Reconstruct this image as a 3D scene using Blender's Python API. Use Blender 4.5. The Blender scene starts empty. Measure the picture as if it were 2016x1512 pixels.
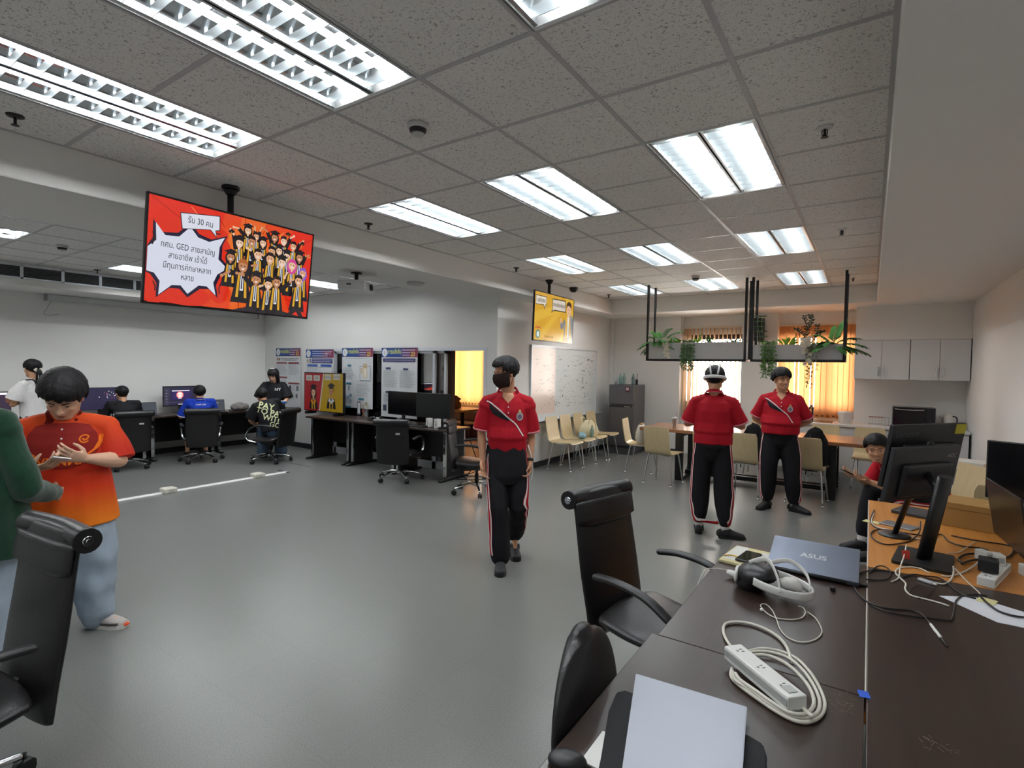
import bpy, bmesh, math, random
import numpy as np
from mathutils import Vector as V, Matrix, Euler, noise
from mathutils.bvhtree import BVHTree
from mathutils.geometry import tessellate_polygon
PI = math.pi
R = math.radians
sc = bpy.context.scene
COL = sc.collection

# ------------------------------------------------------------ camera
cam = bpy.data.cameras.new('camera')
cam_o = bpy.data.objects.new('camera', cam)
COL.objects.link(cam_o)
cam.sensor_width = 36.0
cam.lens = 1041.6 / 2016 * 36.0
cam.clip_start = 0.05
def camera_matrix(yaw, pitch, roll, loc):
    cy, sy, cp, sp = math.cos(yaw), math.sin(yaw), math.cos(pitch), math.sin(pitch)
    f = V((sy*cp, cy*cp, sp)); r = V((cy, -sy, 0)); u = r.cross(f)
    cr, sr = math.cos(roll), math.sin(roll)
    r2 = r*cr + u*sr; u2 = u*cr - r*sr
    m = Matrix((r2, u2, -f)).transposed().to_4x4()
    m.translation = loc
    return m
cam_o.matrix_world = camera_matrix(R(-34.094), R(-1.824), R(0.894), V((0, 0, 1.64)))
sc.camera = cam_o

# ------------------------------------------------------------ world and exposure
sc.view_settings.view_transform = 'Standard'
sc.view_settings.look = 'None'
sc.view_settings.gamma = 1
sc.view_settings.use_curve_mapping = False
sc.view_settings.exposure = 2.35
world = bpy.data.worlds.new('world')
sc.world = world
world.use_nodes = True
bg = world.node_tree.nodes['Background']
bg.inputs['Color'].default_value = (1.0, 0.95, 0.88, 1)
bg.inputs['Strength'].default_value = 4.6
TUBE_POWER = 18.0
sc.cycles.max_bounces = 8
sc.cycles.diffuse_bounces = 5
sc.cycles.glossy_bounces = 4
sc.cycles.transmission_bounces = 6
sc.cycles.transparent_max_bounces = 10
sc.cycles.sample_clamp_indirect = 4.0
sc.cycles.caustics_reflective = False
sc.cycles.caustics_refractive = False

# ------------------------------------------------------------ materials
def lin(h):
    h = h.lstrip('#')
    out = []
    for i in (0, 2, 4):
        c = int(h[i:i+2], 16)/255
        out.append(c/12.92 if c <= .04045 else ((c+.055)/1.055)**2.4)
    return (*out, 1)
MATS = {}
def mat(name, col, rough=.5, metal=0, var=.06, scale=12, bump=0, bscale=60, spec=.5, emit=0, alpha=None, trans=0, coat=0, sheen=0, ior=1.45, stretch=None):
    if name in MATS: return MATS[name]
    m = bpy.data.materials.new(name); m.use_nodes = True
    nt = m.node_tree; N = nt.nodes; L = nt.links
    p = N['Principled BSDF']
    c = lin(col) if isinstance(col, str) else (*col, 1)
    p.inputs['Roughness'].default_value = rough
    p.inputs['Metallic'].default_value = metal
    p.inputs['Specular IOR Level'].default_value = spec
    p.inputs['IOR'].default_value = ior
    if coat: p.inputs['Coat Weight'].default_value = coat
    if sheen: p.inputs['Sheen Weight'].default_value = sheen
    if trans: p.inputs['Transmission Weight'].default_value = trans
    tc = N.new('ShaderNodeTexCoord')
    mp = N.new('ShaderNodeMapping'); L.new(tc.outputs['Object'], mp.inputs[0])
    if stretch: mp.inputs['Scale'].default_value = stretch
    nz = N.new('ShaderNodeTexNoise'); nz.inputs['Scale'].default_value = scale; nz.inputs['Detail'].default_value = 4
    L.new(mp.outputs[0], nz.inputs['Vector'])
    mx = N.new('ShaderNodeMix'); mx.data_type = 'RGBA'
    mx.inputs['A'].default_value = tuple(min(1, x*(1-var)) for x in c[:3])+(1,)
    mx.inputs['B'].default_value = tuple(min(1, x*(1+var)) for x in c[:3])+(1,)
    L.new(nz.outputs['Fac'], mx.inputs['Factor'])
    L.new(mx.outputs['Result'], p.inputs['Base Color'])
    if emit:
        p.inputs['Emission Color'].default_value = c
        p.inputs['Emission Strength'].default_value = emit
    if bump:
        n2 = N.new('ShaderNodeTexNoise'); n2.inputs['Scale'].default_value = bscale; n2.inputs['Detail'].default_value = 3
        L.new(mp.outputs[0], n2.inputs['Vector'])
        b = N.new('ShaderNodeBump'); b.inputs['Strength'].default_value = bump; b.inputs['Distance'].default_value = .004
        L.new(n2.outputs['Fac'], b.inputs['Height']); L.new(b.outputs[0], p.inputs['Normal'])
    if alpha is not None:
        p.inputs['Alpha'].default_value = alpha
    MATS[name] = m
    return m
def art_mat(name, emit=0, rough=.5):
    """printed or displayed picture: colours come from the picture mesh's colour attribute"""
    if name in MATS: return MATS[name]
    m = bpy.data.materials.new(name); m.use_nodes = True
    N = m.node_tree.nodes; L = m.node_tree.links; p = N['Principled BSDF']
    a = N.new('ShaderNodeAttribute'); a.attribute_name = 'Col'
    p.inputs['Roughness'].default_value = rough
    if emit:
        p.inputs['Base Color'].default_value = (.01, .01, .01, 1)
        L.new(a.outputs['Color'], p.inputs['Emission Color'])
        p.inputs['Emission Strength'].default_value = emit
    else:
        L.new(a.outputs['Color'], p.inputs['Base Color'])
    MATS[name] = m
    return m
def wood_mat(name, c1, c2, rough=.4, axis=0, scale=3, spec=.5):
    if name in MATS: return MATS[name]
    m = bpy.data.materials.new(name); m.use_nodes = True
    N = m.node_tree.nodes; L = m.node_tree.links; p = N['Principled BSDF']
    tc = N.new('ShaderNodeTexCoord'); mp = N.new('ShaderNodeMapping'); L.new(tc.outputs['Object'], mp.inputs[0])
    s = [14, 14, 14]; s[axis] = .9; mp.inputs['Scale'].default_value = s
    nz = N.new('ShaderNodeTexNoise'); nz.inputs['Scale'].default_value = scale; nz.inputs['Detail'].default_value = 6; nz.inputs['Distortion'].default_value = .6
    L.new(mp.outputs[0], nz.inputs['Vector'])
    cr = N.new('ShaderNodeValToRGB'); cr.color_ramp.elements[0].color = lin(c1); cr.color_ramp.elements[1].color = lin(c2)
    cr.color_ramp.elements[0].position = .3; cr.color_ramp.elements[1].position = .7
    L.new(nz.outputs['Fac'], cr.inputs[0]); L.new(cr.outputs[0], p.inputs['Base Color'])
    p.inputs['Roughness'].default_value = rough; p.inputs['Specular IOR Level'].default_value = spec
    MATS[name] = m
    return m
def glass_mat(name, col='#ffffff', rough=0.0, mixg=.1):
    """thin clear sheet: mostly see-through with a faint mirror"""
    if name in MATS: return MATS[name]
    m = bpy.data.materials.new(name); m.use_nodes = True
    N = m.node_tree.nodes; L = m.node_tree.links
    N.remove(N['Principled BSDF'])
    t = N.new('ShaderNodeBsdfTransparent'); t.inputs[0].default_value = lin(col)
    g = N.new('ShaderNodeBsdfGlossy'); g.inputs['Roughness'].default_value = rough
    mx = N.new('ShaderNodeMixShader'); fr = N.new('ShaderNodeFresnel'); fr.inputs[0].default_value = 1.45
    ad = N.new('ShaderNodeMath'); ad.operation = 'ADD'; ad.inputs[1].default_value = mixg*.2
    L.new(fr.outputs[0], ad.inputs[0]); L.new(ad.outputs[0], mx.inputs[0])
    L.new(t.outputs[0], mx.inputs[1]); L.new(g.outputs[0], mx.inputs[2])
    L.new(mx.outputs[0], N['Material Output'].inputs['Surface'])
    MATS[name] = m
    return m
def fabric_blind_mat(name, col, tl=.6):
    """vertical blind cloth: light passes through it"""
    if name in MATS: return MATS[name]
    m = bpy.data.materials.new(name); m.use_nodes = True
    N = m.node_tree.nodes; L = m.node_tree.links
    N.remove(N['Principled BSDF'])
    d = N.new('ShaderNodeBsdfDiffuse'); t = N.new('ShaderNodeBsdfTranslucent')
    tc = N.new('ShaderNodeTexCoord'); nz = N.new('ShaderNodeTexNoise'); nz.inputs['Scale'].default_value = 40
    L.new(tc.outputs['Object'], nz.inputs['Vector'])
    mxc = N.new('ShaderNodeMix'); mxc.data_type = 'RGBA'
    c = lin(col); mxc.inputs['A'].default_value = tuple(x*.93 for x in c[:3])+(1,); mxc.inputs['B'].default_value = c
    L.new(nz.outputs['Fac'], mxc.inputs['Factor'])
    L.new(mxc.outputs['Result'], d.inputs[0]); L.new(mxc.outputs['Result'], t.inputs[0])
    mx = N.new('ShaderNodeMixShader'); mx.inputs[0].default_value = tl
    L.new(d.outputs[0], mx.inputs[1]); L.new(t.outputs[0], mx.inputs[2])
    L.new(mx.outputs[0], N['Material Output'].inputs['Surface'])
    MATS[name] = m
    return m

# ------------------------------------------------------------ mesh helpers (all add to a bmesh)
def nb(): return bmesh.new()
def box(bm, lo, hi, bev=0, seg=2, mi=0):
    lo = V(lo); hi = V(hi)
    r = bmesh.ops.create_cube(bm, size=1)
    vs = r['verts']
    c = (lo+hi)/2; d = hi-lo
    for v in vs: v.co = V((v.co.x*d.x, v.co.y*d.y, v.co.z*d.z))+c
    fs = {f for v in vs for f in v.link_faces}
    for f in fs: f.material_index = mi
    if bev:
        es = list({e for v in vs for e in v.link_edges})
        bmesh.ops.bevel(bm, geom=es, offset=min(bev, .49*min(abs(d.x), abs(d.y), abs(d.z))), segments=seg, profile=.5, affect='EDGES', material=-1)
    return bm
def obox(bm, c, size, M=None, bev=0, mi=0, seg=2):
    """box of a given size centred at c, turned by matrix M"""
    b2 = nb(); s = V(size)/2
    box(b2, -s, s, bev, seg, mi)
    T = Matrix.Translation(V(c)) @ (M.to_4x4() if M else Matrix())
    bmesh.ops.transform(b2, matrix=T, verts=b2.verts)
    merge(bm, b2)
    return bm
def merge(bm, b2, M=None):
    if M: bmesh.ops.transform(b2, matrix=M, verts=b2.verts)
    mp = {}
    for v in b2.verts: mp[v] = bm.verts.new(v.co)
    for f in b2.faces:
        try:
            g = bm.faces.new([mp[v] for v in f.verts]); g.material_index = f.material_index; g.smooth = f.smooth
        except ValueError: pass
    b2.free()
    return bm
def frame_of(d, up=None):
    d = V(d).normalized()
    u = V(up) if up is not None else (V((0, 0, 1)) if abs(d.z) < .95 else V((1, 0, 0)))
    x = u.cross(d)
    if x.length < 1e-5: x = V((1, 0, 0)).cross(d)
    x.normalize(); y = d.cross(x).normalized()
    return x, y, d
def tube(bm, pts, r, n=8, closed=False, cap=True, up=None, mi=0, round_=False):
    """sweep; r is a number, a list of numbers, or a list of (rx, ry)"""
    P = [V(p) for p in pts]; m = len(P)
    if not isinstance(r, (list, tuple)): r = [r]*m
    RR = [(q, q) if not isinstance(q, (list, tuple)) else q for q in r]
    if round_ and not closed:
        # rounded ends
        a = (P[0]-P[1]).normalized(); b = (P[-1]-P[-2]).normalized()
        ra = min(RR[0]); rb = min(RR[-1])
        P = [P[0]+a*ra*.98, P[0]+a*ra*.8, P[0]+a*ra*.45]+P+[P[-1]+b*rb*.45, P[-1]+b*rb*.8, P[-1]+b*rb*.98]
        f = (.2, .6, .893)
        RR = [(RR[0][0]*k, RR[0][1]*k) for k in f]+RR+[(RR[-1][0]*k, RR[-1][1]*k) for k in reversed(f)]
        m = len(P)
    T = []
    for i in range(m):
        if closed: d = P[(i+1) % m]-P[i-1]
        elif i == 0: d = P[1]-P[0]
        elif i == m-1: d = P[-1]-P[-2]
        else: d = (P[i+1]-P[i]).normalized()+(P[i]-P[i-1]).normalized()
        if d.length < 1e-9: d = V((0, 0, 1))
        T.append(d.normalized())
    x, y, _ = frame_of(T[0], up)
    rings = []
    for i in range(m):
        if i:
            q = T[i-1].rotation_difference(T[i]); x = q @ x
            if up is not None:
                x2 = V(up).cross(T[i])
                if x2.length > .15: x = x2.normalized()
        x = (x-T[i]*x.dot(T[i])).normalized(); y = T[i].cross(x)
        rings.append([bm.verts.new(P[i]+x*RR[i][0]*math.cos(2*PI*k/n)+y*RR[i][1]*math.sin(2*PI*k/n)) for k in range(n)])
    for i in range(m if closed else m-1):
        A = rings[i]; Bq = rings[(i+1) % m]
        for k in range(n):
            f = bm.faces.new((A[k], A[(k+1) % n], Bq[(k+1) % n], Bq[k])); f.material_index = mi; f.smooth = True
    if cap and not closed:
        f = bm.faces.new(list(reversed(rings[0]))); f.material_index = mi
        f = bm.faces.new(rings[-1]); f.material_index = mi
    return bm
def cyl(bm, p0, p1, r, r2=None, n=16, mi=0):
    return tube(bm, [p0, p1], [r, r if r2 is None else r2], n=n, mi=mi)
def lathe(bm, prof, c=(0, 0, 0), n=24, mi=0, M=None):
    c = V(c); rings = []
    for (r, z) in prof:
        rings.append([c+(M @ V((r*math.cos(2*PI*k/n), r*math.sin(2*PI*k/n), z)) if M else V((r*math.cos(2*PI*k/n), r*math.sin(2*PI*k/n), z))) for k in range(n)])
    rv = [[bm.verts.new(p) for p in ring] for ring in rings]
    for i in range(len(rv)-1):
        for k in range(n):
            f = bm.faces.new((rv[i][k], rv[i][(k+1) % n], rv[i+1][(k+1) % n], rv[i+1][k])); f.material_index = mi; f.smooth = True
    for ring, rev in ((rv[0], True), (rv[-1], False)):
        f = bm.faces.new(list(reversed(ring)) if rev else ring); f.material_index = mi
    return bm
def ball(bm, c, r, n=12, M=None, mi=0):
    r = V((r, r, r)) if not isinstance(r, (list, tuple, V)) else V(r)
    q = bmesh.ops.create_uvsphere(bm, u_segments=n*2, v_segments=n, radius=1)
    for v in q['verts']:
        p = V((v.co.x*r.x, v.co.y*r.y, v.co.z*r.z))
        v.co = (M @ p if M else p)+V(c)
        for f in v.link_faces: f.smooth = True; f.material_index = mi
    return bm
def prism(bm, poly, o, ax, ay, depth, mi=0):
    """extrude a 2-D outline lying in the plane (o, ax, ay) by the vector depth"""
    o = V(o); ax = V(ax); ay = V(ay); d = V(depth)
    A = [bm.verts.new(o+ax*x+ay*y) for x, y in poly]
    Bq = [bm.verts.new(v.co+d) for v in A]
    n = len(A)
    for f in (list(reversed(A)), Bq):
        g = bm.faces.new(f); g.material_index = mi
    for i in range(n):
        g = bm.faces.new((A[i], A[(i+1) % n], Bq[(i+1) % n], Bq[i])); g.material_index = mi
    return bm
def rrect(w, h, r, n=5, cx=0, cy=0):
    out = []
    for sx, sy, a in ((1, 1, 0), (-1, 1, 90), (-1, -1, 180), (1, -1, 270)):
        for k in range(n+1):
            t = R(a+90*k/n)
            out.append((cx+sx*(w/2-r)+r*math.cos(t), cy+sy*(h/2-r)+r*math.sin(t)))
    return out
def spline(pts, n=8, closed=False):
    P = [V(p) for p in pts]; m = len(P); out = []
    for i in range(m if closed else m-1):
        a = P[i-1] if (closed or i) else P[0]; b = P[i]; c = P[(i+1) % m]; d = P[(i+2) % m] if (closed or i+2 < m) else P[-1]
        for k in range(n):
            t = k/n
            out.append(.5*((2*b)+(c-a)*t+(2*a-5*b+4*c-d)*t*t+(3*b-a-3*c+d)*t**3))
    if not closed: out.append(P[-1])
    return out
def obj(name, bm, m, parent=None, flat=None, loc=None):
    me = bpy.data.meshes.new(name)
    bmesh.ops.recalc_face_normals(bm, faces=bm.faces)
    bm.to_mesh(me); bm.free()
    for q in (m if isinstance(m, (list, tuple)) else [m]): me.materials.append(q)
    if flat is True:
        for p in me.polygons: p.use_smooth = False
    elif flat is not None:
        for p in me.polygons: p.use_smooth = True
        me.set_sharp_from_angle(angle=R(flat))
    o = bpy.data.objects.new(name, me); COL.objects.link(o)
    if parent: o.parent = parent
    if loc: o.location = loc
    return o
def thing(name, label, cat, loc=(0, 0, 0), rotz=0, group=None):
    o = bpy.data.objects.new(name, None); COL.objects.link(o)
    o.empty_display_size = .05
    o.location = loc; o.rotation_euler = (0, 0, rotz)
    o['label'] = label; o['category'] = cat
    if group: o['group'] = group
    return o
def tag(o, label, cat, group=None):
    o['label'] = label; o['category'] = cat
    if group: o['group'] = group
    return o
def struct(name, bm, m, parent=None, **k):
    o = obj(name, bm, m, parent, **k)
    o['kind'] = 'structure'
    return o
def dup(root, loc=None, rotz=None, label=None, parent=None):
    r = root.copy(); COL.objects.link(r)
    if loc is not None: r.location = loc
    if rotz is not None: r.rotation_euler = (0, 0, rotz)
    if label: r['label'] = label
    if parent: r.parent = parent
    for ch in list(root.children): dup(ch, parent=r)
    return r
def text_polys(s, size=1.0, align='CENTER', bold=False, font=None):
    """the lettering's filled faces as 2-D triangles, centred on the baseline"""
    cu = bpy.data.curves.new('t', 'FONT'); cu.body = s; cu.size = size; cu.align_x = align; cu.align_y = 'CENTER'
    cu.resolution_u = 3
    if bold: cu.offset = size*.018
    o = bpy.data.objects.new('t', cu); COL.objects.link(o)
    dg = bpy.context.evaluated_depsgraph_get(); dg.update()
    me = bpy.data.meshes.new_from_object(o.evaluated_get(dg))
    vs = [(v.co.x, v.co.y) for v in me.vertices]; fs = [tuple(p.vertices) for p in me.polygons]
    bpy.data.objects.remove(o); bpy.data.curves.remove(cu); bpy.data.meshes.remove(me)
    return vs, fs
class Art:
    """a flat picture: coloured 2-D shapes stacked in order; built as one mesh with a colour attribute"""
    def __init__(s, step=.00025, clip=None): s.clip = clip; s.v = []; s.f = []; s.c = []; s.z = 0; s.step = step
    def _layer(s): s.z += s.step
    def poly(s, pts, col, layer=True):
        if layer: s._layer()
        if s.clip: pts = [(max(-s.clip[0], min(s.clip[0], x)), max(-s.clip[1], min(s.clip[1], y))) for x, y in pts]
        b = len(s.v)
        P3 = [V((x, y, 0)) for x, y in pts]
        s.v += [(x, y, s.z) for x, y in pts]
        for t in tessellate_polygon([P3]): s.f.append(tuple(b+i for i in t)); s.c.append(lin(col))
    def rect(s, x0, y0, x1, y1, col, layer=True): s.poly([(x0, y0), (x1, y0), (x1, y1), (x0, y1)], col, layer)
    def ell(s, cx, cy, rx, ry, col, n=18, rot=0, layer=True):
        c, q = math.cos(rot), math.sin(rot)
        s.poly([(cx+rx*math.cos(2*PI*k/n)*c-ry*math.sin(2*PI*k/n)*q, cy+rx*math.cos(2*PI*k/n)*q+ry*math.sin(2*PI*k/n)*c) for k in range(n)], col, layer)
    def line(s, pts, w, col, layer=True):
        if layer: s._layer()
        for (x0, y0), (x1, y1) in zip(pts, pts[1:]):
            d = math.hypot(x1-x0, y1-y0) or 1; nx, ny = -(y1-y0)/d*w/2, (x1-x0)/d*w/2
            s.poly([(x0+nx, y0+ny), (x1+nx, y1+ny), (x1-nx, y1-ny), (x0-nx, y0-ny)], col, False)
    def text(s, t, cx, cy, size, col, align='CENTER', bold=False, rot=0, sx=1):
        s._layer()
        vs, fs = text_polys(t, size, align, bold); b = len(s.v)
        c, q = math.cos(rot), math.sin(rot)
        s.v += [(cx+x*sx*c-y*q, cy+x*sx*q+y*c, s.z) for x, y in vs]
        for f in fs: s.f.append(tuple(b+i for i in f)); s.c.append(lin(col))
    def build(s, name, m, parent, o, ax, ay):
        """o = picture centre, ax/ay = picture right and up, layers rise along ax x ay"""
        o = V(o); ax = V(ax).normalized(); ay = V(ay).normalized(); n = ax.cross(ay)
        me = bpy.data.meshes.new(name)
        me.from_pydata([tuple(o+ax*x+ay*y+n*z) for x, y, z in s.v], [], s.f)
        at = me.color_attributes.new('Col', 'FLOAT_COLOR', 'CORNER')
        data = np.ones((len(me.loops), 4), dtype=np.float32); i = 0
        for p, c in zip(me.polygons, s.c):
            k = p.loop_total; data[i:i+k] = c; i += k
        at.data.foreach_set('color', data.ravel())
        me.materials.append(m)
        ob = bpy.data.objects.new(name, me); COL.objects.link(ob)
        if parent: ob.parent = parent
        return ob
# ------------------------------------------------------------ surfaces of the room
def wall_mat(name, col, rough=.75):
    return mat(name, col, rough, var=.015, scale=1.5, bump=.05, bscale=180, spec=.3)
M_WALL = wall_mat('wall_paint', '#e9e9e7')
M_SOFF = wall_mat('soffit_paint', '#e9e8e5')
M_DARK = mat('black_skirting', '#26262a', .5)
M_ALU = mat('white_aluminium', '#dfe3ea', .35, .3)
def floor_material():
    m = bpy.data.materials.new('vinyl_floor'); m.use_nodes = True
    N = m.node_tree.nodes; L = m.node_tree.links; p = N['Principled BSDF']
    tc = N.new('ShaderNodeTexCoord')
    n1 = N.new('ShaderNodeTexNoise'); n1.inputs['Scale'].default_value = 260; n1.inputs['Detail'].default_value = 2
    L.new(tc.outputs['Object'], n1.inputs['Vector'])
    cr = N.new('ShaderNodeValToRGB'); e = cr.color_ramp.elements
    e[0].position = .35; e[0].color = lin('#676a68'); e[1].position = .62; e[1].color = lin('#858784')
    L.new(n1.outputs['Fac'], cr.inputs[0])
    n2 = N.new('ShaderNodeTexNoise'); n2.inputs['Scale'].default_value = 1.3; n2.inputs['Detail'].default_value = 5
    L.new(tc.outputs['Object'], n2.inputs['Vector'])
    br = N.new('ShaderNodeTexBrick'); br.offset = 0; br.inputs['Scale'].default_value = 1; br.inputs['Brick Width'].default_value = .45; br.inputs['Row Height'].default_value = .45
    br.inputs['Mortar Size'].default_value = .0012; br.inputs['Color1'].default_value = (1, 1, 1, 1); br.inputs['Color2'].default_value = (.975, .975, .98, 1); br.inputs['Mortar'].default_value = (.86, .86, .86, 1)
    L.new(tc.outputs['Object'], br.inputs['Vector'])
    mu = N.new('ShaderNodeMix'); mu.data_type = 'RGBA'; mu.blend_type = 'MULTIPLY'; mu.inputs['Factor'].default_value = 1
    L.new(cr.outputs[0], mu.inputs['A']); L.new(br.outputs['Color'], mu.inputs['B'])
    L.new(mu.outputs['Result'], p.inputs['Base Color'])
    mr = N.new('ShaderNodeMapRange'); mr.inputs['To Min'].default_value = .28; mr.inputs['To Max'].default_value = .29
    L.new(n2.outputs['Fac'], mr.inputs['Value']); L.new(mr.outputs[0], p.inputs['Roughness'])
    p.inputs['Specular IOR Level'].default_value = .24
    bp = N.new('ShaderNodeBump'); bp.inputs['Strength'].default_value = .01; bp.inputs['Distance'].default_value = .001
    n3 = N.new('ShaderNodeTexNoise'); n3.inputs['Scale'].default_value = 14; L.new(tc.outputs['Object'], n3.inputs['Vector'])
    L.new(n3.outputs['Fac'], bp.inputs['Height']); L.new(bp.outputs[0], p.inputs['Normal'])
    return m
def tile_material():
    m = bpy.data.materials.new('fissured_ceiling_tile'); m.use_nodes = True
    N = m.node_tree.nodes; L = m.node_tree.links; p = N['Principled BSDF']
    tc = N.new('ShaderNodeTexCoord')
    nz = N.new('ShaderNodeTexNoise'); nz.inputs['Scale'].default_value = 85; nz.inputs['Detail'].default_value = 2; nz.inputs['Distortion'].default_value = 1.2
    L.new(tc.outputs['Object'], nz.inputs['Vector'])
    cr = N.new('ShaderNodeValToRGB'); e = cr.color_ramp.elements
    e[0].position = .33; e[0].color = lin('#a3a4a5'); e[1].position = .42; e[1].color = lin('#eceae7')
    L.new(nz.outputs['Fac'], cr.inputs[0]); L.new(cr.outputs[0], p.inputs['Base Color'])
    p.inputs['Roughness'].default_value = .9; p.inputs['Specular IOR Level'].default_value = .1
    bp = N.new('ShaderNodeBump'); bp.inputs['Strength'].default_value = .3; bp.inputs['Distance'].default_value = .002
    L.new(nz.outputs['Fac'], bp.inputs['Height']); L.new(bp.outputs[0], p.inputs['Normal'])
    return m
M_FLOOR = floor_material(); M_TILE = tile_material()
M_TBAR = mat('ceiling_tbar', '#b9babb', .5)
CZ = 2.934; SZ = 2.67
GX0 = -3.5185; GY0 = 1.7594
XW = -4.50; YP = 6.25; YF = 10.30; XR = 1.19; XL = -10.45; YB = -2.4
# floor and shell
b = nb(); box(b, (XL-.2, YB-.2, -.12), (XR+.2, YP+.05, 0)); box(b, (XW, YP+.05, -.12), (XR+.2, YF+.4, 0)); struct('floor', b, M_FLOOR)
b = nb(); box(b, (XL-.2, YP+.05, -.12), (XW, YF+.4, 0.0)); struct('floor_side_room', b, wood_mat('laminate_floor', '#9a5b33', '#c2814f', .35, 1))
b = nb(); box(b, (XR, YB-.2, 0), (XR+.2, YF+.4, 3.1)); struct('wall_right', b, M_WALL)
b = nb(); box(b, (XL-.2, YB-.2, 0), (XL, YF+.4, 3.1)); struct('wall_left', b, M_WALL)
b = nb(); box(b, (XL, YB-.2, 0), (XR, YB, 3.1)); struct('wall_back', b, M_WALL)
# far wall: pillars flush at YF, window recesses 0.2 deep
YR = YF+.2
b = nb()
box(b, (XW-.1, YF, 0), (-3.06, YF+.4, 3.1)); box(b, (-1.95, YF, 0), (-1.37, YF+.4, 3.1)); box(b, (-.21, YF, 0), (XR, YF+.4, 3.1))
for x0, x1, z0, z1 in ((-3.06, -1.95, .98, 2.32), (-1.37, -.21, .98, 2.32)):
    box(b, (x0, YR, 0), (x1, YR+.2, z0)); box(b, (x0, YR, z1), (x1, YR+.2, 3.1))
box(b, (-.21, 9.92, 2.146), (XR, YF, SZ+.02))
struct('wall_far', b, M_WALL)
# far wall of the side room, with its window
b = nb(); box(b, (XL, YF, 0), (-9.2, YF+.4, 3.1)); box(b, (-7.75, YF, 0), (XW-.1, YF+.4, 3.1)); box(b, (-9.2, YF, 0), (-7.75, YF+.4, .72)); box(b, (-9.2, YF, 2.32), (-7.75, YF+.4, 3.1))
struct('wall_side_room_far', b, wall_mat('side_room_paint', '#d8c9b4'))
# wall with the whiteboard, and the poster wall with its wide opening
b = nb(); box(b, (XW-.1, YP+.1, 0), (XW, YF, 3.1)); struct('wall_whiteboard', b, M_WALL)
b = nb(); box(b, (XL, YP, 0), (-8.22, YP+.1, 3.1)); box(b, (-8.22, YP, 1.90), (-4.71, YP+.1, 3.1)); box(b, (-4.71, YP, 0), (XW, YP+.1, 3.1))
struct('wall_posters', b, M_WALL)
b = nb(); box(b, (XL, YP+.1, 2.7), (XW-.1, YF, 3.1)); struct('ceiling_side_room', b, M_WALL)
b = nb(); box(b, (XW, YP+.4, 0), (XW+.012, YF, .095)); struct('baseboard_whiteboard', b, M_DARK)
b = nb(); box(b, (XL, YB, 0), (XL+.012, YP, .095)); struct('baseboard_left', b, M_DARK)
b = nb(); box(b, (XL, YP-.012, 0), (-8.25, YP, .095)); struct('baseboard_posters', b, M_DARK)
b = nb(); box(b, (XW+.05, YF-.012, 0), (-3.06, YF, .095)); struct('baseboard_far', b, M_DARK)
b = nb(); box(b, (XR-.012, YB, 0), (XR, YF, .095)); struct('baseboard_right', b, M_DARK)
b = nb(); box(b, (XW, YF-.075, 0), (XW+.075, YF, SZ), .01); struct('trim_corner_pipe', b, M_WALL)
# soffits around the recessed ceilings
BX = -4.086; FY = 9.36; EX = 0.06; LX = -5.17; AX = -9.5
b = nb()
box(b, (LX, YB, SZ), (BX, YP+.02, 3.1), .012); struct('trim_beam', b, M_SOFF)
b = nb(); box(b, (XW, YP, SZ), (BX, YF, 3.1)); struct('trim_whiteboard_soffit', b, M_SOFF)
b = nb(); box(b, (BX, FY, SZ), (EX, YR+.05, 3.1)); struct('trim_far_soffit', b, M_SOFF)
b = nb(); box(b, (EX, YB, SZ), (XR, YR+.05, 3.1)); box(b, (EX-.012, YB, SZ+.0), (EX, FY, CZ-.06)); struct('trim_right_soffit', b, M_SOFF)
b = nb(); box(b, (XL, YB, SZ-.03), (AX, YP, 3.1)); struct('trim_left_soffit', b, M_SOFF)

# ------------------------------------------------------------ suspended ceilings
def ceiling(name, xs, ys, skip):
    b = nb()
    for i in range(len(xs)-1):
        for j in range(len(ys)-1):
            cx, cy = (xs[i]+xs[i+1])/2, (ys[j]+ys[j+1])/2
            if any(a < cx < c and d < cy < e for a, d, c, e in skip): continue
            box(b, (xs[i], ys[j], CZ), (xs[i+1], ys[j+1], CZ+.015))
    t = .012
    for x in xs[1:-1]:
        box(b, (x-t, ys[0], CZ-.003), (x+t, ys[-1], CZ+.03), mi=1)
    for y in ys[1:-1]:
        segs = [(xs[i], xs[i+1]) for i in range(len(xs)-1) if not any(a-.01 < (xs[i]+xs[i+1])/2 < c+.01 and d+.05 < y < e-.05 for a, d, c, e in skip)]
        for x0, x1 in segs: box(b, (x0+t, y-t, CZ-.0025), (x1-t, y+t, CZ+.03), mi=1)
    box(b, (xs[0], ys[0], CZ-.004), (xs[0]+.022, ys[-1], CZ+.03), mi=1)
    box(b, (xs[-1]-.03, ys[0], CZ-.004), (xs[-1], ys[-1], CZ+.03), mi=1)
    box(b, (xs[0], ys[-1]-.022, CZ-.004), (xs[-1], ys[-1], CZ+.03), mi=1)
    return struct(name, b, [M_TILE, M_TBAR])
def lights_in(cols, rows): return [(a, y, a+.6, y+1.2) for a in cols for y in rows]
rows_main = [GY0-3.6, GY0-1.2, GY0+1.2, GY0+3.6, GY0+6.0]
LM = lights_in([GX0, GX0+1.2, GX0+2.4], rows_main)
ys = [YB]+[GY0+.6*j for j in range(-6, 13)]+[FY]
ceiling('ceiling', [BX]+[GX0+.6*i for i in range(6)]+[EX], ys, LM)
rows_left = [GY0-3.6, GY0-1.2, GY0+1.2, GY0+3.0]
LL = lights_in([GX0-5.4, GX0-4.2, GX0-3.0], rows_left)
ys = [YB]+[GY0+.6*j for j in range(-6, 8)]+[YP]
ceiling('ceiling_left', [AX]+[GX0-.6*i for i in range(9, 2, -1)]+[LX], ys, LL)
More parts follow.
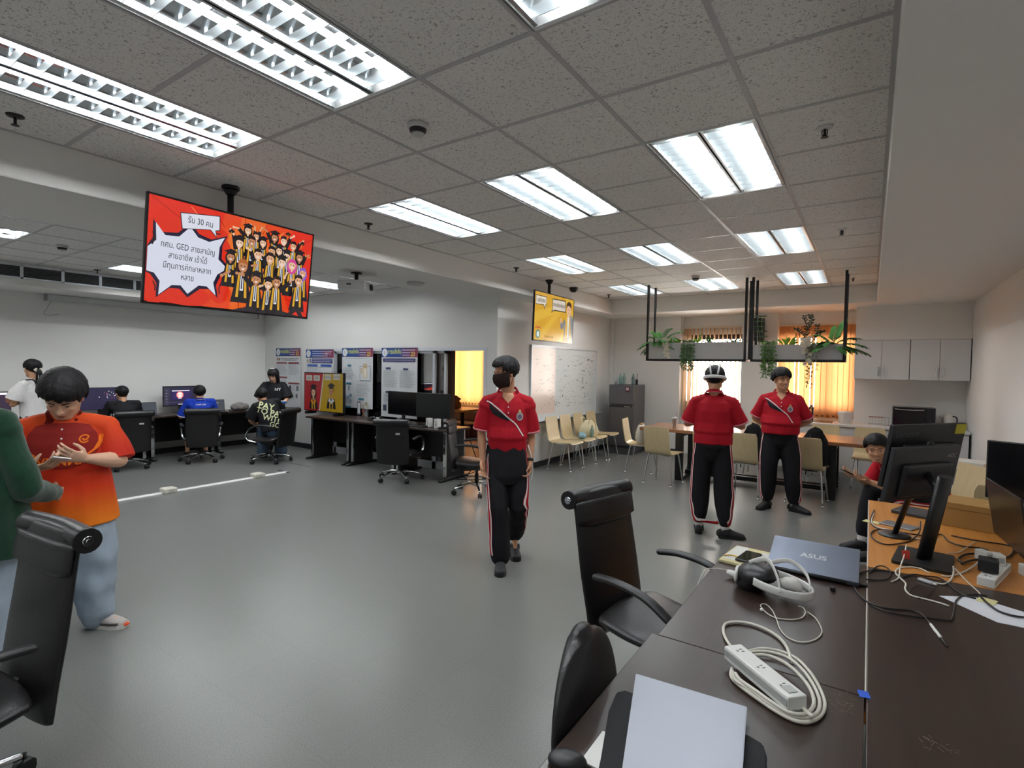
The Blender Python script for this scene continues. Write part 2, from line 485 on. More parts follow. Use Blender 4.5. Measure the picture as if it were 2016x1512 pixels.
b = nb(); box(b, (XL, YB, 3.1), (XR, YF+.4, 3.2)); struct('ceiling_slab', b, M_DARK)

# ------------------------------------------------------------ fluorescent troffers
M_TUBE = mat('fluorescent_tube', '#f3f6f7', .4, emit=TUBE_POWER, var=0)
M_REFL = mat('mirror_reflector', '#c9cccf', .16, 1.0, var=.01)
M_BLADE = mat('mirror_louvre', '#b4babc', .34, .9, var=.01)
M_HOUS = mat('troffer_rim', '#eef0f0', .4, var=.01)
def make_troffer(label, group):
    t = thing('ceiling_light', label, 'ceiling light', (0, 0, 0), 0, group)
    w, l = .6-.03, 1.2-.03
    b = nb(); z1 = .095
    box(b, (-w/2, -l/2, z1), (w/2, l/2, z1+.004))
    for s in (-1, 1):
        box(b, (s*w/2-.004, -l/2, 0), (s*w/2+.004, l/2, z1)); box(b, (-w/2, s*l/2-.004, 0), (w/2, s*l/2+.004, z1))
        box(b, (min(s*w/2, s*(w/2+.012)), -l/2-.012, -.003), (max(s*w/2, s*(w/2+.012)), l/2+.012, .003)); box(b, (-w/2, min(s*l/2, s*(l/2+.012)), -.003), (w/2, max(s*l/2, s*(l/2+.012)), .003))
    obj('housing', b, M_HOUS, t)
    for s in (-1, 1):
        cx = s*w/4
        # curved reflector trough
        b = nb(); hw = w/4-.006; n = 10
        for e in (0,):
            pr = [(cx+hw*math.cos(PI*k/n), .012+.072*math.sin(PI*k/n)**.8) for k in range(n+1)]
            A = [b.verts.new((x, -l/2+.006, z)) for x, z in pr]; Bq = [b.verts.new((x, l/2-.006, z)) for x, z in pr]
            for k in range(n):
                f = b.faces.new((A[k], A[k+1], Bq[k+1], Bq[k])); f.smooth = True
        obj('reflector', b, M_REFL, t)
        b = nb(); cyl(b, (cx, -l/2+.012, .052), (cx, l/2-.012, .052), .0135, n=8); obj('fluorescent_tube', b, M_TUBE, t)
        # louvre: a row of V blades under the tube
        b = nb(); m = 12
        for k in range(m):
            y = -l/2+l*(k+.5)/m
            prism(b, [(-.006, .045), (.006, .045), (.0015, .004), (-.0015, .004)], (cx-hw, y, 0), (0, 1, 0), (0, 0, 1), (2*hw, 0, 0))
        for e in (-1, 1):
            prism(b, [(-.012, .004), (.0, .004), (.0, .05), (-.004, .05)] if e > 0 else [(.012, .004), (.0, .004), (.0, .05), (.004, .05)], (cx+e*hw, -l/2, 0), (1, 0, 0), (0, 0, 1), (0, l, 0))
        obj('louvre', b, M_BLADE, t)
    return t
LBL = {}
main_lbl = {}
cols_n = ['left column beside the beam', 'middle column', 'right column']
rows_n = ['row behind the camera', 'nearest row', 'second row', 'third row', 'farthest row']
first = None
def put_troffer(x0, y0, label, group):
    global first
    if first is None:
        first = make_troffer(label, group); o = first
        o.location = (x0+.3, y0+.6, CZ)
    else:
        o = dup(first, (x0+.3, y0+.6, CZ), 0, label); o['group'] = group
for ci in range(3):
    for ri in range(1, 5):
        put_troffer(GX0+1.2*ci, rows_main[ri], 'louvred twin-tube ceiling light, %s, %s' % (cols_n[ci], rows_n[ri]), 'twin-tube lights of the main ceiling')
for ci in range(3):  # unseen row behind the camera, added to help light the foreground desk
    put_troffer(GX0+1.2*ci, rows_main[0], 'added unseen louvred twin-tube ceiling light behind the camera, %s' % cols_n[ci], 'twin-tube lights of the main ceiling')
cl = ['column near the air grille', 'middle column of that ceiling', 'column next to the beam']
rl = ['behind the camera', 'nearest row', 'behind the red screen', 'by the poster wall']
for ci in range(3):
    for ri in range(4):
        put_troffer(GX0-5.4+1.2*ci, rows_left[ri], 'louvred ceiling light of the computer area, %s, %s' % (cl[ci], rl[ri]), 'twin-tube lights over the computer area')
# ------------------------------------------------------------ people
def fuse(bm, voxel, it=3, fac=.5):
    """one closed surface out of overlapping closed pieces"""
    me = bpy.data.meshes.new('f'); bm.to_mesh(me); bm.free()
    o = bpy.data.objects.new('f', me); COL.objects.link(o)
    r = o.modifiers.new('r', 'REMESH'); r.mode = 'VOXEL'; r.voxel_size = voxel; r.use_smooth_shade = True
    if it:
        s = o.modifiers.new('s', 'SMOOTH'); s.factor = fac; s.iterations = it
    dg = bpy.context.evaluated_depsgraph_get()
    m2 = bpy.data.meshes.new_from_object(o.evaluated_get(dg))
    bpy.data.objects.remove(o); bpy.data.meshes.remove(me)
    return m2
def mobj(name, me, m, parent):
    me.materials.clear()
    for q in (m if isinstance(m, (list, tuple)) else [m]): me.materials.append(q)
    me.polygons.foreach_set('use_smooth', [True]*len(me.polygons))
    me.name = name
    o = bpy.data.objects.new(name, me); COL.objects.link(o); o.parent = parent
    return o
def wrinkle(me, amp, freq, stretch=(1, 1, 1), seed=0, zr=None):
    n = len(me.vertices)
    co = np.empty(n*3, np.float32); me.vertices.foreach_get('co', co); co = co.reshape(-1, 3)
    no = np.empty(n*3, np.float32); me.vertices.foreach_get('normal', no); no = no.reshape(-1, 3)
    off = V((seed*3.1, seed*7.7, seed*1.3))
    d = np.array([noise.noise(V((p[0]*stretch[0], p[1]*stretch[1], p[2]*stretch[2]))*freq+off) for p in co])
    if zr is not None: d = d*np.array([zr(p[2]) for p in co])
    co += no*(d*amp)[:, None]
    me.vertices.foreach_set('co', co.ravel()); me.update()
def bvh_of(me): return BVHTree.FromPolygons([v.co[:] for v in me.vertices], [p.vertices[:] for p in me.polygons])
def in_poly(x, y, P):
    c = False; j = len(P)-1
    for i in range(len(P)):
        if (P[i][1] > y) != (P[j][1] > y) and x < (P[j][0]-P[i][0])*(y-P[i][1])/(P[j][1]-P[i][1])+P[i][0]: c = not c
        j = i
    return c
def decal(name, tris_v, tris_f, M, bvh, m, parent, off=.0015, reach=1.3, sub=2):
    """lay 2-D shapes on a surface: (x, y) of the shape plane -> ray along the plane's -z"""
    b = nb()
    vs = [b.verts.new((x, y, 0)) for x, y in tris_v]
    for f in tris_f:
        try: b.faces.new([vs[i] for i in f])
        except ValueError: pass
    for _ in range(sub):
        es = [e for e in b.edges if e.calc_length() > .006]
        if not es: break
        bmesh.ops.triangulate(b, faces=b.faces)
        bmesh.ops.subdivide_edges(b, edges=[e for e in b.edges if e.calc_length() > .006], cuts=1)
    bmesh.ops.triangulate(b, faces=b.faces)
    d = -(M.to_3x3() @ V((0, 0, 1))); kill = []
    for v in b.verts:
        p = M @ v.co
        h = bvh.ray_cast(p, d, reach)
        if h[0] is None: kill.append(v)
        else:
            nn = h[1] if h[1].dot(d) < 0 else -h[1]
            v.co = h[0]+nn*off*.5-d*off
    bmesh.ops.delete(b, geom=kill, context='VERTS')
    if not b.faces: b.free(); return None
    for f in b.faces: f.smooth = True
    me = bpy.data.meshes.new(name); b.to_mesh(me); b.free()
    me.materials.append(m)
    o = bpy.data.objects.new(name, me); COL.objects.link(o); o.parent = parent
    return o
def poly_decal(name, pts, M, bvh, m, parent, **k):
    fs = tessellate_polygon([[V((x, y, 0)) for x, y in pts]])
    return decal(name, pts, fs, M, bvh, m, parent, sub=k.pop('sub', 4), **k)
def text_decal(name, s, size, M, bvh, m, parent, **k):
    vs, fs = text_polys(s, size, 'CENTER', k.pop('bold', True))
    return decal(name, vs, fs, M, bvh, m, parent, sub=k.pop('sub', 1), **k)
def line_decal(name, pts, w, M, bvh, m, parent, **k):
    q = spline([(x, y, 0) for x, y in pts], 6)
    L_, R_ = [], []
    for i, p in enumerate(q):
        d = (q[min(i+1, len(q)-1)]-q[max(i-1, 0)]).normalized(); n = V((-d.y, d.x, 0))*w/2
        L_.append((p.x+n.x, p.y+n.y)); R_.append((p.x-n.x, p.y-n.y))
    n = len(q); vs = L_+R_
    fs = [(i, i+1, n+i+1, n+i) for i in range(n-1)]
    return decal(name, vs, fs, M, bvh, m, parent, sub=k.pop('sub', 2), **k)
def ellp(cx, cy, rx, ry, n=16, a=0): return [(cx+rx*math.cos(2*PI*k/n)*math.cos(a)-ry*math.sin(2*PI*k/n)*math.sin(a), cy+rx*math.cos(2*PI*k/n)*math.sin(a)+ry*math.sin(2*PI*k/n)*math.cos(a)) for k in range(n)]

def skin_mat(name, col):
    if name in MATS: return MATS[name]
    m = mat(name, col, .5, var=.05, scale=25, bump=.03, bscale=300, spec=.35)
    p = m.node_tree.nodes['Principled BSDF']
    p.inputs['Subsurface Weight'].default_value = .08
    p.inputs['Subsurface Radius'].default_value = (.012, .005, .003)
    return m
M_SKIN = skin_mat('skin_tan', '#cc9a7a'); M_SKIN_F = skin_mat('skin_fair', '#dbb096')
M_HAIR = mat('black_hair', '#131114', .6, var=.3, scale=90, bump=.3, bscale=260, spec=.3, stretch=(1, 1, .2))
M_EYEW = mat('eye_white', '#d9d3cc', .3); M_IRIS = mat('dark_iris', '#1d1210', .2); M_BROW = mat('eyebrow_hair', '#1c1715', .7)
M_LIP = mat('lip_skin', '#a8604f', .45); M_TEETH = mat('teeth', '#ece7df', .3); M_MOUTH = mat('mouth_inside', '#4a1d1a', .5)

def hand(bm, wrist, d, n, side, s=1.0, curl=.35, thumb=.5, spread=.06, curls=None):
    """palm, four unequal fingers and a thumb. d fingers' direction, n palm normal, thumb lies towards d x n * side"""
    d = V(d).normalized(); n = V(n); n = (n-d*n.dot(d)).normalized()
    t = d.cross(n)*side
    W = V(wrist)
    tube(bm, [W-d*.015*s, W+d*.03*s, W+d*.06*s, W+d*.088*s], [(.026*s, .019*s), (.036*s, .016*s), (.041*s, .014*s), (.039*s, .012*s)], n=12, up=n, round_=True)
    L = [(.036, .024, .02), (.044, .027, .021), (.048, .03, .022), (.044, .026, .021)]
    for i in range(4):
        o = (-.031+.0205*i)*s
        p = W+d*(.083+(.0, .006, .008, .004)[i])*s+t*o
        a = curl if curls is None else curls[3-i]
        dd = (d+t*spread*(i-1.5)).normalized(); pts = [p-dd*.012*s, p]; ang = 0
        for k, l in enumerate(L[i]):
            ang += a*(1.0, 1.15, .8)[k]
            e = dd*math.cos(ang)+n*math.sin(ang)
            p = p+e*l*s; pts.append(p)
        tube(bm, pts, [.0088*s, .0088*s, .0086*s, .008*s, .0068*s], n=8, round_=True)
    b0 = W+d*.022*s+t*.026*s+n*.004*s
    e1 = (d*.62+t*.72+n*.25*(1+thumb)).normalized(); e2 = (d*.9+t*.25+n*thumb).normalized(); e3 = (d*.95-t*.05+n*thumb*1.3).normalized()
    q = [b0-e1*.012*s, b0+e1*.03*s, b0+e1*.03*s+e2*.032*s, b0+e1*.03*s+e2*.032*s+e3*.024*s]
    tube(bm, q, [.014*s, .0125*s, .0105*s, .0082*s], n=8, round_=True)

def head_geo(bm, M, female=0, s=1.0, wide=1.0):
    def T(x, y, z): return M @ V((x*s*wide, y*s, z*s))
    R3 = M.to_3x3()
    def el(c, r): ball(bm, T(*c), (r[0]*s*wide, r[1]*s, r[2]*s), 10, R3)
    el((0, -.014, .034), (.075, .094, .082))
    el((0, .018, -.028), (.0655, .071, .086))
    el((0, .052, -.091), (.031, .028, .025))
    el((0, .04, -.07), (.046, .042, .04))
    for x in (-1, 1):
        tube(bm, [T(x*.056, .0, -.045), T(x*.05, .018, -.075), T(x*.022, .056, -.097)], [.018*s, .019*s, .017*s], n=8, round_=True)
        el((x*.04, .053, -.028), (.022, .024, .02))
        tube(bm, [T(x*.05, .063, .02), T(x*.026, .077, .022), T(0, .079, .018)], [.011*s, .011*s, .01*s], n=8, round_=True)
        ball(bm, T(x*.079, -.008, -.01), (.009*s, .018*s, .031*s), 8, R3 @ Euler((R(-12), 0, R(-18*x))).to_matrix())
        ball(bm, T(x*.0115, .089, -.0365), .0095*s, 6)
        ball(bm, T(x*.032, .0665, .0015), (.0155*s, .012*s, .0105*s), 8, R3)
    tube(bm, [T(0, .081, .012), T(0, .09, -.012), T(0, .1005, -.03)], [.0075*s, .0085*s, .0125*s], n=8, round_=True)
    ball(bm, T(0, .0815, -.0605), (.02*s, .0095*s, .007*s), 8, R3)
    ball(bm, T(0, .0785, -.071), (.018*s, .010*s, .0075*s), 8, R3)

def face_parts(t, M, bvh, f, s=1.0):
    """eyes, brows and mouth laid on the face; f: squint, smile, look"""
    F = M @ Matrix.Translation((0, .25*s, 0)) @ Matrix(((1, 0, 0), (0, 0, 1), (0, 1, 0))).to_4x4()
    # plane x = head x, y = head z, ray towards -y
    sq = f.get('open', .8); lx = f.get('look', 0); ly = f.get('down', 0)
    def pd(n, pts, m, o): poly_decal(n, [(x*s, y*s) for x, y in pts], F, bvh, m, t, off=o*s, reach=.4)
    for x in (-1, 1):
        if sq < .2:
            pd('eye', [(x*.018, -.001), (x*.032, .0025), (x*.046, .0), (x*.032, -.0005)][::x], M_IRIS, .0012)
        else:
            h = .0062*sq
            pd('eye', [(x*.0175, -.0015), (x*.024, h*.8), (x*.032, h), (x*.041, h*.7), (x*.0465, 0), (x*.04, -h*.7), (x*.031, -h*.85), (x*.023, -h*.6)][::x], M_EYEW, .0012)
            pd('iris', [(px, max(-h, min(h, py))) for px, py in ellp(x*.0325+lx*.006, -ly*.003, .0062, .0062, 12)], M_IRIS, .0018)
            pd('eyelid', [(x*.0165, -.001), (x*.024, h*.85+.0005), (x*.032, h+.0006), (x*.041, h*.75), (x*.048, .0005), (x*.041, h*.75+.0022), (x*.032, h+.0026), (x*.024, h*.85+.0022)][::x], M_BROW, .002)
        pd('eyebrow', [(x*.014, .018), (x*.03, .0235), (x*.046, .0215), (x*.053, .0165), (x*.045, .0255), (x*.03, .0285), (x*.014, .0245)][::x], M_BROW, .0014)
    sm = f.get('smile', 0)
    if sm > .6:
        pd('mouth', [(-.031, -.0565), (-.016, -.0625), (0, -.0635), (.016, -.0625), (.031, -.0565), (.021, -.0735), (0, -.0795), (-.021, -.0735)], M_LIP, .0012)
        pd('teeth', [(-.026, -.0605), (-.014, -.0645), (0, -.0655), (.014, -.0645), (.026, -.0605), (.017, -.0695), (0, -.0725), (-.017, -.0695)], M_TEETH, .0018)
    elif not f.get('mask'):
        u = sm*.006
        pd('mouth', [(-.024, -.066+u), (-.008, -.0595), (0, -.0608), (.008, -.0595), (.024, -.066+u), (.01, -.0755), (-.01, -.0755)], M_LIP, .0012)
        pd('mouth_line', [(-.024, -.0655+u), (0, -.0665), (.024, -.0655+u), (0, -.0682)], M_MOUTH, .0018)

def hair_geo(M, style, voxel, seed=0, s=1.0):
    rnd = random.Random(seed); b = nb()
    R3 = M.to_3x3()
    def T(p): return M @ (V(p)*s)
    c = V((0, -.016, .034)); rx, ry, rz = .079, .098, .087
    front = style.get('front', 58)+style.get('fringe', 14); side = style.get('side', 92); back = style.get('back', 118); long = style.get('long', 0); vol = style.get('vol', .008)+.009
    ball(b, T((0, -.026, .05)), (.083*s, .095*s, .084*s), 10, R3)
    ball(b, T((0, -.047, .012)), (.074*s, .072*s, .075*s), 10, R3)
    N = int(style.get('n', 110)*1.3)
    for i in range(N):
        az = 2*PI*(i+rnd.random()*.8)/N            # 0 = front (+y), increasing to +x
        f = math.cos(az)
        if f > .62: lim = front+(1-f)*22
        elif f > -.1: lim = side-8*(f > .35)
        else: lim = back
        if .1 < f < .45: lim = style.get('burn', 100)
        lim += rnd.uniform(-6, 8)
        sw = style.get('sweep', .15)*rnd.uniform(.4, 1.2)
        pts = []; th0 = rnd.uniform(0, 22)
        for k in range(7):
            th = R(th0+(lim-th0)*k/6); a = az+sw*(k/6)**1.5
            q = 1+vol/.085*rnd.uniform(.75, 1.15)
            pts.append(T(c+V((rx*q*math.sin(th)*math.sin(a), ry*q*math.sin(th)*math.cos(a), rz*q*math.cos(th)))))
        if long and f < .55:
            e = (M.inverted() @ pts[-1])/s
            for k in range(1, 5):
                z = e.z-(long)*k/4
                pts.append(T((e.x*(1-.05*k)+rnd.uniform(-.006, .006), e.y*(1-.06*k)-.004*k, z)))
        m = len(pts); r0 = rnd.uniform(.009, .0115)*s
        tube(b, pts, [r0*(.7+.3*min(1, k/2))*(1 if k < m-2 else (.75 if k == m-2 else .3)) for k in range(m)], n=6)
    return fuse(b, voxel, 3, .4)

def shoe(t, ankle, toe, m_up, m_sole, s=1.0, socks=None, lift=0.0):
    """ankle, toe: points; the sole lies flat on z = lift"""
    A = V(ankle); d = V(toe)-A; d.z = 0; d.normalize(); x = V((d.y, -d.x, 0))
    g = V((A.x, A.y, lift))
    out = [(-.062, .0), (-.05, .028), (-.02, .033), (.05, .036), (.11, .045), (.155, .042), (.185, .024), (.192, .0)]
    poly = [(a*s, w*s) for a, w in out]+[(a*s, -w*s) for a, w in out[-2:0:-1]]
    b = nb(); prism(b, [(p*1.03, q*1.06) for p, q in poly], g, d, -x, (0, 0, .024*s)); obj('shoe_sole', b, m_sole, t)
    b = nb()
    P = [g+d*(-.05*s)+V((0, 0, .045*s)), g+d*(-.01*s)+V((0, 0, .05*s)), g+d*.05*s+V((0, 0, .045*s)), g+d*.11*s+V((0, 0, .035*s)), g+d*.165*s+V((0, 0, .028*s))]
    tube(b, P, [(.034*s, .046*s), (.037*s, .052*s), (.04*s, .047*s), (.045*s, .034*s), (.038*s, .024*s)], n=14, up=(0, 0, 1), round_=True)
    tube(b, [g+d*.012*s+V((0, 0, .05*s)), g+d*.006*s+V((0, 0, .094*s))], [.05*s, .046*s], n=14, round_=False)
    for v in b.verts:
        if v.co.z < lift+.018*s: v.co.z = lift+.018*s
    me = fuse(b, .005*s, 2)
    return mobj('shoe', me, m_up, t)

def person(label, loc, rotz, H=1.68, J=None, head=(0, 0, 0), skin=None, voxel=.006, build=1.0, hair=None, face=None, hands=None,
           shirt=None, pants=None, female=0, seed=0, headscale=1.0, group=None):
    skin = skin or M_SKIN; s = H/1.7
    t = thing('person', label, 'person', loc, rotz, group)
    j = dict(head=(0, .035, 1.575), neck=(0, -.012, 1.43), chest=(0, 0, 1.27), waist=(0, .005, 1.08), pelvis=(0, 0, .93))
    for k, x in (('r', 1), ('l', -1)):
        j['hip_'+k] = (x*.09, 0, .9); j['knee_'+k] = (x*.1, .02, .49); j['ankle_'+k] = (x*.1, -.03, .085); j['toe_'+k] = (x*.13, .13, .03)
        j['sho_'+k] = (x*.17, -.012, 1.362); j['elb_'+k] = (x*.215, -.03, 1.09); j['wri_'+k] = (x*.225, .045, .85)
    j = {k: V(v)*s for k, v in j.items()}
    for k, v in (J or {}).items(): j[k] = V(v)
    bw = build
    hs = s*.97*headscale if H > 1.4 else .95*headscale
    MH = Matrix.Translation(j['head']) @ Euler((R(head[1]), R(head[2]), R(head[0])), 'XYZ').to_matrix().to_4x4()
    # skin: one continuous surface
    b = nb()
    up = j['neck']-j['pelvis']
    fwd = V((0, 1, 0))
    tube(b, [j['pelvis']-up.normalized()*.05*s, j['pelvis'], j['waist'], j['chest'], j['chest'].lerp(j['neck'], .55), j['neck']], [(.13*s*bw, .10*s*bw), (.15*s*bw, .105*s*bw), (.13*s*bw, .095*s*bw), (.148*s*bw, .103*s*bw), (.125*s*bw, .08*s), (.055*s, .052*s)], n=16, up=fwd, round_=True)
    hb = MH @ V((0, -.018*hs, -.05*hs))
    tube(b, [j['neck']-up.normalized()*.03*s, j['neck'].lerp(hb, .5), hb], [(.062*s, .06*s), (.053*s, .054*s), (.054*s, .06*s)], n=14, round_=True)
    head_geo(b, MH, female, hs)
    hd = hands or {}
    for k, x in (('r', 1), ('l', -1)):
        tube(b, [j['neck'].lerp(j['chest'], .12), j['sho_'+k]], [.042*s, .043*s*bw], n=12, round_=True)
        S, E, W = j['sho_'+k], j['elb_'+k], j['wri_'+k]
        tube(b, [S, S.lerp(E, .35), E], [.044*s*bw, .044*s*bw, .037*s*bw], n=12, round_=True)
        tube(b, [E, E.lerp(W, .3), W], [.038*s*bw, .04*s*bw, (.026*s, .024*s)], n=12, round_=True)
        h = hd.get(k, {})
        fd = V(h.get('d', (W-E).normalized())); fn = V(h.get('n', (-x, .1, 0)))
        hand(b, W, fd, fn, x*h.get('flip', 1), s*.98, h.get('curl', .3), h.get('thumb', .45), h.get('spread', .05), h.get('curls'))
        hp, kn, an, to = j['hip_'+k], j['knee_'+k], j['ankle_'+k], j['toe_'+k]
        tube(b, [j['pelvis'].lerp(hp, .7), hp, hp.lerp(kn, .5), kn], [.08*s*bw, .085*s*bw, .072*s*bw, .052*s*bw], n=14, round_=True)
        tube(b, [kn, kn.lerp(an, .3), an], [.05*s*bw, .054*s*bw, .035*s], n=12, round_=True)
        to = an+(to-an)*min(1, .135*s/max(.01, (to-an).length))
        tube(b, [an, an.lerp(to, .5)-V((0, 0, .015*s)), to], [.033*s, .026*s, .014*s], n=10, round_=True)
    body_me = fuse(b, voxel, 2, .45)
    body = mobj('body', body_me, skin, t)
    if face is not None: face_parts(t, MH, bvh_of(body_me), face, hs)
    if hair is not None:
        hm = hair_geo(MH, hair, max(.0045, voxel*.9), seed, hs)
        mobj('hair', hm, hair.get('mat', M_HAIR), t)
    out = dict(t=t, j=j, MH=MH, s=s, hs=hs, body=body_me)
    # trousers
    if pants:
        g = pants.get('loose', 1.0); b = nb()
        pv = j['pelvis']
        u = up.normalized()
        tube(b, [pv-u*.07*s, pv-u*.02*s, pv+u*.03*s, pv+u*pants.get('rise', .1)*s], [(.13*s*bw, .115*s*bw), (.168*s*bw, .132*s*bw), (.17*s*bw, .13*s*bw), (.155*s*bw, .12*s*bw)], n=20, up=fwd, round_=True)
        for k in 'rl':
            hp, kn, an = j['hip_'+k], j['knee_'+k], j['ankle_'+k]
            end = kn.lerp(an, pants.get('len', .97))
            c = pants.get('cuff', .06)
            tube(b, [pv.lerp(hp, .8), hp, hp.lerp(kn, .5), kn, kn.lerp(end, .5), kn.lerp(end, .88), end], [.1*s*bw, .1*s*bw, .092*s*bw*g**.3, .074*s*g*bw**.5, .072*s*g*bw**.5, (.07*s*g+c*s)/2, c*s], n=16, round_=True)
        me = fuse(b, max(.009, voxel), 3)
        wrinkle(me, pants.get('wr', .007), 9, (1.3, 1.3, .8), seed)
        out['pants'] = me; out['pants_o'] = mobj(pants.get('name', 'trousers'), me, pants['m'], t)
        if pants.get('sock'):
            for k in 'rl':
                kn, an = j['knee_'+k], j['ankle_'+k]
                b = nb(); tube(b, [an+(kn-an).normalized()*.12*s, an-V((0, 0, .03*s))], [.043*s, .042*s], n=14); obj('sock', b, pants['sock'], t)
                if pants.get('ring'):
                    for q in (.115, .095, .075):
                        d = (kn-an).normalized(); b = nb(); tube(b, [an+d*q*s, an+d*(q-.009)*s], [.0452*s, .0452*s], n=14); obj('sock_stripe', b, pants['ring'], t)
        for k in 'rl':
            if pants.get('shoes', True):
                shoe(t, j['ankle_'+k], j['toe_'+k], pants['shoe'], pants.get('sole', pants['shoe']), s, lift=max(0, j['ankle_'+k].z-.085*s) if pants.get('lift') else 0)
    if shirt:
        g = shirt.get('loose', 1.0); b = nb()
        u = up.normalized(); hem = j['pelvis']+(shirt.get('hem_off') or (u*(shirt.get('hem', -.05)*s)))
        w = bw*g
        hw = shirt.get('hemw', 1.0)
        tube(b, [hem, hem.lerp(j['waist'], .5), j['waist'], j['chest'], j['chest'].lerp(j['neck'], .5), j['chest'].lerp(j['neck'], .8), j['neck']-u*.008*s],
             [(.172*s*w*hw, .132*s*w*hw), (.172*s*w*(1+hw)/2, .134*s*w*(1+hw)/2), (.165*s*w, .13*s*w), (.17*s*bw**.7*g**.5, .128*s*bw*g**.5), (.155*s*bw**.5, .105*s*bw), (.105*s, .08*s), (.07*s, .066*s)], n=22, up=fwd)
        if shirt.get('bloom'):
            tube(b, [j['waist']-u*.07*s, j['waist']-u*.02*s, j['waist']+u*.06*s], [(.15*s*w, .12*s*w), (.183*s*w, .147*s*w), (.17*s*w, .13*s*w)], n=20, up=fwd, round_=False)
        sl = shirt.get('sleeve', .8); sr = shirt.get('sr', .074)
        for k in 'rl':
            S, E, W = j['sho_'+k], j['elb_'+k], j['wri_'+k]
            tube(b, [j['neck'].lerp(j['chest'], .12), j['neck'].lerp(j['chest'], .1).lerp(S, .55), S], [.05*s, (.042*bw+.011)*s, (.043*bw+.010)*s*g], n=14, round_=True)
            tube(b, [j['chest'].lerp(j['neck'], .1)+(S-j['neck']).dot(V((1, 0, 0)))*V((.55, 0, 0)), S.lerp(E, .12)], [.07*s, .06*s*g], n=14, round_=True)
            if sl <= 1:
                tube(b, [S.lerp(j['chest'], .12), S, S.lerp(E, sl*.55), S.lerp(E, sl)], [(.044*bw+.010)*s*g, (.044*bw+.013)*s*g, (sr-.009)*s*g, sr*s*g], n=16, round_=False)
            else:
                tube(b, [S.lerp(j['chest'], .12), S, S.lerp(E, .55), E, E.lerp(W, .5), E.lerp(W, .96)], [.054*s*g, .06*s*g, .058*s*g, .056*s*g, .05*s*g, .042*s*g], n=16, round_=True)
        me = fuse(b, max(.0075, voxel), 3)
        wrinkle(me, shirt.get('wr', .008), 8, (1.2, 1.2, .7), seed+5, (lambda z: .35+.65*max(0, min(1, (j['chest'].z+.1-z)/.2))))
        out['shirt'] = me; out['shirt_o'] = mobj(shirt.get('name', 'shirt'), me, shirt['m'], t)
        out['shirt_bvh'] = bvh_of(me)
        if shirt.get('collar'):
            b = nb(); n0 = j['neck']; hN = (hb-n0).normalized()
            rng = []
            for q, (r1, z1, r2, z2) in enumerate([(0, 0, 0, 0)]): pass
            N = 26; A = []; Bq = []; Cq = []
            xd = V((1, 0, 0)); yd = V((0, 1, 0)); yd = (yd-hN*yd.dot(hN)).normalized(); xd = yd.cross(hN)
            for k in range(N+1):
                a = R(30)+(2*PI-R(60))*k/N          # opening at the front
                dv = yd*math.cos(a)+xd*math.sin(a)
                fr = max(0, math.cos(a))
                A.append(n0+hN*.034*s+dv*(.068*s)-hN*.045*fr*s); Bq.append(n0+hN*.028*s+dv*(.080+.006*fr)*s-hN*.05*fr*s); Cq.append(n0-hN*.010*s+dv*(.098+.030*fr)*s-hN*.082*fr**1.5*s)
            va, vb, vc = [[b.verts.new(p) for p in q] for q in (A, Bq, Cq)]
            for k in range(N):
                b.faces.new((va[k], va[k+1], vb[k+1], vb[k])); b.faces.new((vb[k], vb[k+1], vc[k+1], vc[k]))
            bmesh.ops.solidify(b, geom=b.faces[:], thickness=.005)
            for f in b.faces: f.smooth = True
            co = obj('collar', b, shirt.get('collar_m', shirt['m']), t)
            F0 = front_plane(0, .7); zt = n0.z; yo = n0.x
            if shirt.get('vneck', True) and up.normalized().z > .9: poly_decal('neck_opening', [(-yo-.038*s, zt+.005*s), (-yo-.05*s, zt-.03*s), (-yo, zt-.085*s), (-yo+.05*s, zt-.03*s), (-yo+.038*s, zt+.005*s)], F0, out['shirt_bvh'], skin, co, off=.003)
            if shirt.get('trim'):
                b = nb(); tube(b, [p+hN*.0015 for p in Cq], .0024, n=6); obj('collar_stripe', b, shirt['trim'], co)
        if shirt.get('cuffs') and sl <= 1:
            for k in 'rl':
                S, E = j['sho_'+k], j['elb_'+k]; b = nb()
                d = (E-S).normalized(); e = S.lerp(E, sl)
                tube(b, [e-d*.004*s, e+d*.012*s], [(sr+.001)*s*g, (sr+.0005)*s*g], n=20); obj('sleeve_band', b, shirt['cuffs'], t)
    return out
def front_plane(z=0.0, y=.6): return Matrix.Translation((0, y, 0)) @ Matrix(((-1, 0, 0), (0, 0, 1), (0, 1, 0))).to_4x4()
# front_plane: shape x = seen from the front left-to-right is -local x ; shape y = local z ; rays go to -y
def back_plane(y=-.6): return Matrix.Translation((0, y, 0)) @ Matrix(((1, 0, 0), (0, 0, -1), (0, 1, 0))).to_4x4()
def side_plane(x): 
    sg = 1 if x > 0 else -1
    return Matrix.Translation((x, 0, 0)) @ Matrix(((0, 0, sg), (sg, 0, 0), (0, 1, 0))).to_4x4()
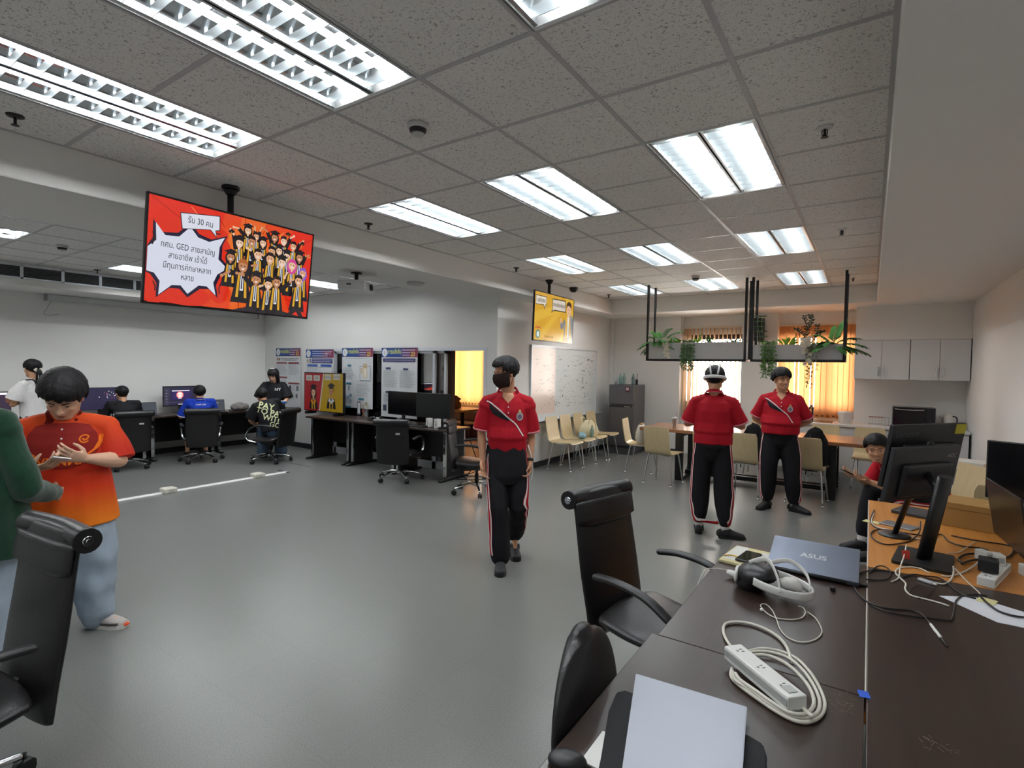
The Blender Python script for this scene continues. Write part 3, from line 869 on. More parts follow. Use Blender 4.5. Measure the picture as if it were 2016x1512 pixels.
# ------------------------------------------------------------ furniture
M_LEATHER = mat('black_leather', '#1b1a1c', .38, var=.15, scale=20, bump=.25, bscale=150, spec=.45)
M_CHROME = mat('chrome', '#d2d4d6', .12, 1.0, var=.02)
M_BPLAS = mat('black_plastic', '#1a1a1c', .45, var=.1)
M_BMET = mat('black_metal', '#151517', .4, var=.1)
M_LAM = wood_mat('dark_laminate', '#30241f', '#3a2d27', .3, 1, 2, .5)
M_LAMB = mat('black_laminate', '#1d1b1c', .4)
M_PLY = wood_mat('pale_plywood', '#c8b58c', '#d3c199', .35, 2, 2)
M_WHITE = mat('white_laminate', '#dcdddf', .3, var=.01)
M_TABLE = wood_mat('walnut_table', '#8a5c3e', '#a97552', .22, 0, 2)
M_ORWOOD = wood_mat('orange_beech', '#bd7a35', '#cf8d45', .4, 1, 2)

def office_chair(label, loc, rz, seat_h=.46, top=.96, kind='roll', drop=0.0, chrome_arm=False, labelmark=False, recline=.0, star=.3, group='black leather office chairs'):
    t = thing('office_chair', label, 'office chair', loc, rz, group)
    h = seat_h
    # seat
    b = nb(); n = 12; rows = []
    for i in range(n+1):
        u = i/n; y = -.22+.47*u; z = h+.0-.02*math.sin(PI*u)-.05*max(0, u-.75)**1.5*4
        rows.append((y, z))
    for i, (y, z) in enumerate(rows): pass
    tube(b, [(0, y, z-.035) for y, z in rows], [(.245*(.88+.12*math.sin(PI*min(1, .25+i/n))), .045) for i in range(n+1)], n=22, up=(0, 0, 1), round_=True)
    for v in b.verts: v.co.x = max(-.25, min(.25, v.co.x*1.05))
    obj('seat', b, M_LEATHER, t)
    # back
    b = nb(); z0 = h-.14+drop; H = top-z0; m = 14
    def prof(u): return -.255-.05*math.sin(PI*u*.95)+.10*(u-.35)**2*-1.9-.015-recline*u
    def wid(u): return (.235-.02*abs(u-.45)) if kind == 'roll' else .225*math.sqrt(max(.02, 1-max(0, (u-.55)/.46)**2.4))*(.9+.1*min(1, u*3))
    us = [i/m if kind == 'roll' else math.sin(PI/2*i/m) for i in range(m+1)]
    P = [(0, prof(u), z0+H*u) for u in us]
    tube(b, P, [(wid(u), .034 if 0 < i < m else .026) for i, u in enumerate(us)], n=24, up=(0, 1, 0), round_=True)
    bk = obj('backrest', b, M_LEATHER, t)
    if kind == 'roll':
        b = nb(); yt, zt = prof(1)-.012, top-.01
        q = [(-.245, yt, zt), (0, yt-.02, zt), (.245, yt, zt)]
        tube(b, spline(q, 6), .047, n=18, mi=0)
        # headrest pad sweeps down the front to a curved seam
        pad = []
        for i in range(7):
            u = 1-.03-.2*i/6; pad.append((0, prof(u)+.022, z0+H*u))
        tube(b, pad, [(.238, .022)]*6+[(.15, .012)], n=20, up=(0, 1, 0))
        obj('headrest', b, M_LEATHER, bk)
        for x in (-1, 1):
            b = nb(); cyl(b, (x*.24, yt, zt), (x*.253, yt, zt), .021, .018, 18); cyl(b, (x*.25, yt, zt), (x*.257, yt, zt), .009, n=12); obj('end_cap', b, M_CHROME, bk)
    if labelmark:
        b = nb(); box(b, (.06, prof(.72)-.046, z0+H*.72-.012), (.12, prof(.72)-.038, z0+H*.72+.012), .002); obj('tag', b, mat('pale_label', '#c9c9c9', .5), bk)
    # back bracket and mechanism
    b = nb(); tube(b, spline([(0, -.27, h-.02), (0, -.26, h-.12), (0, -.12, h-.135), (0, .02, h-.11)], 5), [(.035, .012)]*16, n=10); box(b, (-.09, -.12, h-.13), (.09, .12, h-.08), .01); obj('mechanism', b, M_BPLAS, t)
    b = nb(); cyl(b, (.08, .02, h-.1), (.25, .03, h-.105), .005); tube(b, [(.24, .03, h-.105), (.30, .035, h-.105)], [(.012, .006)]*2, n=10, round_=True); obj('lever', b, M_BPLAS, t)
    for x in (-1, 1):
        q = spline([(x*.27, -.22, h+.19), (x*.285, -.10, h+.205), (x*.29, .06, h+.19), (x*.285, .18, h+.13)], 6)
        q2 = spline([(x*.285, .18, h+.13), (x*.28, .235, h+.04), (x*.265, .2, h-.045), (x*.2, .1, h-.075)], 6)
        b = nb(); tube(b, q, [(.026, .016)]*len(q), n=12, up=(0, 0, 1), round_=True)
        ar = obj('armrest', b, M_BPLAS, t)
        b = nb(); tube(b, q2, [(.018, .009)]*len(q2), n=12, round_=True); obj('arm_bracket', b, M_CHROME if chrome_arm else M_BPLAS, ar)
    b = nb(); cyl(b, (0, 0, .11), (0, 0, h-.2), .027, n=16); cyl(b, (0, 0, h-.22), (0, 0, h-.1), .018, n=14); obj('gas_lift', b, M_BMET, t)
    b = nb()
    ball(b, (0, 0, .115), (.045, .045, .035), 8)
    ca = []
    for k in range(5):
        a = 2*PI*k/5+star; c, s = math.cos(a), math.sin(a)
        q = spline([(.02*c, .02*s, .13), (.16*c, .16*s, .118), (.30*c, .30*s, .082)], 5)
        tube(b, q, [(.024-.010*i/(len(q)-1), .014) for i in range(len(q))], n=10, up=(0, 0, 1), round_=True); ca.append((c, s))
    bs = obj('star_base', b, M_CHROME, t)
    for c, s in ca:
        b = nb(); p = V((.32*c, .32*s, .03)); ax = V((-s, c, 0))
        for e in (-1, 1): tube(b, [p+ax*e*.006, p+ax*e*.024], .029, n=16)
        tube(b, [p+V((0, 0, .055)), p], .008, n=8); tube(b, [p-ax*.022+V((0, 0, .012)), p+ax*.022+V((0, 0, .012))], [(.03, .02)]*2, n=12)
        for v in b.verts: v.co.z = max(v.co.z, .0)
        obj('caster', b, M_BPLAS, bs)
    return t
office_chair('high-backed black leather office chair at the edge of the dark desk, armrests towards it', (-.77, 2.50, 0), R(-104), .46, .98, recline=.06)
office_chair('black leather office chair at the left edge, in front of the green sweater', (-2.625, .32, 0), R(186), .45, .97, recline=.03, star=R(-78))
office_chair('black chair with an arched backrest pushed under the near dark desk', (-.285, 1.335, 0), R(-86), .46, .905, kind='arch')
office_chair('empty black office chair with a pale tag, in front of the twin monitors', (-5.55, 5.36, 0), R(28), .43, .87, chrome_arm=True, labelmark=True)
office_chair('black office chair used by the person in the blue polo', (-9.15, 4.36, 0), R(66), .43, .87, chrome_arm=True)
office_chair('tagged black office chair behind the seated person in a plain black shirt', (-9.38, 3.38, 0), R(84), .43, .87, chrome_arm=True, labelmark=True)
office_chair('black office chair under the person with lettering on the back', (-8.25, 5.02, 0), R(112), .43, .87, chrome_arm=True)
office_chair('grey-black chair half hidden behind the walking masked person, by the side room opening', (-4.20, 5.42, 0), R(-62), .45, .90, chrome_arm=True)

def cafe_chair(label, loc, rz, group):
    t = thing('plywood_chair', label, 'chair', loc, rz, group)
    b = nb(); pr = spline([(0, .235, .425), (0, .20, .448), (0, .05, .44), (0, -.12, .438), (0, -.185, .465), (0, -.215, .55), (0, -.245, .70), (0, -.265, .84)], 5)
    A = []
    m = len(pr)
    for s in (0, 1):
        ring = []
        for i, p in enumerate(pr):
            d = (pr[min(i+1, m-1)]-pr[max(i-1, 0)]).normalized(); nrm = V((0, -d.z, d.y))
            q = p-nrm*(.006 if s else -.006)
            w = .205-.02*(i/(m-1)); 
            if i < 2: w -= .012*(2-i)
            if i > m-3: w -= .008*(i-m+3)
            row = [b.verts.new((w*x, q.y, q.z+(.008*abs(x)**2 if i < m*.55 else 0))) for x in (-1, -.5, 0, .5, 1)]
            ring.append(row)
        A.append(ring)
    for s in (0, 1):
        for i in range(m-1):
            for k in range(4): b.faces.new((A[s][i][k], A[s][i][k+1], A[s][i+1][k+1], A[s][i+1][k]))
    for i in range(m-1):
        for k in (0, 4): b.faces.new((A[0][i][k], A[0][i+1][k], A[1][i+1][k], A[1][i][k]))
    for i in (0, m-1):
        for k in range(4): b.faces.new((A[0][i][k], A[0][i][k+1], A[1][i][k+1], A[1][i][k]))
    obj('shell', b, M_PLY, t, flat=40)
    for x in (-1, 1):
        for y, yo in ((.15, .22), (-.13, -.2)):
            b = nb(); tube(b, spline([(x*.04, y*.9, .425), (x*.13, y*.95, .422), (x*.165, y, .40), (x*.205, yo, .01)], 6), .0105, n=10); cyl(b, (x*.2054, yo, .0), (x*.205, yo, .02), .0135, n=10); obj('leg', b, M_CHROME, t)
    b = nb(); box(b, (-.12, -.13, .418), (.12, .14, .428)); obj('seat_bracket', b, M_CHROME, t)
    return t
c0 = cafe_chair('pale plywood chair against the whiteboard wall, nearest of the row', (-4.06, 7.55, 0), R(-90), 'pale plywood chairs')
def cafe(label, x, y, rz): dup(c0, (x, y, 0), R(rz), label)
cafe('pale plywood chair under the whiteboard, second of the row, beside the nearest one', -4.06, 8.02, -90)
cafe('pale plywood chair under the cream handbag', -4.06, 8.50, -90)
cafe('pale plywood chair of the whiteboard row closest to the fridge', -4.06, 9.02, -90)
cafe('pale plywood chair at the left end of the long table, holding a white bag', -3.02, 8.18, -82)
cafe('pale plywood chair with its back to the room, left corner of the table', -2.43, 7.50, -6)
cafe('pale plywood chair at the table right behind the person wearing the headset', -1.80, 7.62, 0)
cafe('pale plywood chair carrying a black rucksack, between the two standing people', -1.32, 7.52, -5)
cafe('pale plywood chair to the right of the smiling person', -.62, 7.56, -4)
cafe('pale plywood chair on the window side of the table, behind the iced drink', -2.25, 9.02, 180)
cafe('pale plywood chair on the window side of the table, between the standing people', -1.40, 9.06, 180)
cafe('pale plywood chair on the kitchen side, right of the smiling person', -.55, 9.04, 178)
cafe('pale plywood chair on the kitchen side, left of the crouching person', .02, 9.0, 180)
cafe('pale plywood chair under the crouching person', .56, 6.0, 120)
cafe('pale plywood chair near the right wall with a white box on its seat', .86, 7.12, 70)
cafe('pale plywood chair with its back to the camera, beside the cardboard box', .80, 5.35, 8)

# long table
t = thing('long_table', 'long walnut meeting table on black steel frames', 'table', (-1.30, 8.30, 0))
b = nb(); box(b, (-1.62, -.46, .705), (1.62, .46, .75), .004); obj('tabletop', b, M_TABLE, t)
for x in (-1.02, .92):
    b = nb()
    for y in (-.4, .26): box(b, (x-.055, y-.03, 0), (x+.055, y+.03, .705), .003)
    box(b, (x-.055, -.4, .0), (x+.055, .26, .05)); box(b, (x-.055, -.4, .655), (x+.055, .26, .705)); obj('leg_frame', b, M_BMET, t)
b = nb(); box(b, (-1.0, -.16, .06), (.9, -.10, .12)); box(b, (-1.0, .0, .06), (.9, .06, .12)); obj('stretcher', b, M_BMET, t)

def desk(label, x0, y0, x1, y1, m, z=.75, legs=True, group=None, nm='desk', panel=None):
    t = thing(nm, label, 'desk', ((x0+x1)/2, (y0+y1)/2, 0), 0, group)
    w, d = (x1-x0)/2, (y1-y0)/2
    b = nb(); box(b, (-w, -d, z-.028), (w, d, z), .0025); obj('desktop', b, m, t)
    return t, w, d
GD = 'dark laminate desks in the foreground block'
for lb, q in (('dark laminate desk in the foreground holding the laptop and the headset', (-.565, 1.732, .013, 2.93)), ('dark laminate desk at the bottom of the picture holding the grey laptop', (-.585, .53, .013, 1.729)),
              ('dark laminate desk on the right with the white sheet and loose cables', (.018, .53, .60, 2.915))):
    t, w, d = desk(lb, *q, M_LAM, group=GD)
    for x in (-w+.06, w-.06):
        b = nb()
        for y in (-d+.1, d-.1): box(b, (x-.02, y-.03, .03), (x+.02, y+.03, .722), .004)
        box(b, (x-.03, -d+.06, 0), (x+.03, d-.06, .03), .005); obj('leg_frame', b, M_BMET, t)
    b = nb(); box(b, (w-.03 if q[0] < 0 else -w+.01, -d+.1, .35), (w-.01 if q[0] < 0 else -w+.03, d-.1, .722)); obj('modesty_panel', b, M_LAMB, t)
b = nb(); box(b, (.0135, 1.75, .70), (.0175, 2.915, .7507)); tag(obj('edge_strip', b, mat('pale_edge_strip', '#cfc8bd', .5)), 'thin pale edging strip along the seam between the dark desks', 'edging')
# scuffs and a blue sticker on the desks
b = nb()
rnd = random.Random(5)
for cx, cy, n, sp in ((-.03, 1.66, 26, .035), (.16, 1.6, 18, .03), (-.1, 1.735, 8, .05)):
    for k in range(n):
        x, y, a, l = cx+rnd.gauss(0, sp*.6), cy+rnd.gauss(0, sp*.5), rnd.uniform(0, PI), rnd.uniform(.003, .018)
        if abs(x-.015) < .02: continue
        obox(b, (x, y, .7504), (l, .0009, .0004), Euler((0, 0, a)).to_matrix())
tag(obj('scratch_marks', b, mat('scuff', '#8d7f70', .8)), 'pale scuff marks on the dark desktops beside the blue sticker', 'scuff mark')
b = nb(); obox(b, (.012, 1.742, .7512), (.026, .034, .0012), Euler((0, 0, R(12))).to_matrix()); tag(obj('sticker', b, mat('blue_sticker', '#2c62d8', .4)), 'small blue sticker across the seam of the dark desks', 'sticker')

t, w, d = desk('orange beech desk carrying the black monitors and the cardboard box', .018, 2.92, 1.15, 4.45, M_ORWOOD)
for x in (-w+.012, w-.012):
    b = nb(); box(b, (x-.012, -d+.02, 0), (x+.012, d-.02, .722)); obj('side_panel', b, M_ORWOOD, t)
b = nb(); box(b, (-w-.004, -d, .722), (-w-.0005, d, .75)); obj('edge_band', b, M_WHITE, t)

# computer desks: three along the poster wall, three along the left wall
def pc_desk(label, x, y, rz, L=1.045, D=.62, group='black computer desks'):
    t = thing('computer_desk', label, 'desk', (x, y, 0), rz, group)
    b = nb(); box(b, (-L/2, -D/2, .712), (L/2, D/2, .74), .003); obj('desktop', b, M_LAM, t)
    b = nb(); box(b, (-L/2+.05, D/2-.12, .25), (L/2-.05, D/2-.10, .712)); obj('modesty_panel', b, M_LAMB, t)
    for s in (-1, 1):
        x = s*(L/2-.05)
        b = nb(); box(b, (x-.022, -.2, .05), (x+.022, .2, .712), .003); obj('leg', b, M_LAMB, t)
        lg = t.children[-1]
        for y in (-.205, .205): b = nb(); box(b, (x-.026, y-.012, .06), (x+.026, y+.012, .712), .004); obj('leg_trim', b, M_CHROME, lg)
        b = nb(); tube(b, [(x, -.31, .02), (x, -.1, .04), (x, .1, .04), (x, .29, .02)], [(.03, .02), (.04, .04), (.04, .04), (.03, .02)], n=12, up=(0, 0, 1), round_=True)
        for v in b.verts: v.co.z = max(0, min(.06, v.co.z))
        obj('foot', b, M_BMET, lg)
    return t
for lb, x in (('black computer desk under the red and yellow graduate sign', -7.53), ('black computer desk with the printed poster hanging behind it, middle of its row', -6.47), ('black computer desk under the twin monitors at the side room opening', -5.43)):
    pc_desk(lb, x, 5.86, 0)
for lb, y in (('black computer desk in front of the person in black by the left wall', 3.28), ('black computer desk with the lit monitor and small laptop', 4.36), ('black computer desk with the crumpled bag in the room corner', 5.44), ('black computer desk behind the person in the white blouse', 2.20)):
    pc_desk(lb, -9.97, y, R(90), 1.06)

# kitchen: counter, base units, wall units
CT = thing('kitchen_counter', 'white kitchen worktop along the window wall', 'counter', (-.10, 9.95, 0))
b = nb(); box(b, (-1.26, -.37, .80), (1.27, .34, .835), .003); obj('worktop', b, mat('white_stone', '#e3e4e3', .25), CT)
for lb, x0, x1 in (('white base cabinet under the sink', -1.36, -.74), ('white base cabinet under the worktop, between sink and microwave', -.735, -.12), ('white base cabinet under the microwave', -.115, .52), ('white base cabinet in the right corner of the kitchen', .525, 1.16)):
    t = thing('base_cabinet', lb, 'cabinet', ((x0+x1)/2, 9.95, 0), 0, 'white base cabinets'); w = (x1-x0)/2
    b = nb(); box(b, (-w, -.33, .08), (w, .33, .80)); box(b, (-w, -.27, 0), (w, .3, .08)); obj('body', b, M_WHITE, t)
    for s in (-1, 1):
        b = nb(); box(b, (s*w/2-w/2+.003, -.35, .09), (s*w/2+w/2-.003, -.331, .785), .002); dr = obj('door', b, M_WHITE, t)
        b = nb(); xx = -s*.045*-1*-1; box(b, (-s*-.04-.005, -.372, .60), (-s*-.04+.005, -.362, .72), .002)
        for z in (.61, .71): box(b, (s*.04-.004, -.365, z-.004), (s*.04+.004, -.349, z+.004))
        obj('handle', b, M_CHROME, dr)
for lb, x0, x1 in (('white wall cabinet with two doors, next to the window', -.215, .478), ('white wall cabinet with two doors, in the right corner', .486, 1.178)):
    t = thing('wall_cabinet', lb, 'cabinet', ((x0+x1)/2, 10.1, 1.545), 0, 'white wall cabinets'); w = (x1-x0)/2
    b = nb(); box(b, (-w, -.175, 0), (w, .195, .598)); obj('body', b, M_WHITE, t)
    for s in (-1, 1):
        b = nb(); box(b, (s*w/2-w/2+.002, -.195, -.002), (s*w/2+w/2-.002, -.176, .596), .002); dr = obj('door', b, M_WHITE, t)
        b = nb(); box(b, (s*.04-.006, -.222, .05), (s*.04+.006, -.212, .19), .002)
        for z in (.06, .18): box(b, (s*.04-.005, -.215, z-.005), (s*.04+.005, -.194, z+.005))
        obj('handle', b, M_CHROME, dr)
# sink and tap
t = thing('sink', 'black sink with a tall tap set into the kitchen worktop', 'sink', (-.78, 9.93, .835))
b = nb(); box(b, (-.30, -.22, -.012), (.30, .22, .004), .002); obj('basin', b, M_BMET, t)
b = nb(); cyl(b, (0, .14, 0), (0, .14, .2), .016); tube(b, spline([(0, .14, .18), (-.01, .1, .25), (-.02, .0, .24), (-.02, -.03, .2)], 5), .012, n=10); tube(b, [(0, .14, .06), (-.07, .12, .13)], .009, n=8, round_=True); obj('tap', b, M_BMET, t)

# fridge
M_STEEL = mat('grey_fridge_steel', '#66656a', .34, .55, var=.05, scale=3)
t = thing('refrigerator', 'grey two-door refrigerator in the far left corner', 'refrigerator', (-3.94, 9.86, 0))
b = nb(); box(b, (-.25, -.26, .04), (.25, .30, 1.335), .012); obj('body', b, M_STEEL, t)
b = nb(); box(b, (-.25, -.315, .96), (.25, -.265, 1.335), .012); dr = obj('freezer_door', b, M_STEEL, t)
b = nb(); box(b, (.09, -.3175, 1.20), (.17, -.3152, 1.30)); obj('warning_label', b, mat('dark_red_label', '#5a1d25', .5), dr)
b = nb(); box(b, (.105, -.3192, 1.235), (.155, -.3172, 1.285)); obj('label_print', b, mat('label_white', '#d8cfd0', .5), dr)
b = nb(); box(b, (-.25, -.315, .16), (.25, -.265, .945), .012); dr = obj('fridge_door', b, M_STEEL, t)
b = nb(); box(b, (-.23, -.319, .905), (.23, -.312, .94), .003); obj('handle_recess', b, M_BPLAS, dr)
b = nb(); box(b, (.07, -.322, .915), (.2, -.317, .925)); obj('handle_trim', b, M_CHROME, dr)
b = nb(); box(b, (-.24, -.29, .0), (.24, .28, .15), .004); obj('plinth', b, mat('fridge_plinth', '#4b4a4f', .5), t)
M_PET = mat('green_clear_plastic', '#7fa69f', .1, alpha=.65); M_PETC = mat('bottle_cap', '#3d5d5a', .4)
def bottle(label, x, y, z, s=1.0, group='bottles on the fridge', m=None):
    t = thing('water_bottle', label, 'bottle', (x, y, z), 0, group)
    b = nb(); lathe(b, [(.001, 0), (.03*s, .002), (.032*s, .02*s), (.03*s, .06*s), (.032*s, .12*s), (.03*s, .15*s), (.013*s, .185*s), (.012*s, .2*s)], n=18); obj('body', b, m or M_PET, t)
    b = nb(); cyl(b, (0, 0, .198*s), (0, 0, .218*s), .0145*s, n=14); obj('cap', b, M_PETC, t)
bottle('left one of the two green water bottles standing together on the fridge', -4.03, 9.72, 1.335, 1.0)
bottle('right one of the two green water bottles standing together on the fridge', -3.955, 9.72, 1.335, 1.0)
bottle('single dark bottle near the right edge of the fridge top', -3.755, 9.68, 1.335, .95, m=mat('dark_bottle', '#5d6f70', .2))
t = thing('plastic_cup', 'clear plastic cup with a straw standing left on the fridge', 'cup', (-4.11, 9.70, 1.335))
b = nb(); lathe(b, [(.001, 0), (.028, .001), (.04, .11), (.038, .11), (.027, .006), (.001, .005)], n=18); obj('body', b, mat('clear_plastic', '#cdd5d6', .1, alpha=.55), t)
b = nb(); tube(b, [(.0, 0, .02), (-.035, 0, .17)], .004, n=6); obj('straw', b, M_WHITE, t)
t = thing('slim_flask', 'slim dark tumbler with a straw at the right end of the fridge top', 'cup', (-3.715, 9.76, 1.335))
b = nb(); lathe(b, [(.001, 0), (.02, .001), (.026, .1), (.022, .105), (.001, .105)], n=14); obj('body', b, M_BPLAS, t)
b = nb(); tube(b, [(.0, 0, .09), (.02, 0, .22)], .004, n=6); obj('straw', b, M_BPLAS, t)

# microwave, kettle, tub, rack on the worktop
t = thing('microwave', 'black microwave oven on the kitchen worktop', 'microwave', (.55, 9.98, .835))
b = nb(); box(b, (-.255, -.16, .012), (.255, .2, .30), .008); obj('body', b, mat('black_gloss', '#17171b', .2), t)
b = nb(); box(b, (-.25, -.18, .02), (.13, -.161, .292), .004); dr = obj('door', b, mat('dark_glass', '#1f1e26', .08), t)
b = nb(); tube(b, spline([(-.23, -.185, .27), (-.05, -.205, .262), (.12, -.185, .268)], 5), .007, n=8); obj('handle', b, M_CHROME, dr)
b = nb(); box(b, (.14, -.176, .02), (.25, -.161, .292), .004); obj('control_panel', b, mat('panel_black', '#232329', .25), t)
b = nb(); cyl(b, (.195, -.19, .09), (.195, -.176, .09), .022); obj('dial', b, M_BPLAS, t)
t = thing('electric_kettle', 'white electric kettle right of the microwave', 'kettle', (.955, 9.98, .835))
b = nb(); lathe(b, [(.001, 0), (.075, .002), (.075, .02), (.072, .03), (.06, .17), (.045, .205), (.012, .215), (.01, .23), (.001, .232)], n=24); obj('body', b, mat('kettle_white', '#e4e2dd', .3), t)
b = nb(); tube(b, spline([(.055, 0, .19), (.10, 0, .17), (.105, 0, .09), (.075, 0, .05)], 5), [(.011, .008)]*16, n=8); obj('handle', b, M_BPLAS, t)
b = nb(); tube(b, [(-.05, 0, .15), (-.085, 0, .19)], [.022, .012], n=10); obj('spout', b, MATS['kettle_white'], t)
t = thing('plastic_tub', 'white plastic tub with a lid standing on the worktop below the window', 'tub', (-.31, 9.88, .835))
b = nb(); lathe(b, [(.001, 0), (.085, .001), (.105, .15), (.108, .165), (.11, .17), (.08, .19), (.001, .192)], n=24); obj('body', b, mat('frosted_plastic', '#e9e6e4', .3, alpha=.85), t)
t = thing('dish_rack', 'wire dish rack with a red rim left of the microwave', 'rack', (.13, 9.97, .835))
b = nb()
for z in (.005, .12): tube(b, [(-.13, -.1, z), (.13, -.1, z), (.13, .1, z), (-.13, .1, z)], .003, n=6, closed=True)
for k in range(7):
    x = -.12+.04*k; tube(b, [(x, -.1, .12), (x, -.1, .005), (x, .1, .005), (x, .1, .12)], .0018, n=5)
obj('wires', b, M_CHROME, t)
b = nb(); tube(b, [(-.132, -.102, .126), (.06, -.102, .126)], .004, n=6); obj('rim_tape', b, mat('red_tape', '#b5413a', .5), t)
# ------------------------------------------------------------ windows, blinds, partition, door
M_WFR = mat('dark_window_frame', '#3a2a22', .45); M_GLASS = glass_mat('window_glass', mixg=0)
M_BLIND = fabric_blind_mat('apricot_blind_cloth', '#dfa069', .33); M_BLIND2 = fabric_blind_mat('pale_blind_cloth', '#e8c9a8', .5)
def window(n, x0, x1, z0, z1, y, mull):
    b = nb(); f = .05
    box(b, (x0, y, z0), (x0+f, y+.07, z1)); box(b, (x1-f, y, z0), (x1, y+.07, z1)); box(b, (x0, y, z0), (x1, y+.07, z0+f)); box(b, (x0, y, z1-.09), (x1, y+.07, z1))
    for m in mull: box(b, (m-.03, y, z0), (m+.03, y+.07, z1))
    w = struct('window_%d' % n, b, M_WFR)
    b = nb(); box(b, (x0+.02, y+.03, z0+.02), (x1-.02, y+.036, z1-.02)); struct('window_pane', b, M_GLASS, w)
window(1, -3.06, -1.95, .98, 2.32, YR+.05, [-2.94])
window(2, -1.37, -.21, .98, 2.32, YR+.05, [-.62])
window(3, -9.2, -7.75, .72, 2.32, YF+.12, [-8.45])
def blind(label, x0, x1, z0, z1, y, angs, m, pitch=.08, drop=None):
    t = thing('vertical_blind', label, 'blind', ((x0+x1)/2, y, z1))
    w = (x1-x0)/2
    b = nb(); box(b, (-w, -.02, -.035), (w, .02, 0), .004); obj('head_rail', b, mat('cream_rail', '#d9cdbd', .4), t)
    b = nb(); n = int((x1-x0)/pitch); rnd = random.Random(int(abs(x0*100)))
    for i in range(n+1):
        x = -w+.03+(2*w-.06)*i/n; a = R(angs(i/n)+rnd.uniform(-5, 5)); c, s = math.cos(a)*.045, math.sin(a)*.045
        zb = -(z1-z0)+rnd.uniform(-.008, .008)
        q = [(x+c*u, s*u+.006*(1-u*u)) for u in (-1, -.5, 0, .5, 1)]
        A = [b.verts.new((px, py, -.035)) for px, py in q]; Bq = [b.verts.new((px, py, zb)) for px, py in q]
        for k in range(4): b.faces.new((A[k], A[k+1], Bq[k+1], Bq[k]))
    obj('slats', b, m, t)
    b = nb()
    for i in range(n+1):
        x = -w+.03+(2*w-.06)*i/n; box(b, (x-.018, -.004, -(z1-z0)+.02), (x+.018, .004, -(z1-z0)+.045))
    obj('slat_weights', b, mat('blind_weight', '#6d4a2c', .6), t)
blind('apricot vertical blind with open slats behind the headset wearer', -3.02, -1.97, .80, 2.47, 10.42, lambda u: 86 if u > .14 else 60, M_BLIND2)
blind('closed apricot vertical blind above the kitchen sink', -1.34, -.225, .86, 2.47, 10.42, lambda u: 10+(55 if (.2 < u < .26 or .42 < u < .47 or .86 < u < .9) else 0)+14*math.sin(u*40), M_BLIND)
blind('glowing apricot vertical blind seen through the side room opening', -9.18, -7.77, .70, 2.40, 10.22, lambda u: 24+20*math.sin(u*17)+(40 if .3 < u < .34 else 0), fabric_blind_mat('bright_apricot_blind_cloth', '#e8ab68', .40), .095)
# aluminium partition in the poster wall: dark-curtained panels, sliding leaf, open doorway
M_CURT = mat('brown_curtain', '#5e463b', .85, var=.25, scale=30, stretch=(6, 6, .2))
def panel(n, x0, x1, y, z1, f=.045):
    b = nb()
    box(b, (x0, y-.02, 0), (x0+f, y+.02, z1)); box(b, (x1-f, y-.02, 0), (x1, y+.02, z1)); box(b, (x0, y-.02, 0), (x1, y+.02, .12)); box(b, (x0, y-.02, z1-.04), (x1, y+.02, z1))
    d = struct(n, b, M_ALU)
    b = nb(); box(b, (x0+f, y-.004, .12), (x1-f, y+.004, z1-.04)); struct('door_pane', b, M_GLASS, d)
panel('door_1', -8.2, -7.36, YP+.03, 1.88); panel('door_2', -7.36, -6.52, YP+.03, 1.88); panel('door_3', -6.52, -5.72, YP+.03, 1.88); panel('door_4', -6.36, -5.52, YP+.075, 1.88)
b = nb(); box(b, (-8.25, YP-.015, 1.88), (-4.68, YP+.11, 1.93)); box(b, (-4.735, YP-.012, 0), (-4.695, YP+.11, 1.9)); box(b, (-8.25, YP-.012, 0), (-8.2, YP+.11, 1.9)); struct('trim_door_frame', b, M_ALU)
t = thing('curtain', 'dark brown curtain hanging behind the glass partition', 'curtain', (-6.8, YP+.2, 0))
b = nb(); n = 130; xs = [-1.42+2.75*i/n for i in range(n+1)]
A = [b.verts.new((x, .022*math.sin(x*58)+.008*math.sin(x*23), .03)) for x in xs]; Bq = [b.verts.new((x, .022*math.sin(x*58)+.008*math.sin(x*23), 1.92)) for x in xs]
for i in range(n): f = b.faces.new((A[i], A[i+1], Bq[i+1], Bq[i])); f.smooth = True
obj('cloth', b, M_CURT, t)
b = nb(); box(b, (-1.45, -.02, 1.92), (1.35, .02, 1.95)); obj('rail', b, M_ALU, t)
t = thing('wardrobe_panel', 'dark brown timber post beside the blind in the side room', 'post', (-9.62, 10.0, 0))
b = nb(); box(b, (-.05, -.28, 0), (.40, .28, 2.6), .005); obj('body', b, mat('dark_timber', '#4a2d20', .5), t)
t = thing('side_table', 'wooden table in the side room under the blinds', 'table', (-7.6, 8.75, 0))
b = nb(); box(b, (-.75, -.4, .70), (.75, .4, .74), .004); obj('tabletop', b, M_ORWOOD, t)
for x in (-.68, .68):
    for y in (-.33, .33): b = nb(); box(b, (x-.025, y-.025, 0), (x+.025, y+.025, .70)); obj('leg', b, M_BMET, t)
t = thing('backpack', 'dark backpack standing on the side room table', 'bag', (-7.75, 8.55, .74))
b = nb(); tube(b, [(0, 0, .02), (0, 0, .12), (0, .01, .28), (0, .02, .36)], [(.15, .09), (.17, .11), (.16, .1), (.1, .06)], n=18, up=(0, 1, 0), round_=True); obj('body', b, M_BLK if 'M_BLK' in globals() else M_BPLAS, t)
b = nb(); tube(b, spline([(-.05, .03, .37), (0, .03, .43), (.05, .03, .37)], 5), .01, n=8); obj('handle', b, M_BPLAS, t)
t = thing('paper_bag', 'crumpled tan paper bag on the side room table', 'bag', (-7.28, 8.6, .74))
b = nb(); tube(b, [(0, 0, .01), (0, 0, .12), (.01, 0, .2), (.03, 0, .27)], [(.14, .09), (.15, .09), (.12, .05), (.15, .02)], n=16, up=(0, 1, 0))
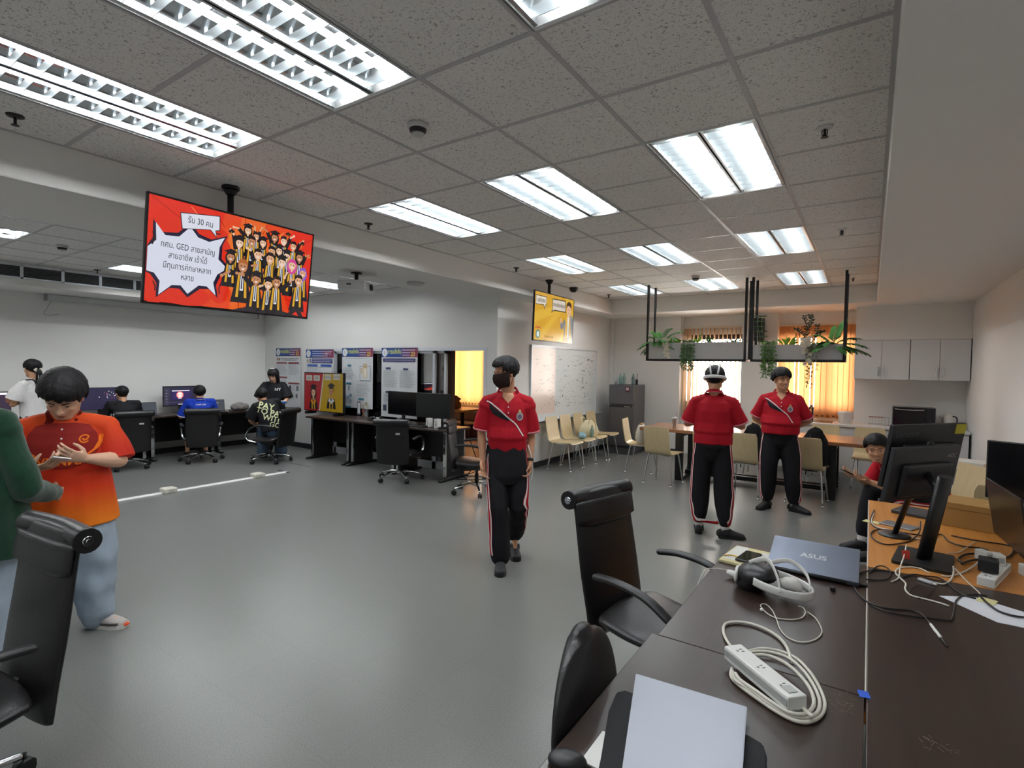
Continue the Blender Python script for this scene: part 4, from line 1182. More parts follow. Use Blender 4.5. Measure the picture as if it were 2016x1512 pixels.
for v in b.verts: v.co += noise.noise_vector(v.co*14)*.03; v.co.z = max(v.co.z, .002)
obj('body', b, mat('kraft_paper', '#b3804c', .8), t)
t = thing('sofa', 'grey upholstered bench below the blinds in the side room', 'bench', (-8.3, 9.8, -.1))
b = nb(); box(b, (-.7, -.3, .1), (.7, .3, .42), .04); obj('seat', b, mat('bench_fabric', '#8d7c72', .9), t)
b = nb(); box(b, (-.7, .2, .42), (.7, .32, .66), .04); obj('backrest', b, MATS['bench_fabric'], t)

# ------------------------------------------------------------ whiteboard, posters
t = thing('whiteboard', 'large whiteboard covered in faded scribbles on the wall above the plywood chairs', 'whiteboard', (XW, 8.36, 1.375))
b = nb(); box(b, (.002, -1.2, -.60), (.022, 1.2, .60)); obj('panel', b, mat('gloss_white_board', '#dfe4e4', .12), t)
b = nb()
for z in (-.615, .6): box(b, (.002, -1.215, z), (.034, 1.215, z+.03))
for y in (-1.215, 1.19): box(b, (.002, y, -.6), (.034, y+.025, .62))
obj('frame', b, M_ALU, t)
b = nb(); box(b, (.03, -1.18, -.63), (.11, 1.3, -.612)); box(b, (.1, -1.18, -.63), (.11, 1.3, -.60)); obj('pen_tray', b, M_ALU, t)
a = Art(); rnd = random.Random(9)
a.rect(-1.19, -.5, -.42, .59, '#e9d6cc')
for k in range(190):
    x, y = rnd.uniform(-1.1, 1.0), rnd.uniform(-.42, .5)
    c = rnd.choice(['#7d8385', '#9aa0a2', '#5f6668', '#8f9597', '#b0b4b5'])
    n = rnd.randint(4, 11); p = [(x, y)]
    for i in range(n): p.append((p[-1][0]+rnd.uniform(-.004, .022), y+rnd.uniform(-.014, .014)))
    a.line(p, .0038, c)
for x, y in ((.52, .22), (.58, .22), (.5, -.1), (.56, -.09), (.72, .42), (.77, .43), (.9, .4), (-.05, .3), (.3, .05), (.62, -.26), (-.24, -.22)): a.ell(x, y, .012, .018, '#33383b')
a.line([(-.55, -.28), (-.5, -.38), (-.46, -.3), (-.42, -.4)], .008, '#55595b'); a.line([(.5, .12), (.5, -.04), (.54, .1), (.54, -.04)], .008, '#55595b')
a.build('writing', art_mat('board_ink', rough=.2), t, (.0225, 0, 0), (0, 1, 0), (0, 0, 1))['kind'] = 'stuff'

def poster(label, x0, x1, z0, z1, kind, y=6.215, curl=0):
    w, h = x1-x0, z1-z0
    t = thing('poster', label, 'poster', ((x0+x1)/2, y, (z0+z1)/2), 0, 'competition posters')
    b = nb(); n = 16
    def bow(u): return -curl*(max(0, .5-u)**2)*.6-(.0 if u < .97 else 0)
    for s in (0, .0015):
        pass
    A = [[b.verts.new((sx*w/2, bow(i/n)+o, -h/2+h*i/n)) for sx in (-1, 1)] for o in (.0, .003) for i in range(n+1)]
    m = n+1
    for i in range(n):
        b.faces.new((A[i][0], A[i][1], A[i+1][1], A[i+1][0])); b.faces.new((A[m+i][1], A[m+i][0], A[m+i+1][0], A[m+i+1][1]))
        b.faces.new((A[i][0], A[i+1][0], A[m+i+1][0], A[m+i][0])); b.faces.new((A[i][1], A[m+i][1], A[m+i+1][1], A[i+1][1]))
    b.faces.new((A[0][0], A[m][0], A[m][1], A[0][1])); b.faces.new((A[n][0], A[n][1], A[m+n][1], A[m+n][0]))
    obj('sheet', b, mat('poster_paper', '#dde0e4', .5), t)
    a = Art(.0003); W, Hh = w/2, h/2
    top = Hh-.02; hb = .155
    n = 14
    for i in range(n):
        u = i/n; c = '#%02x%02x%02x' % tuple(int(p+(q-p)*u) for p, q in zip((30, 84, 170), (150, 52, 78) if u > .5 else (90, 70, 140)))
        a.rect(-W+w*u, top-hb, -W+w*(i+1)/n, top, c, i == 0)
    a.rect(-W, top-.012, W, top, '#22304f'); a.rect(-W, top-hb, -W+w*.6, top-hb+.012, '#22304f')
    a.ell(-W+.08, top-hb/2, .065, .068, '#e4e7ea'); a.line([(-W+.06, top-.11), (-W+.075, top-.05), (-W+.1, top-.11)], .006, '#8e97a8')
    if kind != 2:
        a.text('การแข่งขัน', -W+w*.37, top-hb*.42, .1, '#d8e05a', sx=.75, bold=True)
        a.text('23', W-.1, top-hb*.68, .1, '#f0d95c', bold=True)
    else:
        a.text('ครั้งที่ 23', W-.16, top-hb*.5, .07, '#e9c7d8', sx=.7)
    for k in range(3):
        y_ = top-.035-.042*k; a.rect(-W+w*(.58 if kind != 2 else .24), y_-.006, W-(.05 if k == 0 else .17), y_+.004, '#d5dcf2')
    def lines(x0, x1, yt, yb, c='#aab0b8', st=.022):
        y_ = yt
        while y_ > yb: a.rect(x0, y_-.006, x1-(x1-x0)*(.3*((int(y_*1000) % 7)/7)), y_, c, False); y_ -= st
    a._layer()
    if kind == 1:
        a.ell(-W+.06, top-hb-.06, .02, .03, '#b58a5c'); a.ell(-W+.12, top-hb-.06, .02, .03, '#a27a50')
        a.rect(-W+.18, top-hb-.055, W-.06, top-hb-.045, '#51565f'); a.rect(-W+.24, top-hb-.085, W-.12, top-hb-.077, '#51565f')
        for x in (-W+.03, .02): a.rect(x, top-hb-.15, x+W-.06, top-hb-.12, '#8c3740')
        lines(-W+.04, -.02, top-hb-.18, top-hb-.36); lines(.03, W-.04, top-hb-.18, top-hb-.36)
        a.rect(-W+.03, top-hb-.44, -.02, top-hb-.41, '#8c3740'); a.rect(.02, top-hb-.55, W-.03, top-hb-.52, '#8c3740')
        for k in range(4): a.rect(-W+.04+.085*k, top-hb-.54, -W+.11+.085*k, top-hb-.47, '#c9cdd4')
        for k, c in enumerate(('#3a3d44', '#cfd3d8', '#74797f')): a.rect(.05+.12*k, top-hb-.68, .12+.12*k, top-hb-.58, c)
        a.rect(-W+.03, top-hb-.66, -.02, top-hb-.63, '#5a3138'); lines(-W+.04, -.02, top-hb-.69, -Hh+.05)
        a.rect(.27, top-hb-.82, .33, top-hb-.74, '#6b7076'); a.rect(.05, top-hb-.84, .22, top-hb-.72, '#c3d3cc')
    elif kind == 2:
        a.ell(-W+.06, top-hb-.06, .025, .033, '#bd9a72'); a.rect(-W+.12, top-hb-.095, -W+.15, top-hb-.02, '#3b4a7c')
        a.rect(-W+.18, top-hb-.1, W-.03, top-hb-.015, '#343673'); a.rect(-W+.2, top-hb-.045, W-.05, top-hb-.035, '#c9cdea'); a.rect(-W+.2, top-hb-.08, W-.08, top-hb-.07, '#c9cdea')
        for x in (-W+.05, .04): a.rect(x, top-hb-.165, x+W-.1, top-hb-.125, '#2f5cb6')
        lines(-W+.04, -.02, top-hb-.19, -Hh+.05); a.rect(.02, top-hb-.33, W-.03, top-hb-.18, '#b9c2cf'); a.rect(.03, top-hb-.32, W-.04, top-hb-.19, '#e3e6ea'); lines(.04, W-.04, top-hb-.36, -Hh+.05)
    elif kind == 3:
        lines(-W+.1, W-.1, top-hb-.03, top-hb-.05, '#8b919a')
        for x, y_, ww in ((-.2, .14, .1), (-.22, .46, .14), (.12, .73, .14), (-.23, .88, .14)): a.rect(x-ww/2, top-hb-y_-.035, x+ww/2, top-hb-y_, '#3c7f9a')
        lines(-W+.04, -.06, top-hb-.2, top-hb-.38); a.rect(.08, top-hb-.42, .36, top-hb-.16, '#8d939b'); a.rect(.09, top-hb-.41, .35, top-hb-.17, '#dfe1e3'); a.rect(.17, top-hb-.37, .27, top-hb-.12, '#c9b58f'); a.rect(.18, top-hb-.36, .26, top-hb-.2, '#efe6d8'); a.rect(.1, top-hb-.3, .16, top-hb-.19, '#d8c8b2')
        a.rect(-.22, top-hb-.60, -.2, top-hb-.52, '#43607e')
        for k, (x, y_) in enumerate(((-.33, .68), (-.26, .7), (-.19, .66), (-.3, .76), (-.2, .76))): a.rect(x, top-hb-y_-.05, x+.06, top-hb-y_, ('#b7c9d6', '#8fb0c6', '#6d98b5')[k % 3])
        lines(.0, W-.05, top-hb-.46, top-hb-.7); lines(-W+.04, -.08, top-hb-.94, -Hh+.06)
        a.rect(.02, top-hb-1.03, .11, top-hb-.79, '#5e5a72'); a.rect(.035, top-hb-1.0, .095, top-hb-.81, '#eceef1')
        for x, y_, c in ((.15, .86, '#c7bca7'), (.24, .82, '#a7a48c'), (.16, .95, '#a0564a'), (.17, 1.03, '#8e7a5c'), (.28, .88, '#d5cfc4')): a.ell(x+.02, top-hb-y_, .035, .035, c)
    else:
        a.rect(-W+.04, top-hb-.075, W-.04, top-hb-.02, '#3a3768'); a.rect(-W+.08, top-hb-.052, W-.08, top-hb-.044, '#c6c9e2')
        for x, y_ in ((-.31, .17), (.1, .18), (-.31, .57), (.1, .58)): a.rect(x, top-hb-y_-.035, x+.12, top-hb-y_, '#454d74')
        lines(-W+.05, -.03, top-hb-.22, top-hb-.5, '#b0b4ba', .018); lines(.02, W-.05, top-hb-.22, top-hb-.5, '#b0b4ba', .018)
        lines(-W+.05, -.03, top-hb-.62, top-hb-.8); lines(.02, W-.05, top-hb-.62, top-hb-.8)
        a.rect(-W+.05, -Hh+.1, -W+.13, -Hh+.2, '#3b3f58'); lines(-W+.05, W-.1, -Hh+.4, -Hh+.25)
    a.build('print', art_mat('poster_ink'), t, (0, -.002, 0), (1, 0, 0), (0, 0, 1))
poster('competition poster with dark red section bars, leftmost of the wall posters', -10.0, -9.18, .78, 1.965, 1)
poster('competition poster with blue section bars, partly covered by the graduate sign', -9.0, -8.17, .78, 1.935, 2)
poster('competition poster with teal tabs and small pictures, third along the wall', -7.95, -7.13, .87, 1.955, 3, y=6.23)
poster('competition poster with purple title bar rising behind the twin monitors', -6.91, -6.07, .77, 1.95, 4, y=6.23)

# ------------------------------------------------------------ screens hung from the beam
def tv(label, loc, yaw, tilt, w, art, drop, emit):
    t = thing('hanging_screen', label, 'screen', loc, yaw-PI/2)  # local -y... faces local +x of world when yaw=0
    t.rotation_euler = (0, 0, yaw+PI/2)                          # local -y is the face
    h = w*.5659
    Rm = Matrix.Rotation(tilt, 4, 'X')
    def o(name, b, m, par=None, mtx=Rm):
        if mtx: bmesh.ops.transform(b, matrix=mtx, verts=b.verts)
        return obj(name, b, m, par or t)
    b = nb(); box(b, (-w/2, -.012, -h/2), (w/2, .012, h/2), .004); box(b, (-w*.42, .012, -h*.42), (w*.42, .045, h*.25), .015); cab = o('cabinet', b, M_BPLAS)
    b = nb(); e = .011
    box(b, (-w/2, -.016, h/2-e), (w/2, -.011, h/2)); box(b, (-w/2, -.016, -h/2), (w/2, -.011, -h/2+e*1.6)); box(b, (-w/2, -.016, -h/2), (-w/2+e, -.011, h/2)); box(b, (w/2-e, -.016, -h/2), (w/2, -.011, h/2)); o('bezel', b, mat('bezel_black', '#121214', .25))
    ax = Rm @ V((1, 0, 0)); ay = Rm @ V((0, 0, 1)); c = Rm @ V((0, -.0125, 0))
    art.build('picture', art_mat('screen_picture', emit, .2), t, c, ax, ay)
    b = nb(); cyl(b, (0, .09, h*.1), (0, .09, drop), .022, n=16); cyl(b, (0, .09, drop-.02), (0, .09, drop), .06, n=18); tube(b, [(0, .09, drop-.06), (0, .09, drop-.02)], [.03, .055], n=16); obj('ceiling_pole', b, M_BMET, t)
    b = nb(); box(b, (-.12, .04, -.12), (.12, .075, .16), .004); box(b, (-.03, .06, -.05), (.03, .11, .12), .004); obj('bracket', b, M_BMET, t)
    return t
def grad(a, x, y, s, skin, hairc, arms=None, cap=False, lean=0, legs=None, longh=False, gold='#e0a92c', rnd=None):
    K = '#1f1a20'
    # gown
    a.poly([(x-.030*s, y-.04*s), (x+.030*s, y-.04*s), (x+(.062+lean)*s, y-.21*s), (x+(-.062+lean)*s, y-.21*s)], K)
    a.poly([(x-.008*s, y-.035*s), (x+.008*s, y-.035*s), (x+(.010+lean*.5)*s, y-.14*s), (x+(-.010+lean*.5)*s, y-.14*s)], '#ecedf2')
    a.poly([(x-.003*s, y-.045*s), (x+.003*s, y-.045*s), (x+(.004+lean*.4)*s, y-.13*s), (x+(-.004+lean*.4)*s, y-.13*s)], '#2a2c4a')
    for e in (-1, 1): a.poly([(x+e*.012*s, y-.035*s), (x+e*.024*s, y-.04*s), (x+(e*.034+lean*.7)*s, y-.18*s), (x+(e*.018+lean*.7)*s, y-.18*s)], gold)
    for (dx, dy) in (arms or []):
        sx_ = 1 if dx > 0 else -1
        a.line([(x+sx_*.026*s, y-.05*s), (x+dx*.65*s, y+dy*.6*s)], .03*s, K); a.line([(x+dx*.6*s, y+dy*.55*s), (x+dx*s, y+dy*s)], .012*s, skin); a.ell(x+dx*s, y+dy*s, .010*s, .010*s, skin, 8)
    for (dx, dy) in (legs or []):
        a.line([(x, y-.19*s), (x+dx*.5*s, y-.19*s+dy*.3*s), (x+dx*s, y-.19*s+dy*s)], .035*s, '#2a242a'); a.ell(x+dx*s*1.06, y-.19*s+dy*s, .03*s, .013*s, K, 10, math.atan2(dy, dx) if abs(dx) > .05 else 0)
    if longh: a.ell(x, y-.01*s, .038*s, .05*s, hairc)
    a.rect(x-.007*s, y-.045*s, x+.007*s, y-.02*s, skin)
    a.ell(x, y, .027*s, .034*s, skin)
    a.poly([(x-.029*s, y+.004*s), (x-.028*s, y+.03*s), (x-.008*s, y+.042*s), (x+.018*s, y+.04*s), (x+.029*s, y+.024*s), (x+.029*s, y+.004*s), (x+.018*s, y+.016*s), (x-.012*s, y+.02*s)], hairc)
    for e in (-1, 1): a.ell(x+e*.0105*s, y+.002*s, .0035*s, .0042*s, '#241a18', 8, layer=e < 0)
    a.poly([(x-.011*s, y-.011*s), (x+.011*s, y-.011*s), (x+.006*s, y-.021*s), (x-.006*s, y-.021*s)], '#f3e9e2'); 
    if cap:
        a.poly([(x-.05*s, y+.035*s), (x, y+.058*s), (x+.05*s, y+.04*s), (x, y+.02*s)], K); a.line([(x+.048*s, y+.04*s), (x+.05*s, y+.01*s)], .004*s, gold)
def art_red():
    a = Art(.0002, (.604, .336))
    W, Hh = .604, .336
    a.rect(-W, -Hh, W, Hh, '#e8301c')
    a.poly([(-.25, -Hh), (.45, -Hh), (.30, .0), (.42, Hh), (-.12, Hh), (-.2, 0)], '#ea4a20'); a.poly([(-.05, -Hh), (.25, -Hh), (.16, .0), (.2, Hh), (.0, Hh)], '#ee6a2a')
    a.ell(.06, .02, .2, .26, '#ef7733')
    for p in ([(-.59, .33), (-.36, .2)], [(-.2, .34), (-.12, .24)], [(.03, .34), (.02, .22)], [(.2, .34), (.17, .25)], [(.6, .3), (.42, .2)], [(.02, -.33), (.01, -.24)], [(-.25, -.33), (-.12, -.2)], [(.6, -.31), (.4, -.2)], [(.6, .02), (.47, .03)]): a.line(p, .006, '#b02416')
    for p in ([(-.35, .32), (-.22, .2)], [(.34, .3), (.24, .18)], [(.6, .16), (.5, .12)]): a.line(p, .005, '#f7a064')
    # red puffs with dark outlines behind the burst
    for cx, cy, rx, ry in ((-.56, .10, .06, .1), (-.2, .17, .11, .06), (-.42, .17, .10, .05), (-.55, -.25, .07, .10), (-.13, -.2, .07, .10), (-.13, .05, .07, .11), (-.35, -.27, .16, .07)):
        a.ell(cx, cy, rx, ry, '#e2331d')
    star = [(-.560, .170), (-.501, .101), (-.417, .110), (-.350, .188), (-.297, .130), (-.222, .115), (-.115, .165), (-.148, .094), (-.152, .009), (-.085, -.046), (-.152, -.098), (-.177, -.159), (-.155, -.245), (-.221, -.190), (-.275, -.192), (-.344, -.258), (-.391, -.207), (-.446, -.212), (-.524, -.285), (-.520, -.195), (-.556, -.148), (-.600, -.140), (-.600, .012), (-.552, .060)]
    # scalloped outline: bulge between the points
    def scal(pts, grow):
        cx = sum(p[0] for p in pts)/len(pts); cy = sum(p[1] for p in pts)/len(pts); out = []
        for x, y in pts:
            d = math.hypot(x-cx, y-cy); out.append((max(-.603, x+(x-cx)/d*grow), y+(y-cy)/d*grow))
        return out
    a.poly(scal(star, .024), '#221a35'); a.poly(star, '#dfe3f2')
    for p in ([(-.575, .11), (-.56, .07), (-.575, .03)], [(-.2, .19), (-.17, .18), (-.145, .185)], [(-.56, -.2), (-.545, -.23), (-.545, -.26)], [(-.12, -.15), (-.135, -.19), (-.13, -.23)]): a.line(p, .008, '#2a1d22')
    a.poly([(-.42, .268), (-.157, .306), (-.152, .204), (-.181, .196), (-.172, .150), (-.222, .196), (-.405, .162)], '#433640'); a.poly([(-.414, .263), (-.163, .30), (-.158, .21), (-.187, .2), (-.176, .161), (-.218, .2), (-.399, .168)], '#e3e6f2')
    a.text('รับ 30 คน', -.285, .232, .058, '#1d1a26', sx=.75)
    for s_, y in (('กศน. GED สายสามัญ', .044), ('สายอาชีพ เข้าได้', -.022), ('มีทุนการศึกษาหลาก', -.088), ('หลาย', -.152)): a.text(s_, -.352, y, .056, '#1d1a26', sx=.72)
    rnd = random.Random(2)
    S = ('#f1c3a0', '#e7ae86', '#c98a62', '#f3cdb2'); Hc = ('#221a1c', '#2b1d1a', '#1c1820', '#6b3d22')
    P = [(.048, .253, .9, 1, [(-.12, .0), (.02, .05)]), (.112, .224, .8, 0, [(-.02, .08), (.05, .09)]), (.258, .247, .95, 1, [(-.1, .05)]), (.335, .235, .95, 0, [(.09, .06)]), (.163, .187, .9, 1, None), (.417, .212, .95, 0, [(.09, .06)]), (.072, .178, 1, 0, None), (-.021, .15, 1.0, 1, [(-.07, .08)]),
         (.294, .154, .95, 1, None), (.231, .137, 1, 0, None), (.472, .135, 1.05, 1, [(.08, .03)]), (.356, .124, 1, 1, None), (.117, .091, 1.1, 0, [(-.08, .03)]), (.214, .08, 1.15, 0, [(-.07, .02)]), (-.089, .038, 1, 1, None), (.312, .068, 1.1, 1, None), (.40, .061, 1.15, 2, [(-.05, -.09)]), (.499, .015, 1.05, 3, None), (-.001, -.013, 1.25, 4, [(-.12, -.07), (.08, .02)])]
    for i, (x, y, s, k, arms) in enumerate(P):
        hc = {0: Hc[i % 3], 1: Hc[(i+1) % 3], 2: '#d9489f', 3: '#8d63d0', 4: '#b5672f'}[k]
        grad(a, x, y, s, S[i % 4], hc, arms, cap=k == 1, longh=k in (1, 2, 3) and i % 2 == 0 or k in (2, 3))
    for x, y, s, legs, arms in ((.104, -.091, 1.15, [(-.15, -.05), (-.05, -.1)], [(-.13, .02)]), (.202, -.114, 1.1, [(-.14, -.06), (.06, -.09)], [(-.06, -.02)]), (.267, -.088, 1.2, [(.12, -.06), (.20, -.05)], [(.15, .02)]), (.454, -.05, 1.15, [(-.06, -.07), (.04, -.08)], [(-.06, .0)])):
        grad(a, x, y, s, S[int(x*100) % 4], Hc[int(x*50) % 3], arms, legs=legs, cap=x < .25)
    for x, y in ((-.109, .21), (.33, .285), (.46, .24)): a.poly([(x-.025, y), (x, y+.02), (x+.025, y+.004), (x, y-.015)], '#1f1a20'); a.line([(x, y), (x-.01, y-.04)], .004, '#e0a92c')
    return a
def art_yellow():
    a = Art(.0002); W, Hh = .604, .336
    a.rect(-W, -Hh, W, Hh, '#d9a41e')
    for p in ([(-W, -.1), (-W, .05), (W, .34), (W, .26)], [(-W, -.34), (-.4, -.34), (.5, Hh), (.35, Hh)], [(.1, -.34), (.3, -.34), (W, .1), (W, .2)]): a.poly(p, '#e4b633')
    a.poly([(-.58, .29), (-.27, .29), (-.27, .17), (-.3, .165), (-.32, .1), (-.36, .165), (-.58, .155)], '#3a2d18'); a.poly([(-.57, .28), (-.28, .28), (-.28, .18), (-.307, .175), (-.32, .125), (-.35, .175), (-.57, .165)], '#e6dccb')
    a.poly([(-.095, .29), (.33, .3), (.35, .12), (-.04, .115), (-.12, .075), (-.10, .13)], '#3a2d18'); a.poly([(-.08, .275), (.31, .285), (.33, .135), (-.04, .13), (-.085, .105), (-.085, .135)], '#ded3c2')
    a.text('แชทเลย', -.42, .225, .08, '#2a2118', sx=.9, bold=True); a.text('รายละเอียดหลักสูตร', .12, .205, .075, '#2a2118', sx=.65, bold=True)
    a.ell(-.49, -.25, .06, .06, '#2f7f86'); a.ell(-.49, -.25, .035, .04, '#e9efe9'); a.line([(-.56, -.17), (-.52, -.15), (-.47, -.16), (-.43, -.15)], .02, '#c4472f')
    a.text('Facebook page', -.16, -.27, .05, '#3a2d18', sx=.9)
    # student waving
    a.poly([(.30, -.336), (.60, -.336), (.60, .06), (.52, .10), (.40, .08), (.30, -.1)], '#8a8f96'); a.poly([(.36, .07), (.42, .09), (.40, -.336), (.33, -.336)], '#e2b64a'); a.poly([(.45, .08), (.49, .08), (.56, -.336), (.50, -.336)], '#e2b64a')
    a.poly([(.41, .08), (.46, .08), (.46, -.25), (.42, -.25)], '#e8e6ea'); a.poly([(.26, -.336), (.5, -.336), (.44, -.26), (.3, -.28)], '#c9722c')
    a.line([(.32, .0), (.22, -.13), (.19, -.02)], .06, '#7a7f88'); a.ell(.19, -.01, .03, .04, '#e6b08a')
    a.rect(.41, .06, .47, .13, '#dba27c'); a.ell(.44, .17, .075, .095, '#ecbb96'); a.poly([(.35, .19), (.36, .26), (.43, .3), (.52, .27), (.53, .17), (.5, .21), (.42, .235), (.37, .2)], '#4a2a1c')
    for x in (.415, .465): a.ell(x, .175, .009, .012, '#2a1a14', 10)
    a.line([(.41, .125), (.44, .113), (.47, .125)], .008, '#8a3b2a')
    return a
tv('large red screen with cartoon graduates hanging from the ceiling pole on the left', (-3.85, 2.09, 2.36), R(2.3), R(7.0), 1.23, art_red(), CZ-2.36, .17)
tv('yellow screen with a waving cartoon student hanging above the whiteboard', (-3.88, 6.81, 2.36), R(1.8), R(1.5), 1.23, art_yellow(), CZ-2.36, .14)
# dome camera hanging behind the yellow screen
t = thing('dome_camera', 'dark ceiling dome beside the pole of the yellow screen', 'camera', (-3.99, 7.62, CZ))
b = nb(); lathe(b, [(.001, 0), (.07, 0), (.07, -.02), (.055, -.06), (.03, -.075), (.001, -.078)], n=20); obj('dome', b, M_BPLAS, t)
# graduate sign standing on the desk: a framed display
t = thing('desk_display', 'framed red and yellow display with two cartoon graduates standing on the computer desk', 'display', (-8.06, 5.93, .74))
b = nb(); box(b, (-.555, -.02, .05), (.555, .03, .75), .004); obj('frame', b, M_BPLAS, t)
a = Art(.0003); W, Hh = .54, .335
a.rect(-W, -Hh, .0, Hh, '#b8222c'); a.poly([(.02, Hh), (W, Hh), (W, -Hh), (-.10, -Hh)], '#c9a418'); a.poly([(.0, Hh), (.03, Hh), (-.09, -Hh), (-.12, -Hh)], '#d9d2c0')
for k in range(6): a.line([(.28, .05), (.28+.3*math.cos(-.9+k*.45), .05+.34*math.sin(-.9+k*.45))], .006, '#8f7210')
for x, y, t_ in ((-.4, .25, 'กศน.'), (-.18, .25, 'GED'), (.14, .27, 'สายสามัญ'), (.38, .28, 'สายอาชีพ')): a.rect(x-.09, y-.05, x+.09, y+.05, '#d8d5cc'); a.text(t_, x, y, .06, '#2c2b30', sx=.8)
def bust(x, y, sk, girl):
    a.poly([(x-.13, y-.30), (x+.13, y-.30), (x+.09, y-.12), (x-.09, y-.12)], '#1a171b')
    if girl: a.ell(x, y-.02, .085, .14, '#221c20')
    a.rect(x-.02, y-.13, x+.02, y-.06, sk); a.ell(x, y, .058, .075, sk)
    a.poly([(x-.04, y-.11), (x, y-.17), (x+.04, y-.11), (x+.09, y-.16), (x, y-.22), (x-.09, y-.16)], '#d8dadc' if not girl else '#d98e2b')
    for e in (-1, 1): a.poly([(x+e*.02, y-.19), (x+e*.05, y-.19), (x+e*.05, y-.30), (x+e*.02, y-.30)], '#d0a428')
    a.poly([(x-.06, y+.02), (x-.05, y+.08), (x+.05, y+.08), (x+.06, y+.02), (x+.03, y+.05), (x-.03, y+.05)], '#221c20')
    a.poly([(x-.11, y+.10), (x, y+.155), (x+.11, y+.11), (x, y+.06)], '#1a171b'); a.poly([(x-.05, y+.06), (x+.05, y+.06), (x+.05, y+.1), (x-.05, y+.1)], '#1a171b')
    for e in (-1, 1): a.ell(x+e*.024, y+.0, .009, .012, '#241a18', 10)
    a.line([(x-.02, y-.04), (x, y-.047), (x+.02, y-.04)], .006, '#7a3026')
bust(-.27, -.01, '#e8b896', True); bust(.24, .02, '#c98e62', False)
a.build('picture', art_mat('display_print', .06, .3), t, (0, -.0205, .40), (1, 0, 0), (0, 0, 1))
for x in (-.4, .4): b = nb(); box(b, (x-.02, -.1, 0), (x+.02, .12, .05), .004); obj('foot', b, M_BMET, t)

# ------------------------------------------------------------ ceiling fittings
def detector(label, x, y, z=CZ):
    t = thing('smoke_detector', label, 'smoke detector', (x, y, z), 0, 'smoke detectors')
    b = nb(); lathe(b, [(.001, 0), (.055, 0), (.055, -.02), (.05, -.028), (.001, -.028)], n=24); obj('base', b, mat('detector_white', '#c9c8c6', .5), t)
    b = nb(); lathe(b, [(.047, -.028), (.045, -.034), (.043, -.034), (.044, -.04), (.042, -.04), (.04, -.046), (.038, -.046), (.036, -.052), (.001, -.052)], n=24); obj('vent_ring', b, M_BPLAS, t)
    b = nb(); lathe(b, [(.001, -.05), (.037, -.05), (.03, -.06), (.001, -.062)], n=24); obj('cap', b, MATS['detector_white'], t)
detector('smoke detector near the large red screen, on the main ceiling', -2.05, 2.09)
detector('smoke detector on the far part of the main ceiling, above the planters', -2.04, 7.5)
detector('smoke detector on the ceiling of the computer area', -7.59, 2.12)
M_ROSE = mat('white_rosette', '#d0d0d0', .4); M_SPR = mat('dark_bronze', '#2b2728', .4, .4)
def sprinkler(label, x, y, z=CZ):
    t = thing('sprinkler', label, 'sprinkler', (x, y, z), 0, 'ceiling sprinklers')
    b = nb(); lathe(b, [(.001, 0), (.04, 0), (.036, -.008), (.012, -.01), (.001, -.01)], n=20); obj('rosette', b, M_ROSE if x > -1 else M_SPR, t)
    b = nb(); cyl(b, (0, 0, -.005), (0, 0, -.045), .007, n=10); tube(b, [(-.011, 0, -.012), (-.013, 0, -.035), (0, 0, -.05)], .003, n=6); tube(b, [(.011, 0, -.012), (.013, 0, -.035), (0, 0, -.05)], .003, n=6); cyl(b, (0, 0, -.05), (0, 0, -.053), .018, n=14); obj('head', b, M_SPR, t)
for lb, x, y in (('sprinkler left of the nearest lights, close to the beam', -3.8, .87), ('sprinkler on the right strip of ceiling, nearest of that strip', -.24, 3.27), ('sprinkler on the right strip of ceiling, middle one', -.255, 5.66), ('sprinkler on the right strip of ceiling near the planter rod', -.235, 8.6),
                 ('sprinkler beside the beam, left of the light behind the red screen', -3.85, 3.3), ('sprinkler beside the beam, before the yellow screen', -3.86, 5.76), ('sprinkler beside the beam at the far corner', -3.83, 8.63), ('sprinkler on the ceiling of the computer area behind the red screen', -9.15, 2.95)): sprinkler(lb, x, y)
t = thing('ceiling_speaker', 'round white dome on the beam underside right of the projector', 'speaker', (-4.70, 4.77, SZ))
b = nb(); lathe(b, [(.001, 0), (.10, 0), (.105, -.012), (.095, -.03), (.06, -.042), (.001, -.045)], n=28); obj('dome', b, mat('dome_white', '#c6c7c7', .5), t)
b = nb(); tube(b, [(.104*math.cos(R(a)), .104*math.sin(R(a)), -.008) for a in range(40, 145, 8)], .007, n=8); obj('dark_rim', b, M_BPLAS, t)
t = thing('projector', 'white projector hanging under the beam', 'projector', (-4.80, 3.95, 2.46), R(35-90))
b = nb(); box(b, (-.21, -.15, 0), (.21, .15, .10), .012); obj('body', b, mat('projector_white', '#d5d7d8', .4), t)
b = nb(); box(b, (-.12, -.154, .02), (.0, -.149, .08)); box(b, (-.205, -.154, .02), (-.14, -.149, .08)); obj('vent_grille', b, mat('projector_grey', '#a9abac', .5), t)
b = nb(); box(b, (.2095, -.05, .045), (.2115, .0, .06)); obj('badge', b, M_BPLAS, t)
b = nb(); cyl(b, (-.02, .15, .05), (-.02, .175, .05), .035, n=20); obj('lens', b, M_BPLAS, t)
b = nb(); cyl(b, (0, 0, .1), (0, 0, .21), .022, n=14); box(b, (-.09, -.06, .1), (.09, .06, .115), .003)
for a in range(4): tube(b, [(0, 0, .12), (.1*math.cos(a*PI/2+.7), .09*math.sin(a*PI/2+.7), .102)], .007, n=6)
cyl(b, (0, 0, .195), (0, 0, .21), .06, n=18); obj('mount', b, M_BMET, t)
t = thing('projection_screen', 'rolled-up projection screen in a white case on the left wall', 'projection screen', (-10.36, 4.36, 2.545))
b = nb(); box(b, (-.07, -1.66, 0), (.04, 1.66, .095), .02); obj('case', b, mat('screen_case', '#c9cccd', .4), t)
